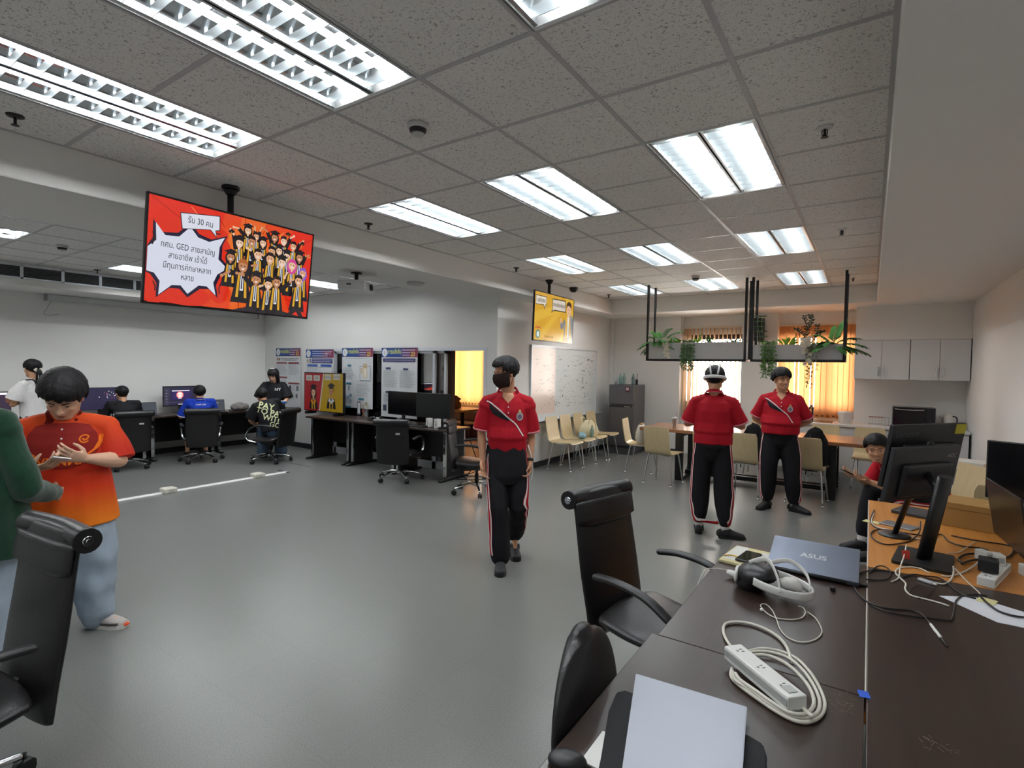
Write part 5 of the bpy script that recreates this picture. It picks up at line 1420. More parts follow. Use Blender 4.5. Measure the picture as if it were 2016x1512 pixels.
for y in (-1.675, 1.66): b = nb(); box(b, (-.075, y, -.005), (.045, y+.015, .10), .004); obj('end_cap', b, mat('case_end', '#8d9092', .5), t)
b = nb(); tube(b, spline([(0, -1.6, .0), (.01, -1.66, -.12), (-.02, -1.68, -.22), (-.05, -1.5, -.2)], 6), .003, n=6); obj('cord', b, mat('grey_cord', '#9c9c9c', .5), t)
t = thing('air_grille', 'long slotted air-conditioning grille along the left soffit', 'air grille', (AX, 2.6, 2.82))
b = nb(); L0 = -4.8; L1 = 3.6
box(b, (.0, L0, -.09), (.012, L1, -.072)); box(b, (.0, L0, .072), (.012, L1, .09))
y = -4.8
while y < L1: box(b, (.0, y, -.09), (.012, y+.035, .09)); y += .44
obj('frame', b, M_ALU, t)
b = nb(); box(b, (-.002, L0, -.075), (.0005, L1, .075)); obj('dark_back', b, M_DARK, t)
b = nb()
for k in range(9): z = -.066+.0165*k; prism(b, [(.001, z), (.009, z-.006), (.009, z-.003), (.001, z+.003)], (0, L0, 0), (1, 0, 0), (0, 0, 1), (0, L1-L0, 0))
obj('louvres', b, mat('grille_grey', '#6a6c6e', .5), t)
t = thing('wall_speaker', 'black wall loudspeaker on the pillar between the two windows', 'speaker', (-1.68, YF-.11, 2.17))
b = nb(); box(b, (-.11, -.09, 0), (.11, .07, .40), .012); obj('cabinet', b, M_BPLAS, t)
b = nb(); box(b, (-.095, -.095, .02), (.095, -.09, .38), .002); obj('grille', b, M_BMET, t)
b = nb(); box(b, (-.03, .07, .15), (.03, .11, .25)); obj('bracket', b, M_BMET, t)
# raised floor trunking and floor boxes
t = thing('floor_trunking', 'white cable duct running along the grey floor', 'cable duct', (-7.27, 3.5, 0))
b = nb(); prism(b, [(-.035, 0), (.035, 0), (.02, .014), (-.02, .014)], (0, -1.8, 0), (1, 0, 0), (0, 0, 1), (0, 3.0, 0)); obj('duct', b, mat('duct_white', '#e4e5e5', .4), t)
for lb, y in (('cream floor socket box on the white duct, nearer one', 3.06), ('cream floor socket box on the white duct, farther one', 4.23)):
    t = thing('floor_socket', lb, 'floor socket', (-7.26, y, .0), 0, 'floor socket boxes')
    b = nb(); box(b, (-.08, -.075, 0), (.08, .075, .06), .012); obj('box', b, mat('cream_plastic', '#d6d4c8', .5), t)
    b = nb(); box(b, (.0805, -.03, .015), (.082, .03, .045)); obj('socket', b, mat('socket_grey', '#b9b8b0', .5), t)
b = nb(); box(b, (-9.1, 5.15, 0), (-7.35, 5.165, .003)); box(b, (-7.45, 4.66, 0), (-7.2, 4.70, .012)); tag(obj('floor_strip', b, mat('strip_grey', '#5d6062', .6)), 'dark joint strip across the floor by the corner chairs', 'floor strip')
# ------------------------------------------------------------ the people in the room
def poly_cloth(name, col, **k): return mat(name, col, .75, var=.08, scale=30, bump=.15, bscale=420, spec=.25, **k)
M_RED = poly_cloth('red_polo_cloth', '#b5192a'); M_BLK = poly_cloth('black_sports_cloth', '#19191d'); M_WHT = poly_cloth('white_knit', '#e6e4e4')
M_PINK = poly_cloth('pale_trim', '#d98a94'); M_SHOE = mat('black_canvas', '#1f1f22', .7, bump=.1, bscale=300); M_SOLE = mat('dark_rubber', '#151516', .7)
M_JEAN = mat('washed_denim', '#a0afbf', .85, var=.18, scale=9, bump=.2, bscale=300, spec=.2)
M_JEAN2 = mat('blue_denim', '#51647a', .85, var=.2, scale=9, bump=.2, bscale=300, spec=.2)
M_CREST = mat('silver_crest', '#b7b1b8', .5); M_CREST2 = mat('crest_grey', '#77717c', .5); M_GOLD = mat('crest_gold', '#c9a46a', .5)
M_MASK = mat('brown_mask', '#3b2926', .7, bump=.1, bscale=200)
def rz_of(dx, dy): return math.atan2(-dx, dy)

def school_front(p, side_stripes=True):
    """diagonal black flash with white piping, crest, sleeve mark on the red school polo"""
    t, j, s, bv = p['t'], p['j'], p['s'], p['shirt_bvh']
    zc = j['chest'].z; F = front_plane(0, .7)
    po = p['shirt_o']
    def pt(q): return [(x*s, zc+z*s) for x, z in q]
    poly_decal('flash', pt([(-.155, .075), (-.10, .03), (-.04, -.015), (.02, -.06), (.0, -.065), (-.06, -.045), (-.12, -.015), (-.15, .03)]), F, bv, M_BLK, po, off=.003)
    line_decal('piping', pt([(-.175, .088), (-.15, .08), (-.08, .03), (.0, -.04), (.06, -.09), (.10, -.15), (.125, -.19)]), .010*s, F, bv, M_WHT, po, off=.004)
    poly_decal('crest', pt(ellp(.095, -.03, .029, .036, 18)), F, bv, M_CREST, po, off=.0035)
    poly_decal('crest_ring', pt(ellp(.095, -.033, .018, .02, 16)), F, bv, M_CREST2, po, off=.0045)
    poly_decal('crest_top', pt(ellp(.095, .012, .012, .012, 12)), F, bv, M_GOLD, po, off=.004)
    line_decal('placket', pt([(0, .07), (.002, -.02)]), .022*s, F, bv, M_RED, po, off=.004)
    for z in (.045, .0): poly_decal('button', pt(ellp(.001, z, .0055, .0055, 10)), F, bv, M_WHT, po, off=.006)
def trouser_stripes(p, sides='rl', yo=0):
    t, j, s = p['t'], p['j'], p['s']; bv = bvh_of(p['pants'])
    for k in sides:
        x = 1 if k == 'r' else -1
        hp, kn, an = j['hip_'+k], j['knee_'+k], j['ankle_'+k]
        for o, m, w in ((0, M_RED, .034), (-.0125, M_WHT, .0075), (.0125, M_WHT, .0075)):
            path = [hp+V((0, 0, .06*s)), hp, hp.lerp(kn, .5), kn, kn.lerp(an, .5), kn.lerp(an, .9)]
            q = [((v.y+yo)*x+o, v.z) for v in path]
            line_decal('side_stripe', q, w*s, side_plane(x*.7), bv, m, p['pants_o'], off=.004 if m is M_RED else .0055)

POLO = dict(m=M_RED, collar=True, trim=M_PINK, sleeve=.86, sr=.074, hem=.02, bloom=True, cuffs=M_PINK, loose=1.05, name='polo_shirt')
TRK = dict(m=M_BLK, loose=1.28, shoe=M_SHOE, sole=M_SOLE, sock=M_WHT, name='track_trousers')

def masked_boy():
    rz = rz_of(.60, -.80)
    p = person('walking person in a red polo shirt and brown face mask, looking aside', (-2.49, 3.62, 0), rz, 1.70,
        J=dict(knee_r=(.075, .13, .50), ankle_r=(.045, .13, .085), toe_r=(.05, .29, .03), knee_l=(-.10, .08, .50), ankle_l=(-.085, -.20, .19), toe_l=(-.09, -.09, .06),
               head=(.03, .045, 1.59), sho_r=(.172, -.01, 1.35), sho_l=(-.172, -.01, 1.35),
               elb_r=(.215, -.04, 1.09), wri_r=(.2, .03, .865), elb_l=(-.205, -.05, 1.07), wri_l=(-.19, .03, .855)),
        head=(-58, -10, 4), hair=dict(front=50, side=80, back=118, sweep=.35, n=130, vol=.012), face=dict(open=.45, mask=True, look=.5, down=1), build=.9,
        hands=dict(r=dict(n=(-.6, .5, 0), curl=.45), l=dict(n=(.8, .2, 0), curl=.6)), shirt=dict(POLO), pants=dict(TRK, loose=1.2, cuff=.085, len=.95), voxel=.005, seed=3)
    t, j, MH, hs = p['t'], p['j'], p['MH'], p['hs']
    # mask
    b = nb()
    def T(x, y, z): return MH @ V((x*hs, y*hs, z*hs))
    R3 = MH.to_3x3()
    rows = [(.012, [(-.072, .0), (-.05, .062), (-.02, .088), (0, .104), (.02, .088), (.05, .062), (.072, .0)]), (-.02, [(-.074, .0), (-.052, .07), (-.022, .1), (0, .118), (.022, .1), (.052, .07), (.074, .0)]),
            (-.055, [(-.07, .0), (-.052, .066), (-.022, .1), (0, .116), (.022, .1), (.052, .066), (.07, .0)]), (-.088, [(-.062, .0), (-.046, .05), (-.02, .082), (0, .094), (.02, .082), (.046, .05), (.062, .0)]), (-.112, [(-.05, .0), (-.03, .038), (-.014, .06), (0, .066), (.014, .06), (.03, .038), (.05, .0)])]
    G = [[b.verts.new(T(x*1.13, y+.014, z-.006)) for x, y in r] for z, r in rows]
    for i in range(4):
        for k in range(6): b.faces.new((G[i][k], G[i][k+1], G[i+1][k+1], G[i+1][k]))
    bmesh.ops.solidify(b, geom=b.faces[:], thickness=.003)
    bmesh.ops.subdivide_edges(b, edges=b.edges[:], cuts=1, use_grid_fill=True)
    mk = obj('face_mask', b, M_MASK, t, flat=60)
    for x in (-1, 1):
        for z0, z1 in ((.0, .018), (-.1, -.03)):
            b = nb(); tube(b, [T(x*.07, .004, z0-.004), T(x*.079, -.012, (z0+z1)/2), T(x*.082, -.028, z1)], .0016, n=6); obj('ear_loop', b, M_MASK, mk)
    school_front(p); trouser_stripes(p, yo=.045)
    # wrist watch on the left wrist
    W, E = j['wri_l'], j['elb_l']; d = (W-E).normalized(); b = nb()
    tube(b, [W-d*.03, W-d*.008], [.031, .0305], n=16); obj('wristwatch_strap', b, M_SOLE, t)
    # jacket tied round the waist: hangs in front of the thighs
    zb = 1.0
    b = nb()
    tube(b, [(0, .0, .99), (0, .005, .93), (0, .02, .83), (0, .04, .73), (.0, .05, .67)], [(.16, .125), (.168, .13), (.172, .13), (.175, .12), (.17, .09)], n=26, up=(0, 1, 0))
    me = fuse(b, .01, 2); wrinkle(me, .014, 8, (1.6, 1.6, .5), 4)
    jk = mobj('tied_jacket', me, M_BLK, t)
    b = nb(); tube(b, spline([(-.17, .03, 1.0), (-.20, .04, .9), (-.215, .02, .78), (-.2, .03, .7)], 5), .006, n=6); obj('jacket_sleeve_stripe', b, M_WHT, jk)
masked_boy()

def vr_boy():
    p = person('person in a red polo shirt seen from behind, wearing a white virtual reality headset', (-1.27, 5.44, 0), rz_of(-.18, .98), 1.67,
        J=dict(head=(.0, .05, 1.555), knee_r=(.11, .0, .49), ankle_r=(.135, -.04, .085), toe_r=(.30, .0, .03), knee_l=(-.11, .03, .49), ankle_l=(-.115, .03, .085), toe_l=(-.12, .2, .03),
               sho_r=(.172, 0, 1.325), sho_l=(-.172, 0, 1.325), elb_r=(.255, .04, 1.10), wri_r=(.13, .24, 1.14), elb_l=(-.25, .05, 1.10), wri_l=(-.12, .26, 1.13)),
        head=(0, -6, 0), hair=dict(front=55, side=84, back=112, n=120), build=1.02, hands=dict(r=dict(n=(-.4, 0, -.9), curl=.75), l=dict(n=(.4, 0, -.9), curl=.75)),
        shirt=dict(POLO, hem=.0), pants=dict(TRK, ring=M_RED, cuff=.066, len=.80), seed=8)
    t, MH, hs = p['t'], p['MH'], p['hs']
    trouser_stripes(p, yo=-.05)
    M_VR = mat('white_headset_plastic', '#e4e4e6', .35); M_VRD = mat('dark_headset_foam', '#3a3b40', .6)
    def T(x, y, z): return MH @ V((x*hs, y*hs, z*hs))
    # a worn thing of its own
    v = thing('vr_headset', 'white virtual reality headset strapped around the head of the person by the table', 'headset', t.location, t.rotation_euler.z)
    b = nb(); obox(b, T(0, .125, .012), (.17, .06, .09), MH.to_3x3(), .025); obj('visor', b, M_VR, v)
    b = nb(); tube(b, [T(.112*math.sin(a), -.02+.13*math.cos(a), .004-.01*math.cos(a)) for a in [R(20+320*k/28) for k in range(29)]], [(.006, .016)]*29, n=8, up=MH.to_3x3() @ V((0, 0, 1))); obj('head_strap', b, M_VR, v)
    for x in (-.032, .032):
        b = nb(); tube(b, [T(x*(1+.5*math.sin(R(a))), -.03-.128*math.cos(R(a)), .03+.122*math.sin(R(a))) for a in range(2, 160, 12)], [(.003, .0085)]*14, n=8, up=MH.to_3x3() @ V((1, 0, 0))); obj('top_strap', b, M_VR, v)
    for q, (k, nm) in enumerate((('r', 'right'), ('l', 'left'))):
        w = p['j']['wri_'+k]; x = 1 if k == 'r' else -1
        c = thing('vr_controller', 'white headset controller held in the %s hand of the person wearing the headset' % nm, 'controller', t.matrix_basis @ (w+V((-x*.03, .07, -.03))), t.rotation_euler.z)
        b = nb(); tube(b, [(0, -.03, -.04), (0, .01, 0), (0, .035, .02)], [.014, .016, .02], n=10, round_=True); obj('grip', b, M_VR, c)
vr_boy()

def smiling_boy():
    p = person('smiling person in a red polo shirt facing the room with hands behind the back', (-.86, 6.93, 0), rz_of(.14, -.99), 1.655,
        J=dict(head=(.0, .05, 1.545), elb_r=(.275, -.07, 1.08), wri_r=(.12, -.17, .95), elb_l=(-.285, -.07, 1.07), wri_l=(-.08, -.19, .94),
               sho_r=(.178, -.01, 1.305), sho_l=(-.178, -.01, 1.305), ankle_r=(.12, -.02, .085), toe_r=(.2, .11, .03), knee_r=(.115, .02, .48), ankle_l=(-.17, .0, .085), knee_l=(-.135, .02, .48), toe_l=(-.31, .07, .03)),
        head=(24, -4, 7), hair=dict(front=62, side=84, back=114, sweep=.3, n=140, vol=.016), face=dict(open=.15, smile=1), build=1.14, headscale=1.04,
        hands=dict(r=dict(d=(-.8, -.1, -.4), n=(0, -1, 0), curl=.5), l=dict(d=(.8, -.1, -.4), n=(0, -1, 0), curl=.5)),
        shirt=dict(POLO, hem=.01, loose=1.08), pants=dict(TRK, loose=1.25, cuff=.075, len=.83, ring=M_RED), voxel=.0055, seed=12)
    school_front(p); trouser_stripes(p, yo=.04)
smiling_boy()

def seated_boy():
    p = person('crouching person on a chair behind the desk monitors, holding a phone and smiling', (.50, 5.98, 0), rz_of(-.87, -.50), 1.66,
        J=dict(pelvis=(0, 0, .53), waist=(0, .13, .66), chest=(0, .29, .79), neck=(0, .42, .87), head=(0, .50, .96),
               hip_r=(.1, .03, .51), hip_l=(-.1, .03, .51), knee_r=(.16, .44, .55), knee_l=(-.14, .46, .53), ankle_r=(.14, .52, .085), ankle_l=(-.13, .55, .085), toe_r=(.15, .68, .03), toe_l=(-.15, .71, .03),
               sho_r=(.19, .34, .83), sho_l=(-.19, .34, .83), elb_r=(.22, .42, .6), elb_l=(-.24, .36, .60), wri_r=(.08, .62, .69), wri_l=(-.09, .60, .68)),
        head=(58, -8, 8), hair=dict(front=56, side=84, back=116, sweep=.4, n=140, vol=.012), face=dict(open=.4, smile=1, look=.3), build=.95,
        hands=dict(r=dict(d=(-.2, .9, .2), n=(-.2, -.1, 1), curl=.5), l=dict(d=(.15, .9, .2), n=(.2, -.1, 1), curl=.55)),
        shirt=dict(POLO, hem=.0, bloom=False, collar=True), pants=dict(TRK, ring=M_RED, loose=1.15, cuff=.066, len=.80), voxel=.0055, seed=21)
    trouser_stripes(p)
    t = p['t']
    o = thing('phone', 'black phone held by the seated person behind the monitors', 'phone', t.matrix_basis @ V((-.005, .72, .735)), t.rotation_euler.z)
    b = nb(); obox(b, (0, 0, 0), (.072, .15, .009), Euler((R(25), 0, 0)).to_matrix(), .003); obj('case', b, M_SOLE, o)
    # black strap bag across the body
    b = nb(); tube(b, spline([(-.16, .42, .90), (-.10, .46, .80), (.02, .38, .70), (.12, .24, .62)], 6), [(.004, .022)]*19, n=8, up=(0, 1, .6)); obj('bag_strap', b, M_BLK, t)
seated_boy()

def orange_man():
    mo = bpy.data.materials.new('orange_print_cloth'); mo.use_nodes = True
    N = mo.node_tree.nodes; L = mo.node_tree.links; q = N['Principled BSDF']; q.inputs['Roughness'].default_value = .7; q.inputs['Specular IOR Level'].default_value = .25
    tc = N.new('ShaderNodeTexCoord'); sx = N.new('ShaderNodeSeparateXYZ'); L.new(tc.outputs['Object'], sx.inputs[0])
    nz = N.new('ShaderNodeTexNoise'); nz.inputs['Scale'].default_value = 5; L.new(tc.outputs['Object'], nz.inputs['Vector'])
    ad = N.new('ShaderNodeMath'); ad.operation = 'MULTIPLY_ADD'; ad.inputs[1].default_value = .06; L.new(nz.outputs['Fac'], ad.inputs[0]); L.new(sx.outputs['Z'], ad.inputs[2])
    mr = N.new('ShaderNodeMapRange'); mr.inputs['From Min'].default_value = .66; mr.inputs['From Max'].default_value = 1.4; L.new(ad.outputs[0], mr.inputs['Value'])
    cr = N.new('ShaderNodeValToRGB'); e = cr.color_ramp.elements
    e[0].position = 0; e[0].color = lin('#ef8a1c'); e[1].position = 1; e[1].color = lin('#e2561c')
    for ps, c in ((.16, '#e9701a'), (.36, '#d63a17'), (.62, '#bf2c1c'), (.8, '#cf3f1c')): x = e.new(ps); x.color = lin(c)
    L.new(mr.outputs[0], cr.inputs[0]); L.new(cr.outputs[0], q.inputs['Base Color'])
    M_MAROON = poly_cloth('maroon_panel_cloth', '#8c2420'); M_OR = poly_cloth('orange_flash_cloth', '#ee7a22')
    p = person('person in an orange sports polo and light jeans bowing over a phone', (-3.96, 1.11, 0), rz_of(.93, -.37), 1.64,
        J=dict(pelvis=(0, 0, .86), waist=(0, .0, 1.0), chest=(0, .0, 1.17), neck=(0, .03, 1.315), head=(-.005, .115, 1.43),
               sho_r=(.2, .0, 1.235), sho_l=(-.2, .0, 1.235), elb_r=(.29, .04, 1.02), elb_l=(-.26, .05, 1.03), wri_r=(.10, .27, 1.045), wri_l=(-.115, .27, 1.085),
               ankle_l=(-.14, .0, .085), toe_l=(-.30, .11, .03), ankle_r=(.12, -.05, .085), toe_r=(.18, .1, .03), knee_l=(-.13, .03, .45), knee_r=(.12, .02, .45), hip_l=(-.1, 0, .84), hip_r=(.1, 0, .84)),
        head=(-6, -40, -3), skin=M_SKIN_F, hair=dict(front=58, side=84, back=112, sweep=.25, n=170, vol=.016, burn=92), face=dict(open=.3, smile=.2, down=1), build=1.24, headscale=1.14,
        hands=dict(r=dict(d=(-.75, .55, .25), n=(-.3, -.25, .9), curls=(.45, .5, .55, .6), thumb=.8), l=dict(d=(.62, .6, .3), n=(.5, -.6, .5), curls=(.5, .6, .65, .7), thumb=.8)),
        shirt=dict(m=mo, collar=True, collar_m=M_MAROON, trim=M_OR, vneck=False, sleeve=.98, sr=.088, hem=-.2, loose=1.06, hemw=1.22, wr=.012, name='sports_polo'),
        pants=dict(m=M_JEAN, loose=1.4, rise=.02, shoe=mat('grey_runner', '#b9b3b0', .6), sole=mat('pale_sole', '#d8d4cf', .6), cuff=.105, len=.96, wr=.026, name='jeans'), voxel=.005, seed=31)
    t, j, s, bv = p['t'], p['j'], p['s'], p['shirt_bvh']; po = p['shirt_o']
    F = front_plane(0, .7); z0 = j['chest'].z
    def pt(q): return [(x, z0+z) for x, z in q]
    poly_decal('chest_panel', pt([(-.155, .04), (-.12, .09), (-.05, .105), (.05, .105), (.12, .09), (.155, .04), (.165, -.05), (.13, -.13), (0, -.15), (-.13, -.13), (-.165, -.05)]), F, bv, M_MAROON, po, off=.003, sub=5)
    for x in (-1, 1):
        poly_decal('shoulder_flash', pt([(x*.165, .03), (x*.16, -.01), (x*.14, -.05), (x*.085, -.095), (x*.12, -.08), (x*.16, -.05), (x*.182, -.02), (x*.19, .03)][::x]), F, bv, M_OR, po, off=.0045, sub=4)
    line_decal('logo_ring', pt([(.10+.021*math.cos(a), .012+.021*math.sin(a)) for a in [R(20+300*k/12) for k in range(13)]]), .007, F, bv, M_OR, po, off=.005)
    line_decal('logo_bar', pt([(.092, .016), (.1, .004), (.117, .016)]), .008, F, bv, M_OR, po, off=.005)
    text_decal('chest_lettering', 'TVKMMAS', .066, F @ Matrix.Translation((-.0, z0-.112, 0)), bv, M_OR, po, off=.005)
    for z in (.07, .02): poly_decal('button', pt(ellp(.0, z, .005, .005, 10)), F, bv, M_WHT, po, off=.006)
    # red and orange accents of the running shoes
    a, to = j['ankle_l'], j['toe_l']; d = (to-a).normalized(); d.z = 0; d.normalize()
    b = nb(); tube(b, [a+d*.155+V((0, 0, -.06)), a+d*.19+V((0, 0, -.067))], [(.03, .016), (.02, .008)], n=12, up=(0, 0, 1), round_=True); obj('shoe_toe_cap', b, mat('orange_toe', '#d8532a', .5), t)
    b = nb(); tube(b, [a-d*.05+V((0, 0, -.045)), a-d*.0+V((0, 0, -.03))], [(.042, .03), (.046, .028)], n=12, up=(0, 0, 1), round_=True); obj('shoe_heel_patch', b, mat('red_heel', '#a32c2c', .5), t)
    xs_ = V((d.y, -d.x, 0)); z0_ = V((0, 0, -a.z))
    b = nb(); prism(b, [(q_*1.0, w_*1.03) for q_, w_ in ((-.062, .0), (-.05, .030), (-.02, .035), (.05, .038), (.11, .047), (.155, .043), (.17, .0), (.155, -.043), (.11, -.047), (.05, -.038), (-.02, -.035), (-.05, -.030))], a+z0_+V((0, 0, .024)), d, -xs_, (0, 0, .014)); obj('shoe_band', b, mat('dark_grey_rubber', '#55504f', .6), t)
    for q_ in (.05, .07, .09): b = nb(); tube(b, [a+d*q_+xs_*.026+V((0, 0, -.004-q_*.28)), a+d*q_+V((0, 0, .012-q_*.28)), a+d*q_-xs_*.026+V((0, 0, -.004-q_*.28))], .005, n=6, round_=True); obj('shoelace', b, M_WHT, t)
    ph = thing('phone', 'white-edged phone held in both hands by the person in orange', 'phone', t.matrix_basis @ V((-.012, .345, 1.10)), t.rotation_euler.z)
    E3 = Euler((R(14), R(-14), R(12))).to_matrix()
    b = nb(); obox(b, (0, 0, 0), (.078, .16, .009), E3, .004); obj('case', b, mat('white_phone_case', '#e3e0de', .3), ph)
    b = nb(); obox(b, E3 @ V((0, 0, .0047)), (.07, .15, .001), E3); obj('screen', b, mat('phone_glass', '#16161a', .1), ph)
    b = nb(); w, e = j['wri_r'], j['elb_r']; dd = (w-e).normalized(); tube(b, [w-dd*.035, w-dd*.02], [.038, .037], n=16); obj('wristwatch_strap', b, M_SOLE, t)
orange_man()

def green_person():
    M_G = mat('green_fleece', '#1b3d2c', .95, var=.25, scale=22, bump=.5, bscale=240, spec=.1, sheen=.4)
    person('person in a dark green fleece sweater at the left edge, standing behind the leather chair', (-3.645, .646, 0), R(34), 1.66,
        J=dict(elb_r=(.27, .02, 1.0), wri_r=(.2, .24, .93)), hair=dict(front=56, side=90, back=116, n=90), face=None, build=1.15, voxel=.007,
        shirt=dict(m=M_G, sleeve=1.2, sr=.08, hem=-.25, loose=1.22, wr=.016, hemw=1.08, name='fleece_sweater'), pants=dict(m=M_JEAN, loose=1.3, shoe=M_SHOE, sole=M_SOLE, cuff=.09, wr=.012, name='jeans'), seed=41)
green_person()

def white_woman():
    p = person('person in a white puff-sleeved blouse with glasses and a ribboned ponytail', (-9.12, 2.24, 0), rz_of(-.9, -.42), 1.64,
        J=dict(elb_r=(.21, .06, 1.06), wri_r=(-.02, .24, 1.08), elb_l=(-.21, .07, 1.06), wri_l=(.03, .21, 1.12)), head=(-6, -4, 0), female=1, skin=M_SKIN,
        hair=dict(front=50, side=86, back=118, n=110, vol=.004), face=dict(open=.7), build=.92, voxel=.007,
        hands=dict(r=dict(d=(-.9, .1, .2), n=(0, -1, 0)), l=dict(d=(.9, .0, .2), n=(0, -1, 0))),
        shirt=dict(m=M_WHT, sleeve=.75, sr=.1, hem=-.1, loose=1.05, wr=.012, name='blouse'), pants=dict(m=M_BLK, loose=1.3, shoe=M_SHOE, cuff=.08, name='trousers'), seed=51)
    t, MH, hs = p['t'], p['MH'], p['hs']
    def T(x, y, z): return MH @ V((x*hs, y*hs, z*hs))
    b = nb(); tube(b, spline([T(0, -.11, -.02), T(.0, -.135, -.06), T(.0, -.125, -.16), T(0, -.11, -.27), T(0, -.1, -.36)], 5), [.022+.014*math.sin(PI*k/20) for k in range(21)], n=10, round_=True); obj('ponytail', b, M_HAIR, t)
    b = nb()
    for x in (-1, 1):
        tube(b, [T(0, -.115, -.03), T(x*.03, -.135, -.005), T(x*.055, -.13, -.02), T(x*.03, -.13, -.04), T(0, -.12, -.03)], [(.004, .012)]*5, n=8)
        tube(b, spline([T(0, -.12, -.03), T(x*.02, -.15, -.1), T(x*.028, -.15, -.22)], 4), [(.003, .012)]*9, n=8)
    obj('hair_ribbon', b, mat('cream_ribbon', '#e9e1d0', .7), t)
    b = nb()
    for x in (-1, 1):
        tube(b, [T(x*.034+.021*math.cos(2*PI*k/16), .093, .0+.018*math.sin(2*PI*k/16)) for k in range(16)], .0016, n=6, closed=True)
        tube(b, [T(x*.055, .091, .004), T(x*.078, .05, .006), T(x*.082, -.01, .004)], .0016, n=6)
    tube(b, [T(-.013, .095, .004), T(.013, .095, .004)], .0016, n=6)
    obj('glasses', b, mat('pale_frame', '#d8c7a4', .3, .5), t)
    b = nb()
    for x in (-1, 1): tube(b, spline([(x*.14, .03, 1.36), (x*.10, -.1, 1.38), (x*.06, -.125, 1.3), (0, -.135, 1.22)], 4), [(.004, .01)]*13, n=6)
    obj('blouse_trim', b, M_BLK, t)
white_woman()

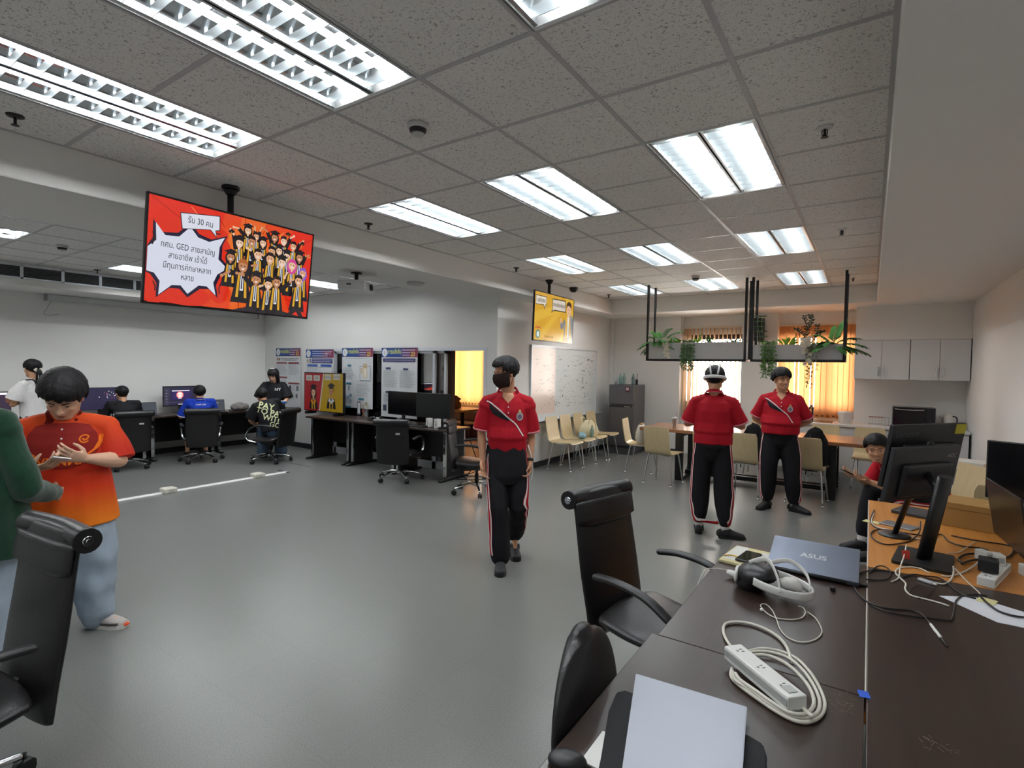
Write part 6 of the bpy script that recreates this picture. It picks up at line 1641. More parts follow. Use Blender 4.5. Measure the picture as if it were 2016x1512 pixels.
SEAT = dict(pelvis=(0, 0, .55), waist=(0, -.02, .68), chest=(0, .0, .87), neck=(0, .03, 1.03), head=(0, .08, 1.17), hip_r=(.1, .03, .52), hip_l=(-.1, .03, .52), knee_r=(.14, .43, .52), knee_l=(-.14, .43, .52),
            ankle_r=(.14, .42, .085), ankle_l=(-.14, .4, .085), toe_r=(.15, .58, .03), toe_l=(-.15, .56, .03), sho_r=(.185, .01, .98), sho_l=(-.185, .01, .98), elb_r=(.24, .1, .74), elb_l=(-.24, .1, .74), wri_r=(.15, .36, .77), wri_l=(-.15, .36, .77))
def desk_people():
    Js = {k: V(v) for k, v in SEAT.items()}
    person('seated person in a black shirt working at the dark desk by the left wall', (-9.60, 3.42, 0), rz_of(-1, .05), 1.6, J=dict(Js, head=(0, .09, 1.13), neck=(0, .03, 1.0)), hair=dict(front=56, side=80, back=100, n=90, vol=.004), face=None, build=.95, voxel=.008,
        shirt=dict(m=M_BLK, sleeve=.8, sr=.075, hem=-.02, name='t_shirt'), pants=dict(m=M_BLK, loose=1.1, shoe=M_SHOE, cuff=.07, name='trousers'), seed=61)
    M_BLUE = poly_cloth('blue_polo_cloth', '#1c3fb4')
    p = person('seated person in a blue polo shirt in front of the lit desk monitor', (-9.36, 4.44, 0), rz_of(-.95, .3), 1.6, J=dict(Js, elb_l=(-.27, .08, .72), head=(0, .09, 1.12), neck=(0, .04, .99)), hair=dict(front=56, side=86, back=112, n=100, vol=.012), face=None, build=.98, voxel=.008,
        shirt=dict(m=M_BLUE, sleeve=.9, sr=.078, hem=-.02, collar=True, trim=M_WHT, cuffs=M_WHT, name='polo_shirt'), pants=dict(m=M_BLK, len=.3, loose=1.1, shoe=M_SHOE, cuff=.085, name='shorts'), seed=62)
    text_decal('back_lettering', 'STAFF 2025', .03, back_plane() @ Matrix.Translation((0, .93, 0)), p['shirt_bvh'], M_WHT, p['shirt_o'], off=.004)
    p = person('seated person in a black T-shirt with pale lettering on the back and blue jeans', (-8.30, 5.10, 0), rz_of(-.86, .5), 1.62,
        J=dict(Js, waist=(-.03, .02, .7), chest=(-.08, .1, .88), neck=(-.12, .17, 1.0), head=(-.16, .26, 1.09), sho_r=(.07, .14, .99), sho_l=(-.27, .06, .92), elb_l=(-.34, .12, .68), wri_l=(-.26, .33, .58), elb_r=(.15, .3, .76), wri_r=(.1, .5, .66)),
        hair=dict(front=56, side=92, back=118, n=100, vol=.012), face=None, build=1.0, voxel=.008,
        shirt=dict(m=M_BLK, sleeve=.85, sr=.09, hem=-.05, loose=1.15, name='t_shirt'), pants=dict(m=M_JEAN2, loose=1.45, shoe=mat('black_white_sneaker', '#d9d9d9', .6), sole=M_SOLE, cuff=.11, wr=.012, name='jeans'), seed=63)
    M_PALE = poly_cloth('pale_yellow_print', '#dfe3b4')
    for s_, z, x, q in (('PAY', .92, -.1, .135), ('TO PAY', .815, -.04, .125), ('WITH', .715, .0, .12), ('GO', .615, .03, .11)):
        text_decal('back_lettering', s_, q, back_plane() @ Matrix.Translation((x, z, 0)) @ Matrix.Rotation(R(-14), 4, 'Z'), p['shirt_bvh'], M_PALE, p['shirt_o'], off=.005)
    p = person('standing person with long dark hair in a black T-shirt looking down at a book', (-8.98, 5.54, 0), rz_of(.75, -.66), 1.56,
        J=dict(elb_r=(.235, .05, 1.0), wri_r=(.15, .25, .93), elb_l=(-.235, .05, 1.0), wri_l=(-.2, .3, .93), head=(.0, .07, 1.42), neck=(0, .0, 1.3), chest=(0, 0, 1.16)), head=(-14, -28, 0), female=1, skin=M_SKIN_F,
        hair=dict(front=66, side=96, back=118, long=.2, n=130), face=dict(open=.4, smile=.2, down=1), build=1.0, voxel=.007, headscale=1.05,
        hands=dict(r=dict(n=(-.1, 0, 1)), l=dict(n=(.1, 0, 1))), shirt=dict(m=M_BLK, sleeve=.95, sr=.1, hem=-.1, loose=1.2, name='t_shirt'), pants=dict(m=M_BLK, loose=1.3, shoe=M_SHOE, cuff=.08, name='trousers'), seed=64)
    text_decal('chest_mark', 'NY', .07, front_plane() @ Matrix.Translation((.08, 1.17, 0)), p['shirt_bvh'], M_WHT, p['shirt_o'], off=.004)
    t = p['t']; MH, hs = p['MH'], p['hs']
    b = nb(); ball(b, MH @ V((.0, -.03, .125)), (.045, .02, .014), 8); obj('hair_clip', b, M_WHT, t)
    bk = thing('book', 'blue and white book held open by the standing person in black', 'book', t.matrix_basis @ V((-.12, .42, .965)), t.rotation_euler.z+R(8))
    b = nb(); obox(b, (0, 0, 0), (.30, .2, .035), None, .003); obj('pages', b, mat('book_paper', '#dfe6ee', .7), bk)
    b = nb(); obox(b, (0, 0, -.02), (.31, .21, .006), None, .002); obox(b, (-.02, .106, 0), (.27, .004, .04), None, .001); obj('cover', b, mat('book_blue', '#3f70b8', .5), bk)
desk_people()
PATH_BLACK_A = [(0.12, 2.884, 0.7545), (0.078, 2.882, 0.7545), (0.029, 2.85, 0.7545), (-0.013, 2.774, 0.7545), (-0.03, 2.64, 0.7545), (-0.018, 2.537, 0.7545), (0.013, 2.457, 0.7545), (0.049, 2.431, 0.7545), (0.09, 2.43, 0.7545), (0.146, 2.457, 0.7545), (0.178, 2.449, 0.7545), (0.196, 2.399, 0.7545), (0.204, 2.363, 0.7545)]
PATH_SLEEVE_A = [(0.203, 2.357, 0.757), (0.212, 2.308, 0.757), (0.222, 2.261, 0.757)]
PATH_PLUG_A = [(0.222, 2.263, 0.756), (0.229, 2.226, 0.756), (0.234, 2.2, 0.756)]
PATH_BLACK_B = [(0.031, 2.417, 0.7545), (0.054, 2.4, 0.7545), (0.084, 2.389, 0.7545), (0.148, 2.4, 0.7545), (0.207, 2.422, 0.7545), (0.26, 2.44, 0.7545), (0.275, 2.48, 0.7545), (0.289, 2.571, 0.7545), (0.304, 2.669, 0.7545), (0.335, 2.751, 0.7545), (0.381, 2.796, 0.7545), (0.412, 2.804, 0.7545)]
PATH_WHITE_C = [(0.172, 3.219, 0.8), (0.156, 3.062, 0.785), (0.136, 2.898, 0.78), (0.127, 2.819, 0.755), (0.101, 2.747, 0.7545)]
PATH_WHITE_D = [(0.242, 2.974, 0.7545), (0.215, 3.015, 0.7545), (0.173, 3.008, 0.7545), (0.131, 2.953, 0.7545), (0.119, 2.883, 0.7545), (0.133, 2.825, 0.7545), (0.15, 2.762, 0.7545), (0.145, 2.687, 0.7545), (0.16, 2.629, 0.7545), (0.196, 2.618, 0.7545), (0.236, 2.611, 0.7545), (0.274, 2.595, 0.7545)]
PATH_WHITE_E = [(0.329, 3.015, 0.79), (0.33, 3.006, 0.765), (0.311, 2.923, 0.7545), (0.283, 2.853, 0.7545), (0.255, 2.85, 0.7545)]
PATH_WHITE_F = [(0.455, 3.232, 0.8), (0.434, 3.197, 0.775), (0.402, 3.145, 0.757), (0.357, 3.048, 0.7545), (0.31, 2.974, 0.7545), (0.287, 2.966, 0.7545)]
PATH_WHITE_G = [(0.337, 3.022, 0.78), (0.357, 2.996, 0.76), (0.375, 2.917, 0.7545), (0.39, 2.846, 0.7545), (0.393, 2.809, 0.7545)]
PATH_BLACK_H = [(0.023, 2.813, 0.7545), (0.054, 2.933, 0.7545), (0.085, 2.943, 0.7545), (0.102, 2.871, 0.7545), (0.088, 2.781, 0.7545), (0.052, 2.733, 0.7545), (0.014, 2.716, 0.7545)]
PATH_BLACK_I = [(0.136, 2.827, 0.7545), (0.18, 2.905, 0.7545), (0.226, 2.917, 0.7545), (0.273, 2.928, 0.7545), (0.3, 2.861, 0.7545), (0.332, 2.764, 0.7545), (0.37, 2.745, 0.7545)]
PATH_BLACK_J = [(0.386, 2.797, 0.757), (0.4, 2.714, 0.757), (0.423, 2.645, 0.757), (0.46, 2.624, 0.757), (0.488, 2.631, 0.757)]
PATH_BLACK_K = [(0.156, 2.655, 0.7545), (0.17, 2.725, 0.7545), (0.196, 2.785, 0.7545)]
PATH_BLACK_L = [(0.244, 2.779, 0.7545), (0.214, 2.659, 0.7545), (0.185, 2.61, 0.7545)]
PATH_O_LOOP1 = [(0.261, 3.775, 0.8), (0.251, 3.66, 0.77), (0.216, 3.529, 0.756), (0.165, 3.408, 0.756), (0.093, 3.328, 0.756), (0.044, 3.383, 0.756), (0.028, 3.493, 0.756), (0.052, 3.596, 0.756), (0.114, 3.643, 0.756), (0.188, 3.632, 0.756), (0.261, 3.632, 0.756), (0.315, 3.604, 0.756)]
PATH_O_LOOP2 = [(0.047, 4.12, 0.756), (0.025, 3.826, 0.756), (0.045, 3.676, 0.756), (0.098, 3.62, 0.756), (0.181, 3.626, 0.756)]
PATH_O_WHITE1 = [(0.047, 4.016, 0.7575), (0.033, 3.826, 0.7575), (0.045, 3.689, 0.7575), (0.114, 3.644, 0.7575)]
PATH_O_WHITE2 = [(0.174, 3.639, 0.756), (0.214, 3.562, 0.756), (0.27, 3.553, 0.756), (0.327, 3.586, 0.756)]
PATH_O_BLACK3 = [(0.308, 3.598, 0.756), (0.321, 3.677, 0.756), (0.353, 3.719, 0.756), (0.369, 3.594, 0.756), (0.423, 3.537, 0.756), (0.49, 3.556, 0.756), (0.518, 3.532, 0.756)]
PATH_O_BLACK4 = [(0.396, 3.734, 0.756), (0.476, 3.707, 0.756), (0.542, 3.706, 0.756), (0.607, 3.706, 0.756), (0.631, 3.661, 0.756), (0.602, 3.521, 0.756), (0.549, 3.412, 0.756), (0.5, 3.403, 0.756)]
PATH_O_BLACK5 = [(0.381, 3.214, 0.758), (0.376, 3.276, 0.758), (0.411, 3.372, 0.758), (0.453, 3.418, 0.758), (0.499, 3.437, 0.758), (0.475, 3.35, 0.758), (0.425, 3.286, 0.758), (0.379, 3.2, 0.758)]
PATH_O_WHITE3 = [(0.347, 3.36, 0.756), (0.39, 3.406, 0.756), (0.444, 3.553, 0.756), (0.484, 3.663, 0.756)]
PATH_HEADSET_CABLE = [(-0.198, 2.25, 0.7535), (-0.183, 2.245, 0.7535), (-0.172, 2.209, 0.7535), (-0.175, 2.159, 0.7535), (-0.194, 2.123, 0.7535), (-0.223, 2.102, 0.7535), (-0.256, 2.093, 0.7535), (-0.285, 2.111, 0.7535), (-0.306, 2.143, 0.7535), (-0.317, 2.168, 0.7535), (-0.313, 2.188, 0.7535), (-0.299, 2.19, 0.7535), (-0.274, 2.15, 0.7535), (-0.251, 2.081, 0.7535), (-0.233, 2.016, 0.7535), (-0.207, 1.967, 0.7535), (-0.176, 1.95, 0.7535), (-0.147, 1.965, 0.7535), (-0.121, 2.009, 0.7535), (-0.11, 2.07, 0.7535), (-0.12, 2.126, 0.7535), (-0.138, 2.178, 0.7535), (-0.164, 2.214, 0.7535)]
PATH_HEADSET_PLUG = [(-0.307, 2.125, 0.757)]
PATH_LEFT_STRINGS = [(-0.48, 2.47, 0.757), (-0.515, 2.457, 0.757), (-0.549, 2.443, 0.757), (-0.578, 2.376, 0.757), (-0.584, 2.294, 0.757)]
PATH_STRIP_BIG_LOOP = [(-0.306, 1.737, 0.757), (-0.346, 1.786, 0.757), (-0.38, 1.852, 0.757), (-0.392, 1.921, 0.757), (-0.371, 1.961, 0.757), (-0.326, 1.983, 0.757), (-0.272, 1.972, 0.757), (-0.226, 1.937, 0.757), (-0.195, 1.882, 0.757), (-0.176, 1.813, 0.757), (-0.171, 1.795, 0.757)]
PATH_COIL = [[(-0.313, 1.649, 0.757), (-0.305, 1.603, 0.757), (-0.275, 1.571, 0.757), (-0.227, 1.538, 0.757), (-0.174, 1.507, 0.757), (-0.131, 1.495, 0.757), (-0.1, 1.513, 0.757), (-0.078, 1.56, 0.757), (-0.074, 1.621, 0.757), (-0.09, 1.689, 0.757), (-0.121, 1.766, 0.757), (-0.161, 1.824, 0.757), (-0.209, 1.842, 0.757), (-0.259, 1.824, 0.757), (-0.294, 1.775, 0.757), (-0.306, 1.737, 0.757)], [(-0.305, 1.62, 0.764), (-0.29, 1.58, 0.764), (-0.252, 1.56, 0.764), (-0.201, 1.525, 0.764), (-0.151, 1.503, 0.764), (-0.114, 1.51, 0.764), (-0.088, 1.548, 0.764), (-0.085, 1.608, 0.764), (-0.104, 1.68, 0.764), (-0.137, 1.75, 0.764), (-0.181, 1.8, 0.764), (-0.232, 1.803, 0.764), (-0.275, 1.773, 0.764), (-0.299, 1.721, 0.764)], [(-0.294, 1.602, 0.771), (-0.276, 1.576, 0.771), (-0.228, 1.545, 0.771), (-0.184, 1.516, 0.771), (-0.14, 1.499, 0.771), (-0.108, 1.521, 0.771), (-0.096, 1.578, 0.771), (-0.111, 1.646, 0.771), (-0.146, 1.709, 0.771), (-0.189, 1.751, 0.771), (-0.236, 1.762, 0.771), (-0.269, 1.738, 0.771)]]
PATH_STRIP_CORD = [(-0.142, 1.555, 0.775), (-0.125, 1.542, 0.775), (-0.108, 1.521, 0.775), (-0.097, 1.51, 0.775)]
# ------------------------------------------------------------ things on the foreground desks
M_CABW = mat('white_cable', '#d9d6cb', .45); M_CABK = mat('black_cable', '#141416', .45); M_WPL = mat('white_plastic', '#e2e3e0', .35)
M_LIDG = mat('blue_grey_aluminium', '#6f7686', .38, .55, var=.02)
def cable(name, label, pts, r, m, cat='cable', group=None, n=5):
    b = nb(); tube(b, spline(pts, n), r, n=8, round_=True)
    return tag(obj(name, b, m), label, cat, group)
cable('cable', 'black cable crossing the desk seam and ending in a white sleeve and plug', PATH_BLACK_A, .0032, M_CABK)
o = thing('cable_plug', 'white cable sleeve with a clear-tipped plug pointing at the bottom right', 'plug', PATH_SLEEVE_A[0])
L0 = V(PATH_SLEEVE_A[0])
b = nb(); tube(b, [V(p)-L0 for p in PATH_SLEEVE_A], [.0045, .0055, .005], n=10, round_=True); obj('sleeve', b, M_WPL, o)
b = nb(); tube(b, [V(p)-L0 for p in PATH_PLUG_A], [.004, .0038, .003], n=8); obj('tip', b, M_CABK, o)
cable('cable', 'black cable running from the seam to the white sheet with a sharp kink', PATH_BLACK_B, .0028, M_CABK)
cable('cable', 'thin white cable dropping from the orange desk to the dark desk at the laptop corner', PATH_WHITE_C, .0028, M_CABW)
cable('cable', 'white cable zigzagging over the dark desk and ending in a bare plug', PATH_WHITE_D, .0034, M_CABW)
cable('cable', 'white cable curling from the orange desk edge into the small grey adapter', PATH_WHITE_E, .0034, M_CABW)
cable('cable', 'white cable sweeping along the front of the orange desk to the power strip', PATH_WHITE_F, .0036, M_CABW)
cable('cable', 'thin white cable hanging straight over the front edge of the orange desk', PATH_WHITE_G, .0026, M_CABW)
cable('cable', 'small loop of black cable behind the closed laptop corner', PATH_BLACK_H, .0028, M_CABK)
cable('cable', 'black cable along the gap between orange and dark desk', PATH_BLACK_I, .0032, M_CABK)
cable('cable', 'black cable lying across the white sheet of paper', PATH_BLACK_J, .004, M_CABK)
cable('cable', 'short thin black cable stub near the grey adapter, left', PATH_BLACK_K, .0016, M_CABK)
cable('cable', 'short thin black cable stub near the grey adapter, right', PATH_BLACK_L, .0016, M_CABK)
cable('cable', 'black cable looped on the orange desk in front of the thin monitor stand', PATH_O_LOOP1, .0036, M_CABK)
cable('cable', 'black cable curling round the yellow sticky note on the orange desk', PATH_O_LOOP2, .0034, M_CABK)
cable('cable', 'white cable beside the yellow sticky note on the orange desk', PATH_O_WHITE1, .003, M_CABW)
cable('cable', 'white cable passing under the thin monitor stand on the orange desk', PATH_O_WHITE2, .003, M_CABW)
cable('cable', 'black cable behind the thick monitor column', PATH_O_BLACK3, .0036, M_CABK)
cable('cable', 'black cable from the thick monitor column to the power strip', PATH_O_BLACK4, .0036, M_CABK)
cable('cable', 'bundle of black cable coiled left of the power strip', PATH_O_BLACK5, .005, M_CABK)
cable('cable', 'thin white cable arching over the orange desk right of the thick column', PATH_O_WHITE3, .0022, M_CABW)
# small adapter, sticky notes, paper, red clip
t = thing('adapter', 'small grey-white display adapter at the front edge of the orange desk', 'adapter', (.222, 2.842, .7505), R(-32))
b = nb(); box(b, (-.028, -.012, 0), (.028, .012, .012), .004); obj('body', b, mat('silver_grey_plastic', '#b9bcbf', .35, .3), t)
b = nb(); box(b, (.028, -.006, .002), (.042, .006, .009), .002); obj('connector', b, M_WPL, t)
b = nb(); prism(b, [(.255, 2.70), (.375, 2.77), (.60, 2.66), (.60, 2.54), (.405, 2.537)], (0, 0, .7503), (1, 0, 0), (0, 1, 0), (0, 0, .0012)); tag(obj('paper_sheet', b, mat('paper_white', '#dfe2ea', .7)), 'white sheet of paper under the black cables on the right dark desk', 'paper')
b = nb(); obox(b, (.405, 2.745, .7535), (.055, .05, .003), Euler((R(4), 0, R(-20))).to_matrix()); tag(obj('sticky_note', b, mat('pale_yellow_note', '#d6d19a', .8)), 'pale yellow sticky note at the top of the white sheet', 'sticky note')
b = nb(); obox(b, (.035, 3.80, .7515), (.085, .055, .002), Euler((0, 0, R(-20))).to_matrix()); tag(obj('sticky_note', b, mat('pale_yellow_note2', '#dcd9a0', .8)), 'pale yellow sticky note at the left edge of the orange desk', 'sticky note')
# power strip on the orange desk with a black charger plugged in
def power_strip(label, loc, rz, L, sockets, holes=True):
    t = thing('power_strip', label, 'power strip', loc, rz)
    b = nb(); box(b, (-L/2, -.029, 0), (L/2, .029, .040), .004); bd = obj('body', b, M_WPL, t)
    b = nb(); box(b, (-L/2+.004, -.0305, .014), (L/2-.004, -.0285, .032)); obj('side_groove', b, mat('groove_grey', '#a7abaa', .5), bd)
    for k in range(sockets):
        x = -L/2+.035+k*(L-.085)/max(1, sockets-1)
        b = nb()
        for dx, dy, w, h in ((-.006, .006, .0035, .009), (.006, .006, .0035, .009), (0, -.008, .006, .006)): box(b, (x+dx-w/2, dy-h/2, .0395), (x+dx+w/2, dy+h/2, .0407))
        obj('socket', b, mat('socket_dark', '#6d716f', .6), t)
    b = nb(); box(b, (L/2-.045, -.014, .0395), (L/2-.015, .014, .043), .001); obj('rating_label', b, mat('label_grey', '#b4b9b8', .5), t)
    return t
power_strip('white power strip on the orange desk with the black charger plugged in', (.475, 3.08, .7505), R(72), .32, 4)
t = thing('charger', 'square black charger plugged into the power strip on the orange desk', 'charger', (.445, 3.02, .795), R(-8))
b = nb(); box(b, (-.034, -.03, -.0), (.034, .035, .055), .006); obj('body', b, M_BPLAS, t)
for x, y, q in ((.50, 3.18, 12), (.455, 3.2, 40)):
    t = thing('charger', 'white charger block on the orange desk power strip, %s' % ('right one' if x > .48 else 'left one'), 'charger', (x, y, .7915), R(q))
    b = nb(); box(b, (-.018, -.03, 0), (.018, .03, .045), .005); obj('body', b, M_WPL, t)
    b = nb(); box(b, (-.012, -.0315, .01), (.012, -.0295, .034)); obj('print', b, mat('label_grey2', '#9da1a1', .5), t)
t = thing('white_box', 'corner of a white box at the right edge on the orange desk', 'box', (.66, 3.19, .7505), R(20))
b = nb(); box(b, (-.07, -.06, 0), (.07, .06, .05), .004); obj('body', b, M_WPL, t)
# long extension lead coiled on the near desk
power_strip('white three-socket power strip lying on its coiled lead on the dark desk', (-.225, 1.605, .7685), R(-42), .26, 3)
t = thing('extension_lead', 'coiled white extension lead around the power strip on the dark desk', 'cable', (0, 0, 0))
b = nb()
for q in PATH_COIL: tube(b, spline(q, 5, False), .0052, n=8, round_=True)
obj('coil', b, M_CABW, t)
b = nb(); tube(b, spline(PATH_STRIP_BIG_LOOP, 5), .0052, n=8, round_=True); obj('loose_loop', b, M_CABW, t)
b = nb(); tube(b, spline(PATH_STRIP_CORD, 5), .0055, n=8, round_=True); obj('lead_end', b, M_CABW, t)
# open-hinged laptop with its lid towards the camera
t = thing('laptop', 'blue-grey laptop nearly closed at the far end of the dark desk, lid towards the camera', 'laptop', (-.187, 2.60, .7505), 0)
b = nb(); box(b, (-.175, .0, 0), (.175, .235, .016), .004); obj('base', b, mat('dark_laptop_base', '#2a2c33', .4), t)
b = nb()
tl = Matrix.Translation((0, -.002, .018)) @ Matrix.Rotation(R(17), 4, 'X')
b2 = nb(); box(b2, (-.174, 0, -.003), (.174, .248, .004), .002); bmesh.ops.transform(b2, matrix=tl, verts=b2.verts); lid = obj('lid', b2, M_LIDG, t)
b.free()
a = Art(.0002); a.text('ASUS', 0, 0, .045, '#cfd4dc', bold=True)
a.build('lettering', art_mat('pale_lettering'), lid, tl @ V((0, .125, .0042)), tl.to_3x3() @ V((1, 0, 0)), tl.to_3x3() @ V((0, 1, 0)))
b = nb(); cyl(b, (-.13, .0, .012), (.13, .0, .012), .008, n=12); obj('hinge', b, M_BPLAS, t)
b = nb(); box(b, (.176, .02, .002), (.205, .045, .012), .003); obj('usb_plug', b, M_BPLAS, t)
t = thing('usb_dongle', 'tiny black dongle lying in front of the laptop', 'dongle', (-.10, 2.50, .7505), .3)
b = nb(); box(b, (-.009, -.008, 0), (.009, .008, .016), .003); obj('body', b, M_BPLAS, t)
# tray with phone and earphones
t = thing('box_lid', 'cream and white box lid used as a tray beside the laptop', 'tray', (-.458, 2.685, .7505), R(-6))
b = nb(); box(b, (-.088, -.132, 0), (.088, .132, .012), .002); obj('base', b, mat('cream_card', '#d9cf9f', .7), t)
b = nb(); box(b, (-.08, -.10, .012), (-.02, .12, .0135)); box(b, (.045, -.05, .012), (.08, .10, .0135)); obj('inlay', b, mat('white_card', '#dfe0da', .7), t)
t = thing('phone', 'black phone lying on the cream tray', 'phone', (-.445, 2.655, .765), R(-8))
b = nb(); box(b, (-.037, -.078, 0), (.037, .078, .010), .004); obj('case', b, M_BPLAS, t)
b = nb(); box(b, (-.033, -.073, .0095), (.033, .073, .0108), .001); obj('screen', b, mat('phone_screen', '#2a3026', .08), t)
t = thing('gold_clip', 'small gold clip lying left of the phone on the cream tray', 'clip', (-.515, 2.62, .7645), .4)
b = nb(); tube(b, spline([(-.03, 0, .004), (0, .012, .006), (.03, 0, .004)], 5), .003, n=6); obox(b, (.03, -.01, .005), (.025, .012, .006), None, .002); obj('body', b, mat('gold_metal', '#c7a03c', .35, .8), t)
t = thing('earphones', 'silver earphones lying right of the phone on the cream tray', 'earphones', (-.39, 2.60, .7645), 0)
b = nb(); ball(b, (0, 0, .007), (.014, .008, .007), 8); ball(b, (.015, .02, .007), (.01, .008, .007), 8); tube(b, spline([(0, 0, .004), (.02, -.01, .003), (.015, .02, .004)], 5), .002, n=6); obj('body', b, M_CHROME, t)
# virtual reality headset resting on the desk
t = thing('vr_headset', 'white virtual reality headset resting on the dark desk beside the laptop', 'headset', (-.30, 2.31, .7505), R(-12))
RX = Euler((R(8), R(-12), 0)).to_matrix()
b = nb(); ring = []
for k in range(28):
    a = 2*PI*k/28; ring.append((.022+.125*math.cos(a), .088*math.sin(a), .055-.012*math.cos(a)))
tube(b, ring, [(.0045, .017)]*28, n=10, closed=True, up=(0, 0, 1)); obj('head_strap', b, M_WPL, t)
b = nb(); tube(b, [(-.09, 0, .03), (-.075, 0, .05), (-.05, 0, .07), (-.01, 0, .075)], [(.05, .06), (.085, .06), (.085, .05), (.06, .03)], n=20, up=(0, 0, 1), round_=True); obj('visor', b, mat('visor_black', '#1c1c20', .4), t)
b = nb(); tube(b, [(-.118, -.06, .052), (-.135, 0, .052), (-.118, .06, .052)], [(.008, .022), (.012, .03), (.008, .022)], n=12, round_=True, up=(0, 0, 1)); obj('visor_shell', b, M_WPL, t)
b = nb(); tube(b, spline([(-.08, -.02, .11), (-.02, -.0, .135), (.04, -.06, .10), (.06, -.085, .05)], 6), [(.0025, .011)]*19, n=8, up=(0, 0, 1)); obj('top_strap', b, M_WPL, t)
b = nb(); tube(b, spline([(-.04, .06, .10), (.04, .07, .13), (.11, .05, .10), (.14, .0, .06)], 6), [(.0025, .009)]*19, n=8, up=(0, 0, 1)); obj('rear_strap', b, M_WPL, t)
b = nb(); ball(b, (.06, .02, .055), (.045, .03, .028), 8)
for v in b.verts: v.co += noise.noise_vector(v.co*30)*.008
obj('cushion', b, mat('white_padding', '#dcdad6', .8), t)
t = thing('vr_controller', 'white controller with grey ring lying beside the headset on the dark desk', 'controller', (-.44, 2.385, .770), R(-20))
b = nb(); tube(b, [(-.04, 0, 0), (0, 0, 0), (.03, 0, .003)], [.012, .016, .019], n=12, round_=True); obj('grip', b, M_WPL, t)
b = nb(); tube(b, [(.035, 0, .003), (.06, 0, .005)], [.021, .026], n=14, round_=True); obj('head', b, mat('grey_ring', '#77787c', .5), t)
cable('wrist_strap', 'white wrist strap of the controller hanging over the desk edge', [(p[0], p[1], p[2]) for p in PATH_LEFT_STRINGS[:4]]+[(-.60, PATH_LEFT_STRINGS[4][1], .66)], .002, M_CABW, 'strap')
t = thing('cable', 'thin white charging cable looping out from the headset on the dark desk', 'cable', (0, 0, 0))
b = nb(); tube(b, spline(PATH_HEADSET_CABLE, 4), .0022, n=8, round_=True); obj('lead', b, M_CABW, t)
b = nb(); ball(b, PATH_HEADSET_PLUG[0], .006, 8); obj('plug', b, M_WPL, t)
# grey laptop on its black sleeve at the bottom edge
b = nb(); prism(b, [(-.545, 1.335), (-.53, 1.357), (-.215, 1.362), (-.183, 1.35), (-.168, 1.31), (-.13, .86), (-.415, .86), (-.475, 1.08), (-.53, 1.25)], (0, 0, .7505), (1, 0, 0), (0, 1, 0), (0, 0, .012)); bmesh.ops.bevel(b, geom=b.edges[:], offset=.003, segments=2, affect='EDGES'); tag(obj('laptop_sleeve', b, mat('black_neoprene', '#17171a', .8, bump=.2, bscale=300)), 'black padded sleeve under the light grey laptop', 'sleeve')
t = thing('laptop', 'light grey laptop lying on a black sleeve at the bottom edge of the picture', 'laptop', (0, 0, .763))
b = nb(); prism(b, [(-.525, 1.425), (-.236, 1.45), (-.163, .93), (-.378, .93)], (0, 0, .006), (1, 0, 0), (0, 1, 0), (0, 0, .009)); bmesh.ops.bevel(b, geom=b.edges[:], offset=.002, segments=2, affect='EDGES'); obj('lid', b, mat('light_grey_lid', '#a4a8b3', .4, .3, var=.01), t)
b = nb(); prism(b, [(-.52, 1.42), (-.24, 1.443), (-.168, .935), (-.374, .935)], (0, 0, 0), (1, 0, 0), (0, 1, 0), (0, 0, .006)); obj('base', b, mat('grey_base', '#6f727a', .5), t)
t = thing('mouse', 'black object at the bottom edge on the dark desk, left of the sleeve', 'mouse', (-.535, 1.035, .7505), .3)
b = nb(); ball(b, (0, 0, .01), (.045, .03, .022), 10)
for v in b.verts: v.co.z = max(v.co.z, 0)
obj('body', b, M_BPLAS, t)
b = nb(); box(b, (-.515, 1.06, .7505), (-.44, 1.18, .756), .001); o = tag(obj('white_card', b, M_WPL), 'white card sticking out left of the black sleeve', 'card')
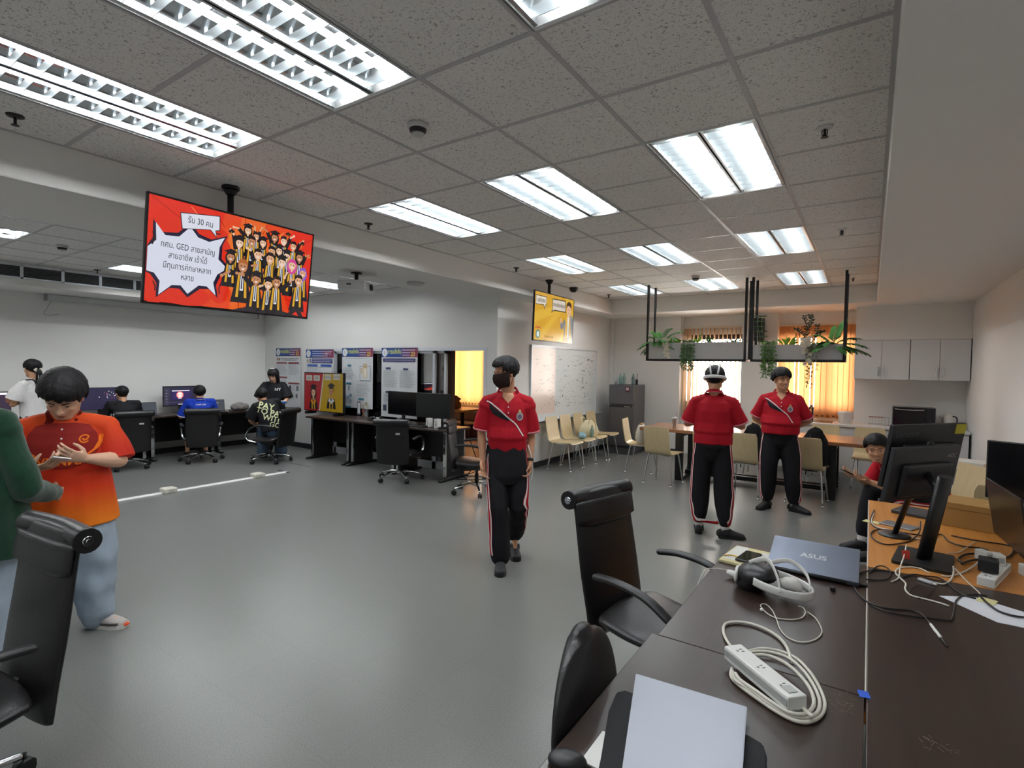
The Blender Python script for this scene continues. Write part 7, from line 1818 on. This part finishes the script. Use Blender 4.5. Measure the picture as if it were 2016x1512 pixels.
# monitors on the orange desk
def desk_monitor(label, c, f_deg, tilt, w, h, text, foot, top, m_back, roundfoot=False, note=False):
    t = thing('monitor', label, 'monitor', (foot[0], foot[1], .7505))
    c = V(c)-V((foot[0], foot[1], .7505)); f = V((math.cos(R(f_deg)), math.sin(R(f_deg)), 0))
    up = (V((0, 0, 1))*math.cos(R(tilt))-f*math.sin(R(tilt))).normalized(); n = (f*math.cos(R(tilt))+V((0, 0, 1))*math.sin(R(tilt))).normalized(); u = n.cross(up).normalized()
    Mx = Matrix((u, n, up)).transposed().to_4x4(); Mx.translation = c       # local: x = right seen from behind, y = screen side, z up
    def put(nm, b, m, par=None): bmesh.ops.transform(b, matrix=Mx, verts=b.verts); return obj(nm, b, m, par or t)
    b = nb(); box(b, (-w/2, -.012, -h/2), (w/2, .012, h/2), .004); box(b, (-w*.36, -.035, -h*.42), (w*.36, -.01, h*.2), .012); cab = put('cabinet', b, m_back)
    b = nb(); box(b, (-w/2+.008, .0121, -h/2+.012), (w/2-.008, .0135, h/2-.008)); put('screen', b, mat('screen_off', '#0c0c10', .15))
    if text:
        a = Art(.0003); a.text(text[0], 0, 0, text[1], text[4] if len(text) > 4 else '#35363a', bold=True)
        a.build('lettering', art_mat('pale_lettering'), cab, Mx @ V((text[2], -.0125 if abs(text[2]) > w*.37 or text[3] > h*.21 else -.0355, text[3])), Mx.to_3x3() @ V((1, 0, 0)), Mx.to_3x3() @ V((0, 0, 1)))
    if note:
        b = nb(); box(b, (w/2-.085, -.0135, h/2-.055), (w/2-.004, -.0122, h/2-.002)); put('sticky_note', b, mat('olive_note', '#b3ad35', .8), cab)
    if roundfoot:
        b = nb(); lathe(b, [(.001, 0), (.075, 0), (.075, .008), (.06, .013), (.001, .014)], n=28); obj('foot', b, M_BPLAS, t)
    else:
        b = nb(); prism(b, rrect(.22, .30, .02), (0, 0, 0), (1, 0, 0), (0, 1, 0), (0, 0, .014)); bmesh.ops.rotate(b, verts=b.verts, cent=(0, 0, 0), matrix=Matrix.Rotation(R(-8), 3, 'Z')); obj('foot', b, M_BPLAS, t)
    tp = V(top)-V((foot[0], foot[1], .7505))
    b = nb(); tube(b, [(0, 0, .005), tp], [(.02, .012), (.02, .012)] if roundfoot else [(.045, .022)]*2, n=12, up=f); obj('column', b, M_BPLAS, t)
    at = Mx @ V((0, -.03, 0))
    q = tp*.8
    b = nb(); tube(b, [q, at], .018, n=10); obj('arm', b, M_BPLAS, t)
    return t
MB1 = mat('monitor_black', '#1a1a1c', .5); MB2 = mat('monitor_grey', '#2b2c30', .45)
desk_monitor('large black monitor seen from behind with a yellow-green note on its corner', (.238, 3.47, 1.222), 143, 10, .54, .325, ('Lenovo', .055, -.165, .115, '#3a3b3f'), (.135, 3.56), (.262, 3.36, 1.30), MB1, True, True)
desk_monitor('smaller grey-black monitor seen from behind on a thick column', (.225, 3.31, 1.15), 143, 10, .47, .27, ('AOC', .028, .175, .085, '#7d7e82'), (.235, 3.165), (.30, 3.12, 1.17), MB2)
t = thing('red_tag', 'small red tag hanging on the foot plate of the thick monitor column', 'tag', (.165, 3.09, .7655), .2)
b = nb(); obox(b, (0, 0, .02), (.03, .006, .04), Euler((R(-20), 0, 0)).to_matrix(), .002); obj('body', b, mat('red_plastic', '#c23524', .4), t)
t = thing('tablet', 'thin grey tablet lying on the orange desk behind the thin stand', 'tablet', (.165, 3.80, .7505), R(-25))
b = nb(); box(b, (-.085, -.055, 0), (.085, .055, .008), .003); obj('body', b, mat('tablet_grey', '#8d8f93', .3, .4), t)
t = thing('laptop', 'flat black laptop base at the far edge of the orange desk', 'laptop', (.30, 4.18, .7505), R(-20))
b = nb(); box(b, (-.14, -.10, 0), (.14, .10, .022), .005); obj('base', b, mat('dark_slate', '#3b3b40', .5), t)
t = thing('cardboard_box', 'closed brown cardboard box on the orange desk', 'box', (.56, 4.08, .7505), R(-14))
b = nb(); box(b, (-.16, -.13, 0), (.16, .13, .14), .002); obj('body', b, mat('cardboard', '#a8824a', .8, var=.05), t)
b = nb(); box(b, (-.161, -.131, .105), (.161, .131, .108)); obj('lid_edge', b, mat('cardboard_dark', '#7a5a30', .8), t)
b = nb(); box(b, (.02, -.04, .1402), (.12, -.03, .1412)); obj('tape', b, mat('tape', '#c7a868', .4), t)
# laptop and monitor at the right edge
t = thing('laptop', 'open black laptop at the right edge of the orange desk, seen from the side', 'laptop', (.63, 3.66, .7505), R(94))
b = nb(); box(b, (-.30, -.24, 0), (.30, 0, .016), .004); obj('base', b, mat('silver_laptop', '#b9b4ab', .35, .4), t)
b2 = nb(); box(b2, (-.30, -.006, 0), (.30, .004, .30), .003); bmesh.ops.transform(b2, matrix=Matrix.Translation((0, .01, .014)) @ Matrix.Rotation(R(-8), 4, 'X'), verts=b2.verts); lid = obj('lid', b2, mat('lid_black', '#1a1a1d', .3), t)
b2 = nb(); box(b2, (-.29, -.0075, .012), (.29, -.0055, .29)); bmesh.ops.transform(b2, matrix=Matrix.Translation((0, .01, .014)) @ Matrix.Rotation(R(-8), 4, 'X'), verts=b2.verts); obj('screen', b2, mat('screen_dark_gloss', '#17161a', .1), lid)
t = thing('monitor', 'black switched-off monitor at the right edge of the picture', 'monitor', (.88, 4.22, .7505), R(-28))
b = nb(); box(b, (-.30, -.012, .13), (.30, .02, .485), .004); obj('cabinet', b, M_BPLAS, t)
b = nb(); box(b, (-.29, -.0135, .145), (.29, -.0118, .478)); obj('screen', b, mat('screen_off', '#0c0c10', .15), t)
b = nb(); cyl(b, (0, .04, .01), (0, .04, .3), .025, n=14); obj('column', b, M_BPLAS, t)
b = nb(); box(b, (-.13, -.08, 0), (.13, .12, .012), .004); obj('foot', b, M_BPLAS, t)
# white box on the chair by the wall
t = thing('carton', 'white carton with a grey printed panel on the chair by the right wall', 'box', (.87, 7.12, .452), R(-22))
b = nb(); box(b, (-.15, -.14, 0), (.15, .14, .30), .003); obj('body', b, mat('white_carton', '#d9d8d3', .6), t)
b = nb(); box(b, (-.10, -.1412, .05), (-.03, -.1402, .22)); obj('printed_panel', b, mat('print_grey', '#77767a', .5), t)
b = nb(); prism(b, [(-.15, .3), (-.15, .304), (-.26, .33), (-.26, .326)], (0, -.14, 0), (1, 0, 0), (0, 0, 1), (0, .28, 0)); obj('open_flap', b, MATS['white_carton'], t)

# ------------------------------------------------------------ on the computer desks
def lcd(label, x, y, z, rz, w, h, art=None, emit=.3, lift=.12):
    t = thing('monitor', label, 'monitor', (x, y, z), rz)
    b = nb(); box(b, (-w/2, -.012, lift), (w/2, .015, lift+h), .004); obj('cabinet', b, M_BPLAS, t)
    b = nb(); box(b, (-w/2+.01, -.0135, lift+.014), (w/2-.01, -.0118, lift+h-.01)); obj('screen', b, mat('screen_off', '#0c0c10', .15), t)
    if art: art.build('picture', art_mat('lit_picture', emit), t, (0, -.0138, lift+h/2), (1, 0, 0), (0, 0, 1))
    b = nb(); box(b, (-.03, .01, .01), (.03, .035, lift+h*.5), .004); obj('column', b, M_BPLAS, t)
    b = nb(); box(b, (-.11, -.07, 0), (.11, .10, .012), .004); obj('foot', b, M_BPLAS, t)
    return t
lcd('left one of the twin black monitors on the computer desk by the side room opening', -6.06, 5.9, .74, R(-2), .66, .37)
lcd('right one of the twin black monitors on the computer desk by the side room opening', -5.42, 5.9, .74, R(3), .64, .37)
for x, lb in ((-5.36, 'left'), (-5.20, 'right')):
    t = thing('desk_speaker', 'small white speaker under the right twin monitor, %s one' % lb, 'speaker', (x, 5.76, .74))
    b = nb(); box(b, (-.035, -.04, 0), (.035, .04, .13), .006); obj('cabinet', b, M_WPL, t)
    b = nb(); tube(b, [(-.02, -.0405, .10), (.01, -.0405, .06), (.0, -.0405, .03)], .003, n=6); obj('dark_front_line', b, M_BPLAS, t)  # thin bent black line on the speaker front
t = thing('keyboard', 'black keyboard in front of the right twin monitor', 'keyboard', (-5.55, 5.68, .74))
b = nb(); box(b, (-.2, -.06, 0), (.2, .06, .02), .005); obj('case', b, M_BPLAS, t)
b = nb()
for i in range(12):
    for k in range(4): box(b, (-.185+.031*i, -.048+.025*k, .018), (-.185+.031*i+.026, -.048+.025*k+.02, .025))
obj('keys', b, M_BMET, t)
t = thing('mouse', 'black mouse at the right end of the twin-monitor desk', 'mouse', (-5.07, 5.68, .74))
b = nb(); ball(b, (0, 0, .012), (.03, .05, .022), 8)
for v in b.verts: v.co.z = max(v.co.z, 0)
obj('body', b, M_BPLAS, t)
t = thing('cable_heap', 'small heap of plugs and cables left of the twin monitors', 'cable', (-6.62, 5.85, .74))
b = nb(); rnd = random.Random(4)
for k in range(5): tube(b, spline([(rnd.uniform(-.16, .16), rnd.uniform(-.1, .1), .012+.01*k) for _ in range(5)], 5), .006, n=6, round_=True)
obj('leads', b, M_CABK, t)
for x, y in ((-.1, .05), (.08, -.03), (.0, .1)): b = nb(); obox(b, (x, y, .03), (.05, .03, .06), Euler((0, .2, x*9)).to_matrix(), .005); obj('plug', b, M_CABK if x < .05 else M_WPL, t)
a = Art(.0002); a.rect(-.30, -.17, .30, .17, '#1c1733')
rnd = random.Random(6)
for k in range(16): a.ell(rnd.gauss(.12, .06), rnd.gauss(.06, .03), .006, .006, rnd.choice(['#d8c9e0', '#b05a78', '#e7e3ef']), 8)
lcd('dark blue lit monitor with a starry picture, in front of the person in black', -10.16, 3.30, .74, R(90), .62, .355, a, .3)
a = Art(.0002); a.rect(-.28, -.16, .28, .16, '#1a1830'); a.rect(-.28, -.16, -.19, .16, '#2a2838'); a.rect(-.15, .085, .14, .10, '#d8cfe0'); a.rect(-.15, -.06, .16, .08, '#25184a'); a.ell(-.02, .02, .06, .06, '#d46a6a'); a.ell(-.02, .02, .042, .045, '#f0d8cf')
for k in range(6): a.line([(-.06+.014*k, .0), (-.05+.014*k, .04)], .004, '#b8303a')
a.rect(-.05, -.045, .01, -.035, '#e8d8e0'); a.rect(-.19, -.12, .28, -.10, '#322c44'); a.rect(-.05, -.15, .16, -.14, '#cfc8d8')
for k in range(5): a.ell(-.235, .1-.05*k, .012, .012, '#55506a')
lcd('lit monitor with a round red and white emblem, in front of the person in blue', -10.14, 4.48, .74, R(90), .58, .355, a, .3)
a = Art(.0002); a.rect(-.25, -.15, .25, .15, '#2a1c30'); a.rect(-.25, .12, .25, .15, '#d6d8e4'); a.poly([(-.25, -.15), (.2, -.15), (.1, .0), (-.25, .05)], '#d8412f'); a.rect(.05, -.15, .15, -.06, '#d8c53a'); a.rect(.15, -.15, .24, -.09, '#4fae4a'); a.poly([(-.1, -.15), (.05, -.15), (.02, -.07)], '#e8e0da')
lcd('bright lit monitor with a coloured picture at the left edge of the picture', -9.98, 1.94, .74, R(90), .52, .33, a, .3)
def small_laptop(label, x, y, rz, art=None):
    t = thing('laptop', label, 'laptop', (x, y, .74), rz)
    b = nb(); box(b, (-.15, -.21, 0), (.15, 0, .015), .004); obj('base', b, M_BPLAS, t)
    T_ = Matrix.Translation((0, .0, .014)) @ Matrix.Rotation(R(-14), 4, 'X')
    b = nb(); box(b, (-.15, -.004, 0), (.15, .004, .215), .003); bmesh.ops.transform(b, matrix=T_, verts=b.verts); lid = obj('lid', b, M_BPLAS, t)
    a = art or Art(.0002)
    if not art: a.rect(-.14, -.095, .14, .095, '#1c2434')
    a.build('screen', art_mat('lit_dim', .2), lid, T_ @ V((0, -.0045, .11)), T_.to_3x3() @ V((1, 0, 0)), T_.to_3x3() @ V((0, 0, 1)))
small_laptop('open laptop with a dark blue screen between the two seated people at the left wall', -9.88, 3.84, R(84))
a = Art(.0002); a.rect(-.14, -.095, .14, .095, '#1b2230'); a.rect(-.06, .04, .05, .048, '#c9cfda'); a.ell(-.01, .0, .022, .025, '#9aa3b3')
small_laptop('open laptop right of the person in the blue polo', -9.86, 4.95, R(78), a)
t = thing('crumpled_bag', 'crumpled grey and white patterned bag on the corner computer desk', 'bag', (-9.92, 5.42, .74))
b = nb(); ball(b, (0, 0, .06), (.13, .17, .075), 14)
for v in b.verts: v.co += noise.noise_vector(v.co*16)*.035; v.co.z = max(v.co.z, 0)
obj('body', b, mat('patterned_cloth', '#8f8a88', .8, var=.7, scale=40), t)
t = thing('mouse', 'black mouse between the small laptop and the crumpled bag', 'mouse', (-9.80, 5.2, .74))
b = nb(); ball(b, (0, 0, .012), (.04, .05, .022), 8)
for v in b.verts: v.co.z = max(v.co.z, 0)
obj('body', b, M_BPLAS, t)
# loose black cables on the floor by the side room opening
t = thing('floor_cables', 'tangle of black cables on the floor at the side room opening', 'cable', (0, 0, 0))
for q in ([(-5.15, 6.0, .008), (-4.95, 5.88, .008), (-4.72, 5.95, .008), (-4.6, 6.15, .012), (-4.78, 6.22, .008), (-5.0, 6.1, .008)], [(-5.1, 6.12, .016), (-4.85, 5.98, .016), (-4.62, 5.80, .01), (-4.50, 5.72, .008)], [(-4.98, 6.2, .012), (-4.9, 6.3, .2), (-4.93, 6.25, .42), (-4.98, 6.15, .7)], [(-4.95, 6.1, .02), (-4.82, 6.3, .09), (-4.78, 6.2, .16), (-4.92, 6.12, .2), (-4.98, 6.1, .05)]):
    b = nb(); tube(b, spline(q, 6), .007, n=6, round_=True); obj('lead', b, M_CABK, t)

# ------------------------------------------------------------ bags, cup and bottles around the tables
M_CREAM = mat('cream_canvas', '#d8cfae', .75, bump=.2, bscale=120)
t = thing('handbag', 'cream handbag with two handles on the plywood chairs under the whiteboard', 'bag', (-4.07, 8.42, .452), R(80))
b = nb(); tube(b, [(0, 0, .02), (0, 0, .10), (0, 0, .2), (0, 0, .255)], [(.25, .10), (.26, .12), (.21, .085), (.12, .03)], n=20, up=(0, 1, 0), round_=True)
for v in b.verts: v.co += noise.noise_vector(v.co*9)*.02; v.co.z = max(v.co.z, 0)
obj('body', b, M_CREAM, t)
for y in (-.06, .06): b = nb(); tube(b, spline([(-.09, y, .2), (-.09, y*1.5, .30), (0, y*1.6, .32), (.07, y*1.7, .22), (.08, y*1.9, .10)], 6), [(.004, .012)]*25, n=8); obj('handle', b, M_CREAM, t)
bottle('green water bottle standing in front of the cream handbag', -3.93, 8.28, .452, .95, 'bottles around the chairs')
t = thing('plastic_bag', 'crumpled blue plastic bag left of the cream handbag', 'bag', (-3.98, 8.02, .452))
b = nb(); ball(b, (0, 0, .05), (.07, .08, .055), 10)
for v in b.verts: v.co += noise.noise_vector(v.co*22)*.03; v.co.z = max(v.co.z, 0)
obj('body', b, mat('blue_film', '#8fb7c9', .25), t)
t = thing('tote_bag', 'white printed tote bag on the chair at the left end of the long table', 'bag', (-3.0, 8.14, .455), R(-80))
b = nb(); tube(b, [(0, 0, .01), (0, 0, .10), (0, 0, .22), (0, 0, .30)], [(.13, .07), (.15, .09), (.14, .07), (.12, .03)], n=18, up=(0, 1, 0))
for v in b.verts: v.co += noise.noise_vector(v.co*12)*.025; v.co.z = max(v.co.z, 0)
obj('body', b, mat('white_canvas', '#dcdad2', .8), t)
b = nb(); obox(b, (0, .0, .31), (.16, .05, .03), None, .01); obj('rim', b, mat('tan_rim', '#8f6a3c', .7), t)
for x, z, r_, c in ((-.05, .12, .035, '#c98b5f'), (.05, .09, .03, '#3a3230'), (.0, .17, .03, '#7fa36b')): b = nb(); ball(b, (x, -.085, z), (r_, .012, r_*.8), 8); obj('print_patch', b, mat('print_'+c[1:], c, .7), t)
t = thing('iced_drink', 'iced coffee cup with a pink straw on the long table', 'cup', (-2.52, 8.28, .75))
b = nb(); lathe(b, [(.001, 0), (.03, .001), (.042, .12), (.044, .125), (.04, .12), (.028, .006), (.001, .005)], n=20); obj('cup', b, mat('clear_cup', '#d5d8d8', .1, alpha=.5), t)
b = nb(); lathe(b, [(.001, .004), (.027, .006), (.037, .10), (.001, .10)], n=18); obj('coffee', b, mat('coffee', '#5c4136', .4), t)
b = nb(); lathe(b, [(.045, .12), (.047, .13), (.03, .15), (.001, .152)], n=18); obj('lid', b, mat('clear_lid', '#dfe2e2', .1, alpha=.6), t)
b = nb(); tube(b, [(0, 0, .03), (.03, 0, .215)], .004, n=8); obj('straw', b, mat('pink_straw', '#c5736d', .4), t)
def rucksack(label, loc, rz, s=1):
    t = thing('rucksack', label, 'bag', loc, rz, 'black rucksacks')
    b = nb(); tube(b, [(0, 0, .02), (0, .01, .15), (0, .01, .32), (0, -.01, .42)], [(.15, .09), (.165, .11), (.155, .1), (.09, .06)], n=18, up=(0, 1, 0), round_=True)
    for v in b.verts: v.co += noise.noise_vector(v.co*9)*.018; v.co.z = max(v.co.z, 0)
    obj('body', b, M_BLK, t)
    for x in (-.07, .07): b = nb(); tube(b, spline([(x, -.07, .40), (x*1.3, -.13, .30), (x*1.6, -.12, .12), (x*1.7, -.1, -.1)], 6), [(.004, .018)]*19, n=8, up=(0, 1, 0)); obj('shoulder_strap', b, M_BLK, t)
    b = nb(); tube(b, spline([(-.04, -.02, .44), (0, -.02, .49), (.04, -.02, .44)], 5), .008, n=6); obj('grab_handle', b, M_BLK, t)
rucksack('black rucksack propped on the chair between the standing people', (-1.27, 7.66, .452), R(-10))
rucksack('black rucksack with dangling straps on the chair right of the smiling person', (-.56, 7.68, .452), R(20))
t = thing('red_bowl', 'small red bowl upside down on the long table beside the rucksack', 'bowl', (-1.10, 8.02, .75))
b = nb(); ball(b, (0, 0, .02), (.05, .05, .05), 8)
for v in b.verts: v.co.z = max(v.co.z, 0)
obj('body', b, mat('bright_red_plastic', '#d22b24', .4), t)

# ------------------------------------------------------------ hanging planters
M_LEAF = mat('palm_leaf', '#3c6a30', .75, spec=.15, var=.3, scale=14); M_LEAF2 = mat('fresh_leaf', '#86a83f', .75, spec=.15, var=.3, scale=14); M_LEAF3 = mat('grey_green_leaf', '#5f7f58', .75, spec=.15, var=.3, scale=14); M_PETAL = mat('cream_petal', '#e6e1d2', .6); M_STEM = mat('plant_stem', '#4e5b33', .6); M_LEAFD = mat('dark_leaf', '#26382a', .5, var=.2)
M_PLANTER = mat('grey_white_planter', '#c3c6c7', .5)
def planter_frame(label, x0, x1, zt, y0=7.95, y1=8.27, zb=1.77):
    t = thing('planter', label, 'planter', ((x0+x1)/2, (y0+y1)/2, zb)); w, d = (x1-x0)/2, (y1-y0)/2
    for sx in (-1, 1):
        for sy in (-1, 1): b = nb(); box(b, (sx*w-.016, sy*d-.016, 0), (sx*w+.016, sy*d+.016, CZ-zb)); obj('hanging_rod', b, M_BMET, t)
    b = nb()
    for sy in (-1, 1): box(b, (-w, sy*d-.016, 0), (w, sy*d+.016, .03))
    for sx in (-1, 1): box(b, (sx*w-.016, -d, 0), (sx*w+.016, d, .03))
    obj('tray_frame', b, M_BMET, t)
    b = nb(); e = .02
    box(b, (-w+e, -d+.004, .03), (w-e, -d+.014, zt-zb)); box(b, (-w+e, d-.014, .03), (w-e, d-.004, zt-zb)); box(b, (-w+e, -d+.01, .03), (-w+e+.01, d-.01, zt-zb)); box(b, (w-e-.01, -d+.01, .03), (w-e, d-.01, zt-zb)); box(b, (-w+e, -d+.01, .03), (w-e, d-.01, .045))
    obj('trough', b, M_PLANTER, t)
    b = nb(); box(b, (-w+e+.01, -d+.014, zt-zb-.06), (w-e-.01, d-.014, zt-zb-.035)); obj('soil', b, mat('soil', '#4a3b2c', .9), t)
    return t
planter_frame('left hanging planter on black rods, above the headset wearer', -2.865, -1.46, 2.045)
planter_frame('right hanging planter on black rods, above the smiling person', -1.375, -.285, 2.0)
def leaf(b, p, d, n, L, W, droop=.2):
    p = V(p); d = V(d).normalized(); n = V(n); s = d.cross(n).normalized()
    q = [(0, 0), (.3, .8), (.6, 1), (.85, .6), (1, 0)]
    C_, Lf, Rt = [], [], []
    for u, w in q:
        c = p+d*L*u+V((0, 0, -1))*droop*L*u*u
        C_.append(b.verts.new(c)); Lf.append(b.verts.new(c+s*W*w/2+V((0, 0, W*.12*w)))); Rt.append(b.verts.new(c-s*W*w/2+V((0, 0, W*.12*w))))
    for i in range(4):
        for E_ in (Lf, Rt):
            try: f = b.faces.new((C_[i], C_[i+1], E_[i+1], E_[i])); f.smooth = True
            except ValueError: pass
def palm(label, x, y, z, fronds, m=M_LEAF):
    t = thing('palm_plant', label, 'plant', (x, y, z))
    for (dx, dy, dz, L, droop) in fronds:
        d = V((dx, dy, dz)).normalized(); pts = [d*L*k/9+V((0, 0, -1))*droop*L*(k/9)**2 for k in range(10)]
        bs = nb(); tube(bs, pts, [.005-.0035*k/9 for k in range(10)], n=6); st = obj('frond', bs, M_STEM, t)
        b = nb()
        for k in range(2, 10):
            for s_ in (-1, 1):
                tg = (pts[min(k+1, 9)]-pts[k-1]).normalized(); sd = tg.cross(V((0, 0, 1))); sd = sd.normalized() if sd.length > .1 else V((1, 0, 0))
                leaf(b, pts[k], tg*.75+sd*s_*.75, sd.cross(tg), L*(.46 if k < 8 else .32), .036, .25)
        obj('leaflets', b, m, st)
def tuft(label, x, y, z, n, L, m, seed, W=.03, spread=.7):
    t = thing('leafy_plant', label, 'plant', (x, y, z)); rnd = random.Random(seed); b = nb()
    for k in range(n):
        a = rnd.uniform(0, 2*PI); e = rnd.uniform(.2, spread)
        leaf(b, (rnd.uniform(-.05, .05), rnd.uniform(-.04, .04), 0), (math.cos(a)*e, math.sin(a)*e, 1), (-math.sin(a), math.cos(a), .2), L*rnd.uniform(.6, 1.1), W, rnd.uniform(.2, .7))
    obj('leaves', b, m, t)
def trailing(label, x, y, z, n, L, m, seed, w=.12, lw=.016, ll=.04, head=True):
    t = thing('trailing_plant', label, 'plant', (x, y, z)); rnd = random.Random(seed); b = nb(); bs = nb()
    for k in range(n):
        px = rnd.uniform(-w, w); py = rnd.uniform(-.03, .02); l = L*rnd.uniform(.55, 1.05); pts = [V((px*.4, .06, .03)), V((px*.8, .0, .05)), V((px, -.04+py, -.01))]
        m_ = max(3, int(l/.05))
        for i in range(1, m_+1): pts.append(V((px+rnd.uniform(-.008, .008), -.05+py, -.01-l*i/m_)))
        tube(bs, pts, .0018, n=5)
        for p in pts[1:]:
            for _ in range(3):
                a = rnd.uniform(0, 2*PI); leaf(b, p, (math.cos(a), math.sin(a)*.6, rnd.uniform(-1.2, .1)), (0, 1, .3), ll*rnd.uniform(.7, 1.2), lw, .3)
    st = obj('stems', bs, M_STEM, t); obj('leaves', b, m, t)
def orchid(label, x, y, z, L, seed):
    t = thing('orchid_spray', label, 'plant', (x, y, z)); rnd = random.Random(seed)
    bs = nb(); pts = spline([(0, .05, .0), (0, -.01, .05), (.0, -.05, -.02), (.02, -.05, -L)], 6); tube(bs, pts, .003, n=6); obj('stem', bs, M_STEM, t)
    b = nb()
    for k in range(26):
        p = pts[rnd.randint(6, len(pts)-1)]+V((rnd.uniform(-.045, .045), rnd.uniform(-.03, .01), rnd.uniform(-.03, .03)))
        for q in range(5):
            a = 2*PI*q/5; leaf(b, p, (math.cos(a), -.35, math.sin(a)), (0, -1, 0), .03, .022, .1)
    obj('petals', b, M_PETAL, t)
palm('spreading palm at the left end of the left planter', -2.72, 8.08, 2.03, [(-.9, -.25, .35, .30, .5), (-.5, -.2, .8, .26, .4), (.35, 0, 1, .36, .35), (.75, -.1, .8, .36, .5), (.9, -.3, .2, .26, .4), (-.9, .3, .1, .28, .5), (.1, -.7, .5, .24, .6), (.55, .2, .7, .40, .3), (-.2, .1, 1, .34, .5), (.5, -.5, .6, .30, .5), (-.7, -.5, .5, .28, .5), (.95, .2, .5, .34, .5)])
orchid('white orchid spray hanging over the front of the left planter', -2.57, 7.97, 2.03, .22, 3)
tuft('small yellow-green tuft right of the palm in the left planter', -2.47, 8.08, 2.02, 14, .16, M_LEAF2, 4)
trailing('grey-green trailing plant hanging from the middle of the left planter', -2.235, 7.985, 2.03, 16, .36, M_LEAF3, 5, .10)
tuft('yellow-green leafy plant behind the trailing one in the left planter', -2.20, 8.12, 2.02, 18, .26, M_LEAF2, 6, .028, .6)
tuft('dark spiky plant in the middle of the left planter', -1.98, 8.12, 2.02, 14, .24, M_LEAF, 7, .022, .8)
tuft('pale creeping plant toward the right end of the left planter', -1.66, 8.12, 2.02, 14, .22, M_LEAF3, 8, .02, 1.2)
tuft('light green plant at the right tip of the left planter', -1.51, 8.02, 1.98, 10, .16, M_LEAF2, 9, .02, 1.0)
t = thing('tall_stem_plant', 'slim dark-leaved plant beside the black rods at the left end of the right planter', 'plant', (-1.28, 8.05, 1.97))
b = nb(); bl = nb(); rnd = random.Random(3)
for s_ in (-.03, .02): 
    pts = [V((s_+.02*math.sin(k), 0, .07*k)) for k in range(7)]; tube(b, pts, .004, n=6)
    for p in pts[1:]:
        for e in (-1, 1): leaf(bl, p, (e, rnd.uniform(-.5, .2), .5), (0, 1, .2), .07, .018, .3)
obj('stems', b, M_STEM, t); obj('leaves', bl, M_LEAF3, t)
trailing('bright green trailing plant at the left end of the right planter', -1.155, 7.975, 1.99, 20, .44, mat('bright_trailing_leaf', '#5c8a45', .5, var=.3), 12, .085, .012, .035)
tuft('fresh green fern at the left of the right planter', -1.17, 8.08, 1.97, 18, .2, M_LEAF2, 13, .024, .9)
tuft('light green leafy plant with a red shoot in the right planter', -.95, 8.08, 1.97, 20, .24, M_LEAF2, 14, .034, .8)
t = thing('branching_plant', 'dark twiggy plant rising from the middle of the right planter', 'plant', (-.70, 8.1, 1.97))
b = nb(); bl = nb(); rnd = random.Random(11)
for q in ([(0, 0, 0), (-.03, 0, .12), (-.02, 0, .24), (-.06, 0, .40)], [(-.03, 0, .12), (-.1, 0, .2), (-.15, 0, .24)], [(.0, 0, .02), (.08, 0, .14), (.10, 0, .28)], [(-.02, 0, .22), (.03, 0, .34), (.01, 0, .42)], [(.07, 0, .12), (.14, 0, .18), (.16, 0, .2)]):
    pts = spline(q, 5); tube(b, pts, .005, n=6)
    for p in pts[2:]:
        for e in (-1, 1): leaf(bl, p, (e*rnd.uniform(.4, 1), rnd.uniform(-.5, .3), rnd.uniform(.2, 1)), (0, 1, 0), .045, .016, .1)
obj('branches', b, M_LEAFD, t); obj('leaves', bl, M_LEAFD, t)
orchid('white orchid spray hanging over the middle of the right planter', -.715, 7.97, 2.03, .26, 21)
trailing('thin olive trailing plant hanging below the white orchid of the right planter', -.64, 7.975, 1.98, 7, .52, mat('olive_leaf', '#7d7a4a', .6), 22, .07, .009, .025)
palm('broad palm at the right end of the right planter', -.42, 8.08, 1.97, [(.25, .1, 1, .40, .2), (.9, -.2, .45, .36, .4), (1, .1, .15, .36, .35), (-.8, -.2, .5, .34, .45), (-.9, .2, .25, .34, .4), (.5, -.6, .2, .26, .5), (-.3, -.5, .6, .26, .6), (.1, .1, 1, .34, .3), (-.5, .1, .9, .32, .4), (.6, .3, .7, .36, .4), (.8, -.4, .3, .30, .5), (-.6, -.5, .3, .28, .5)])
tuft('dark green leafy base of the palm in the right planter', -.47, 8.02, 1.97, 18, .18, M_LEAF, 24, .03, 1.1)
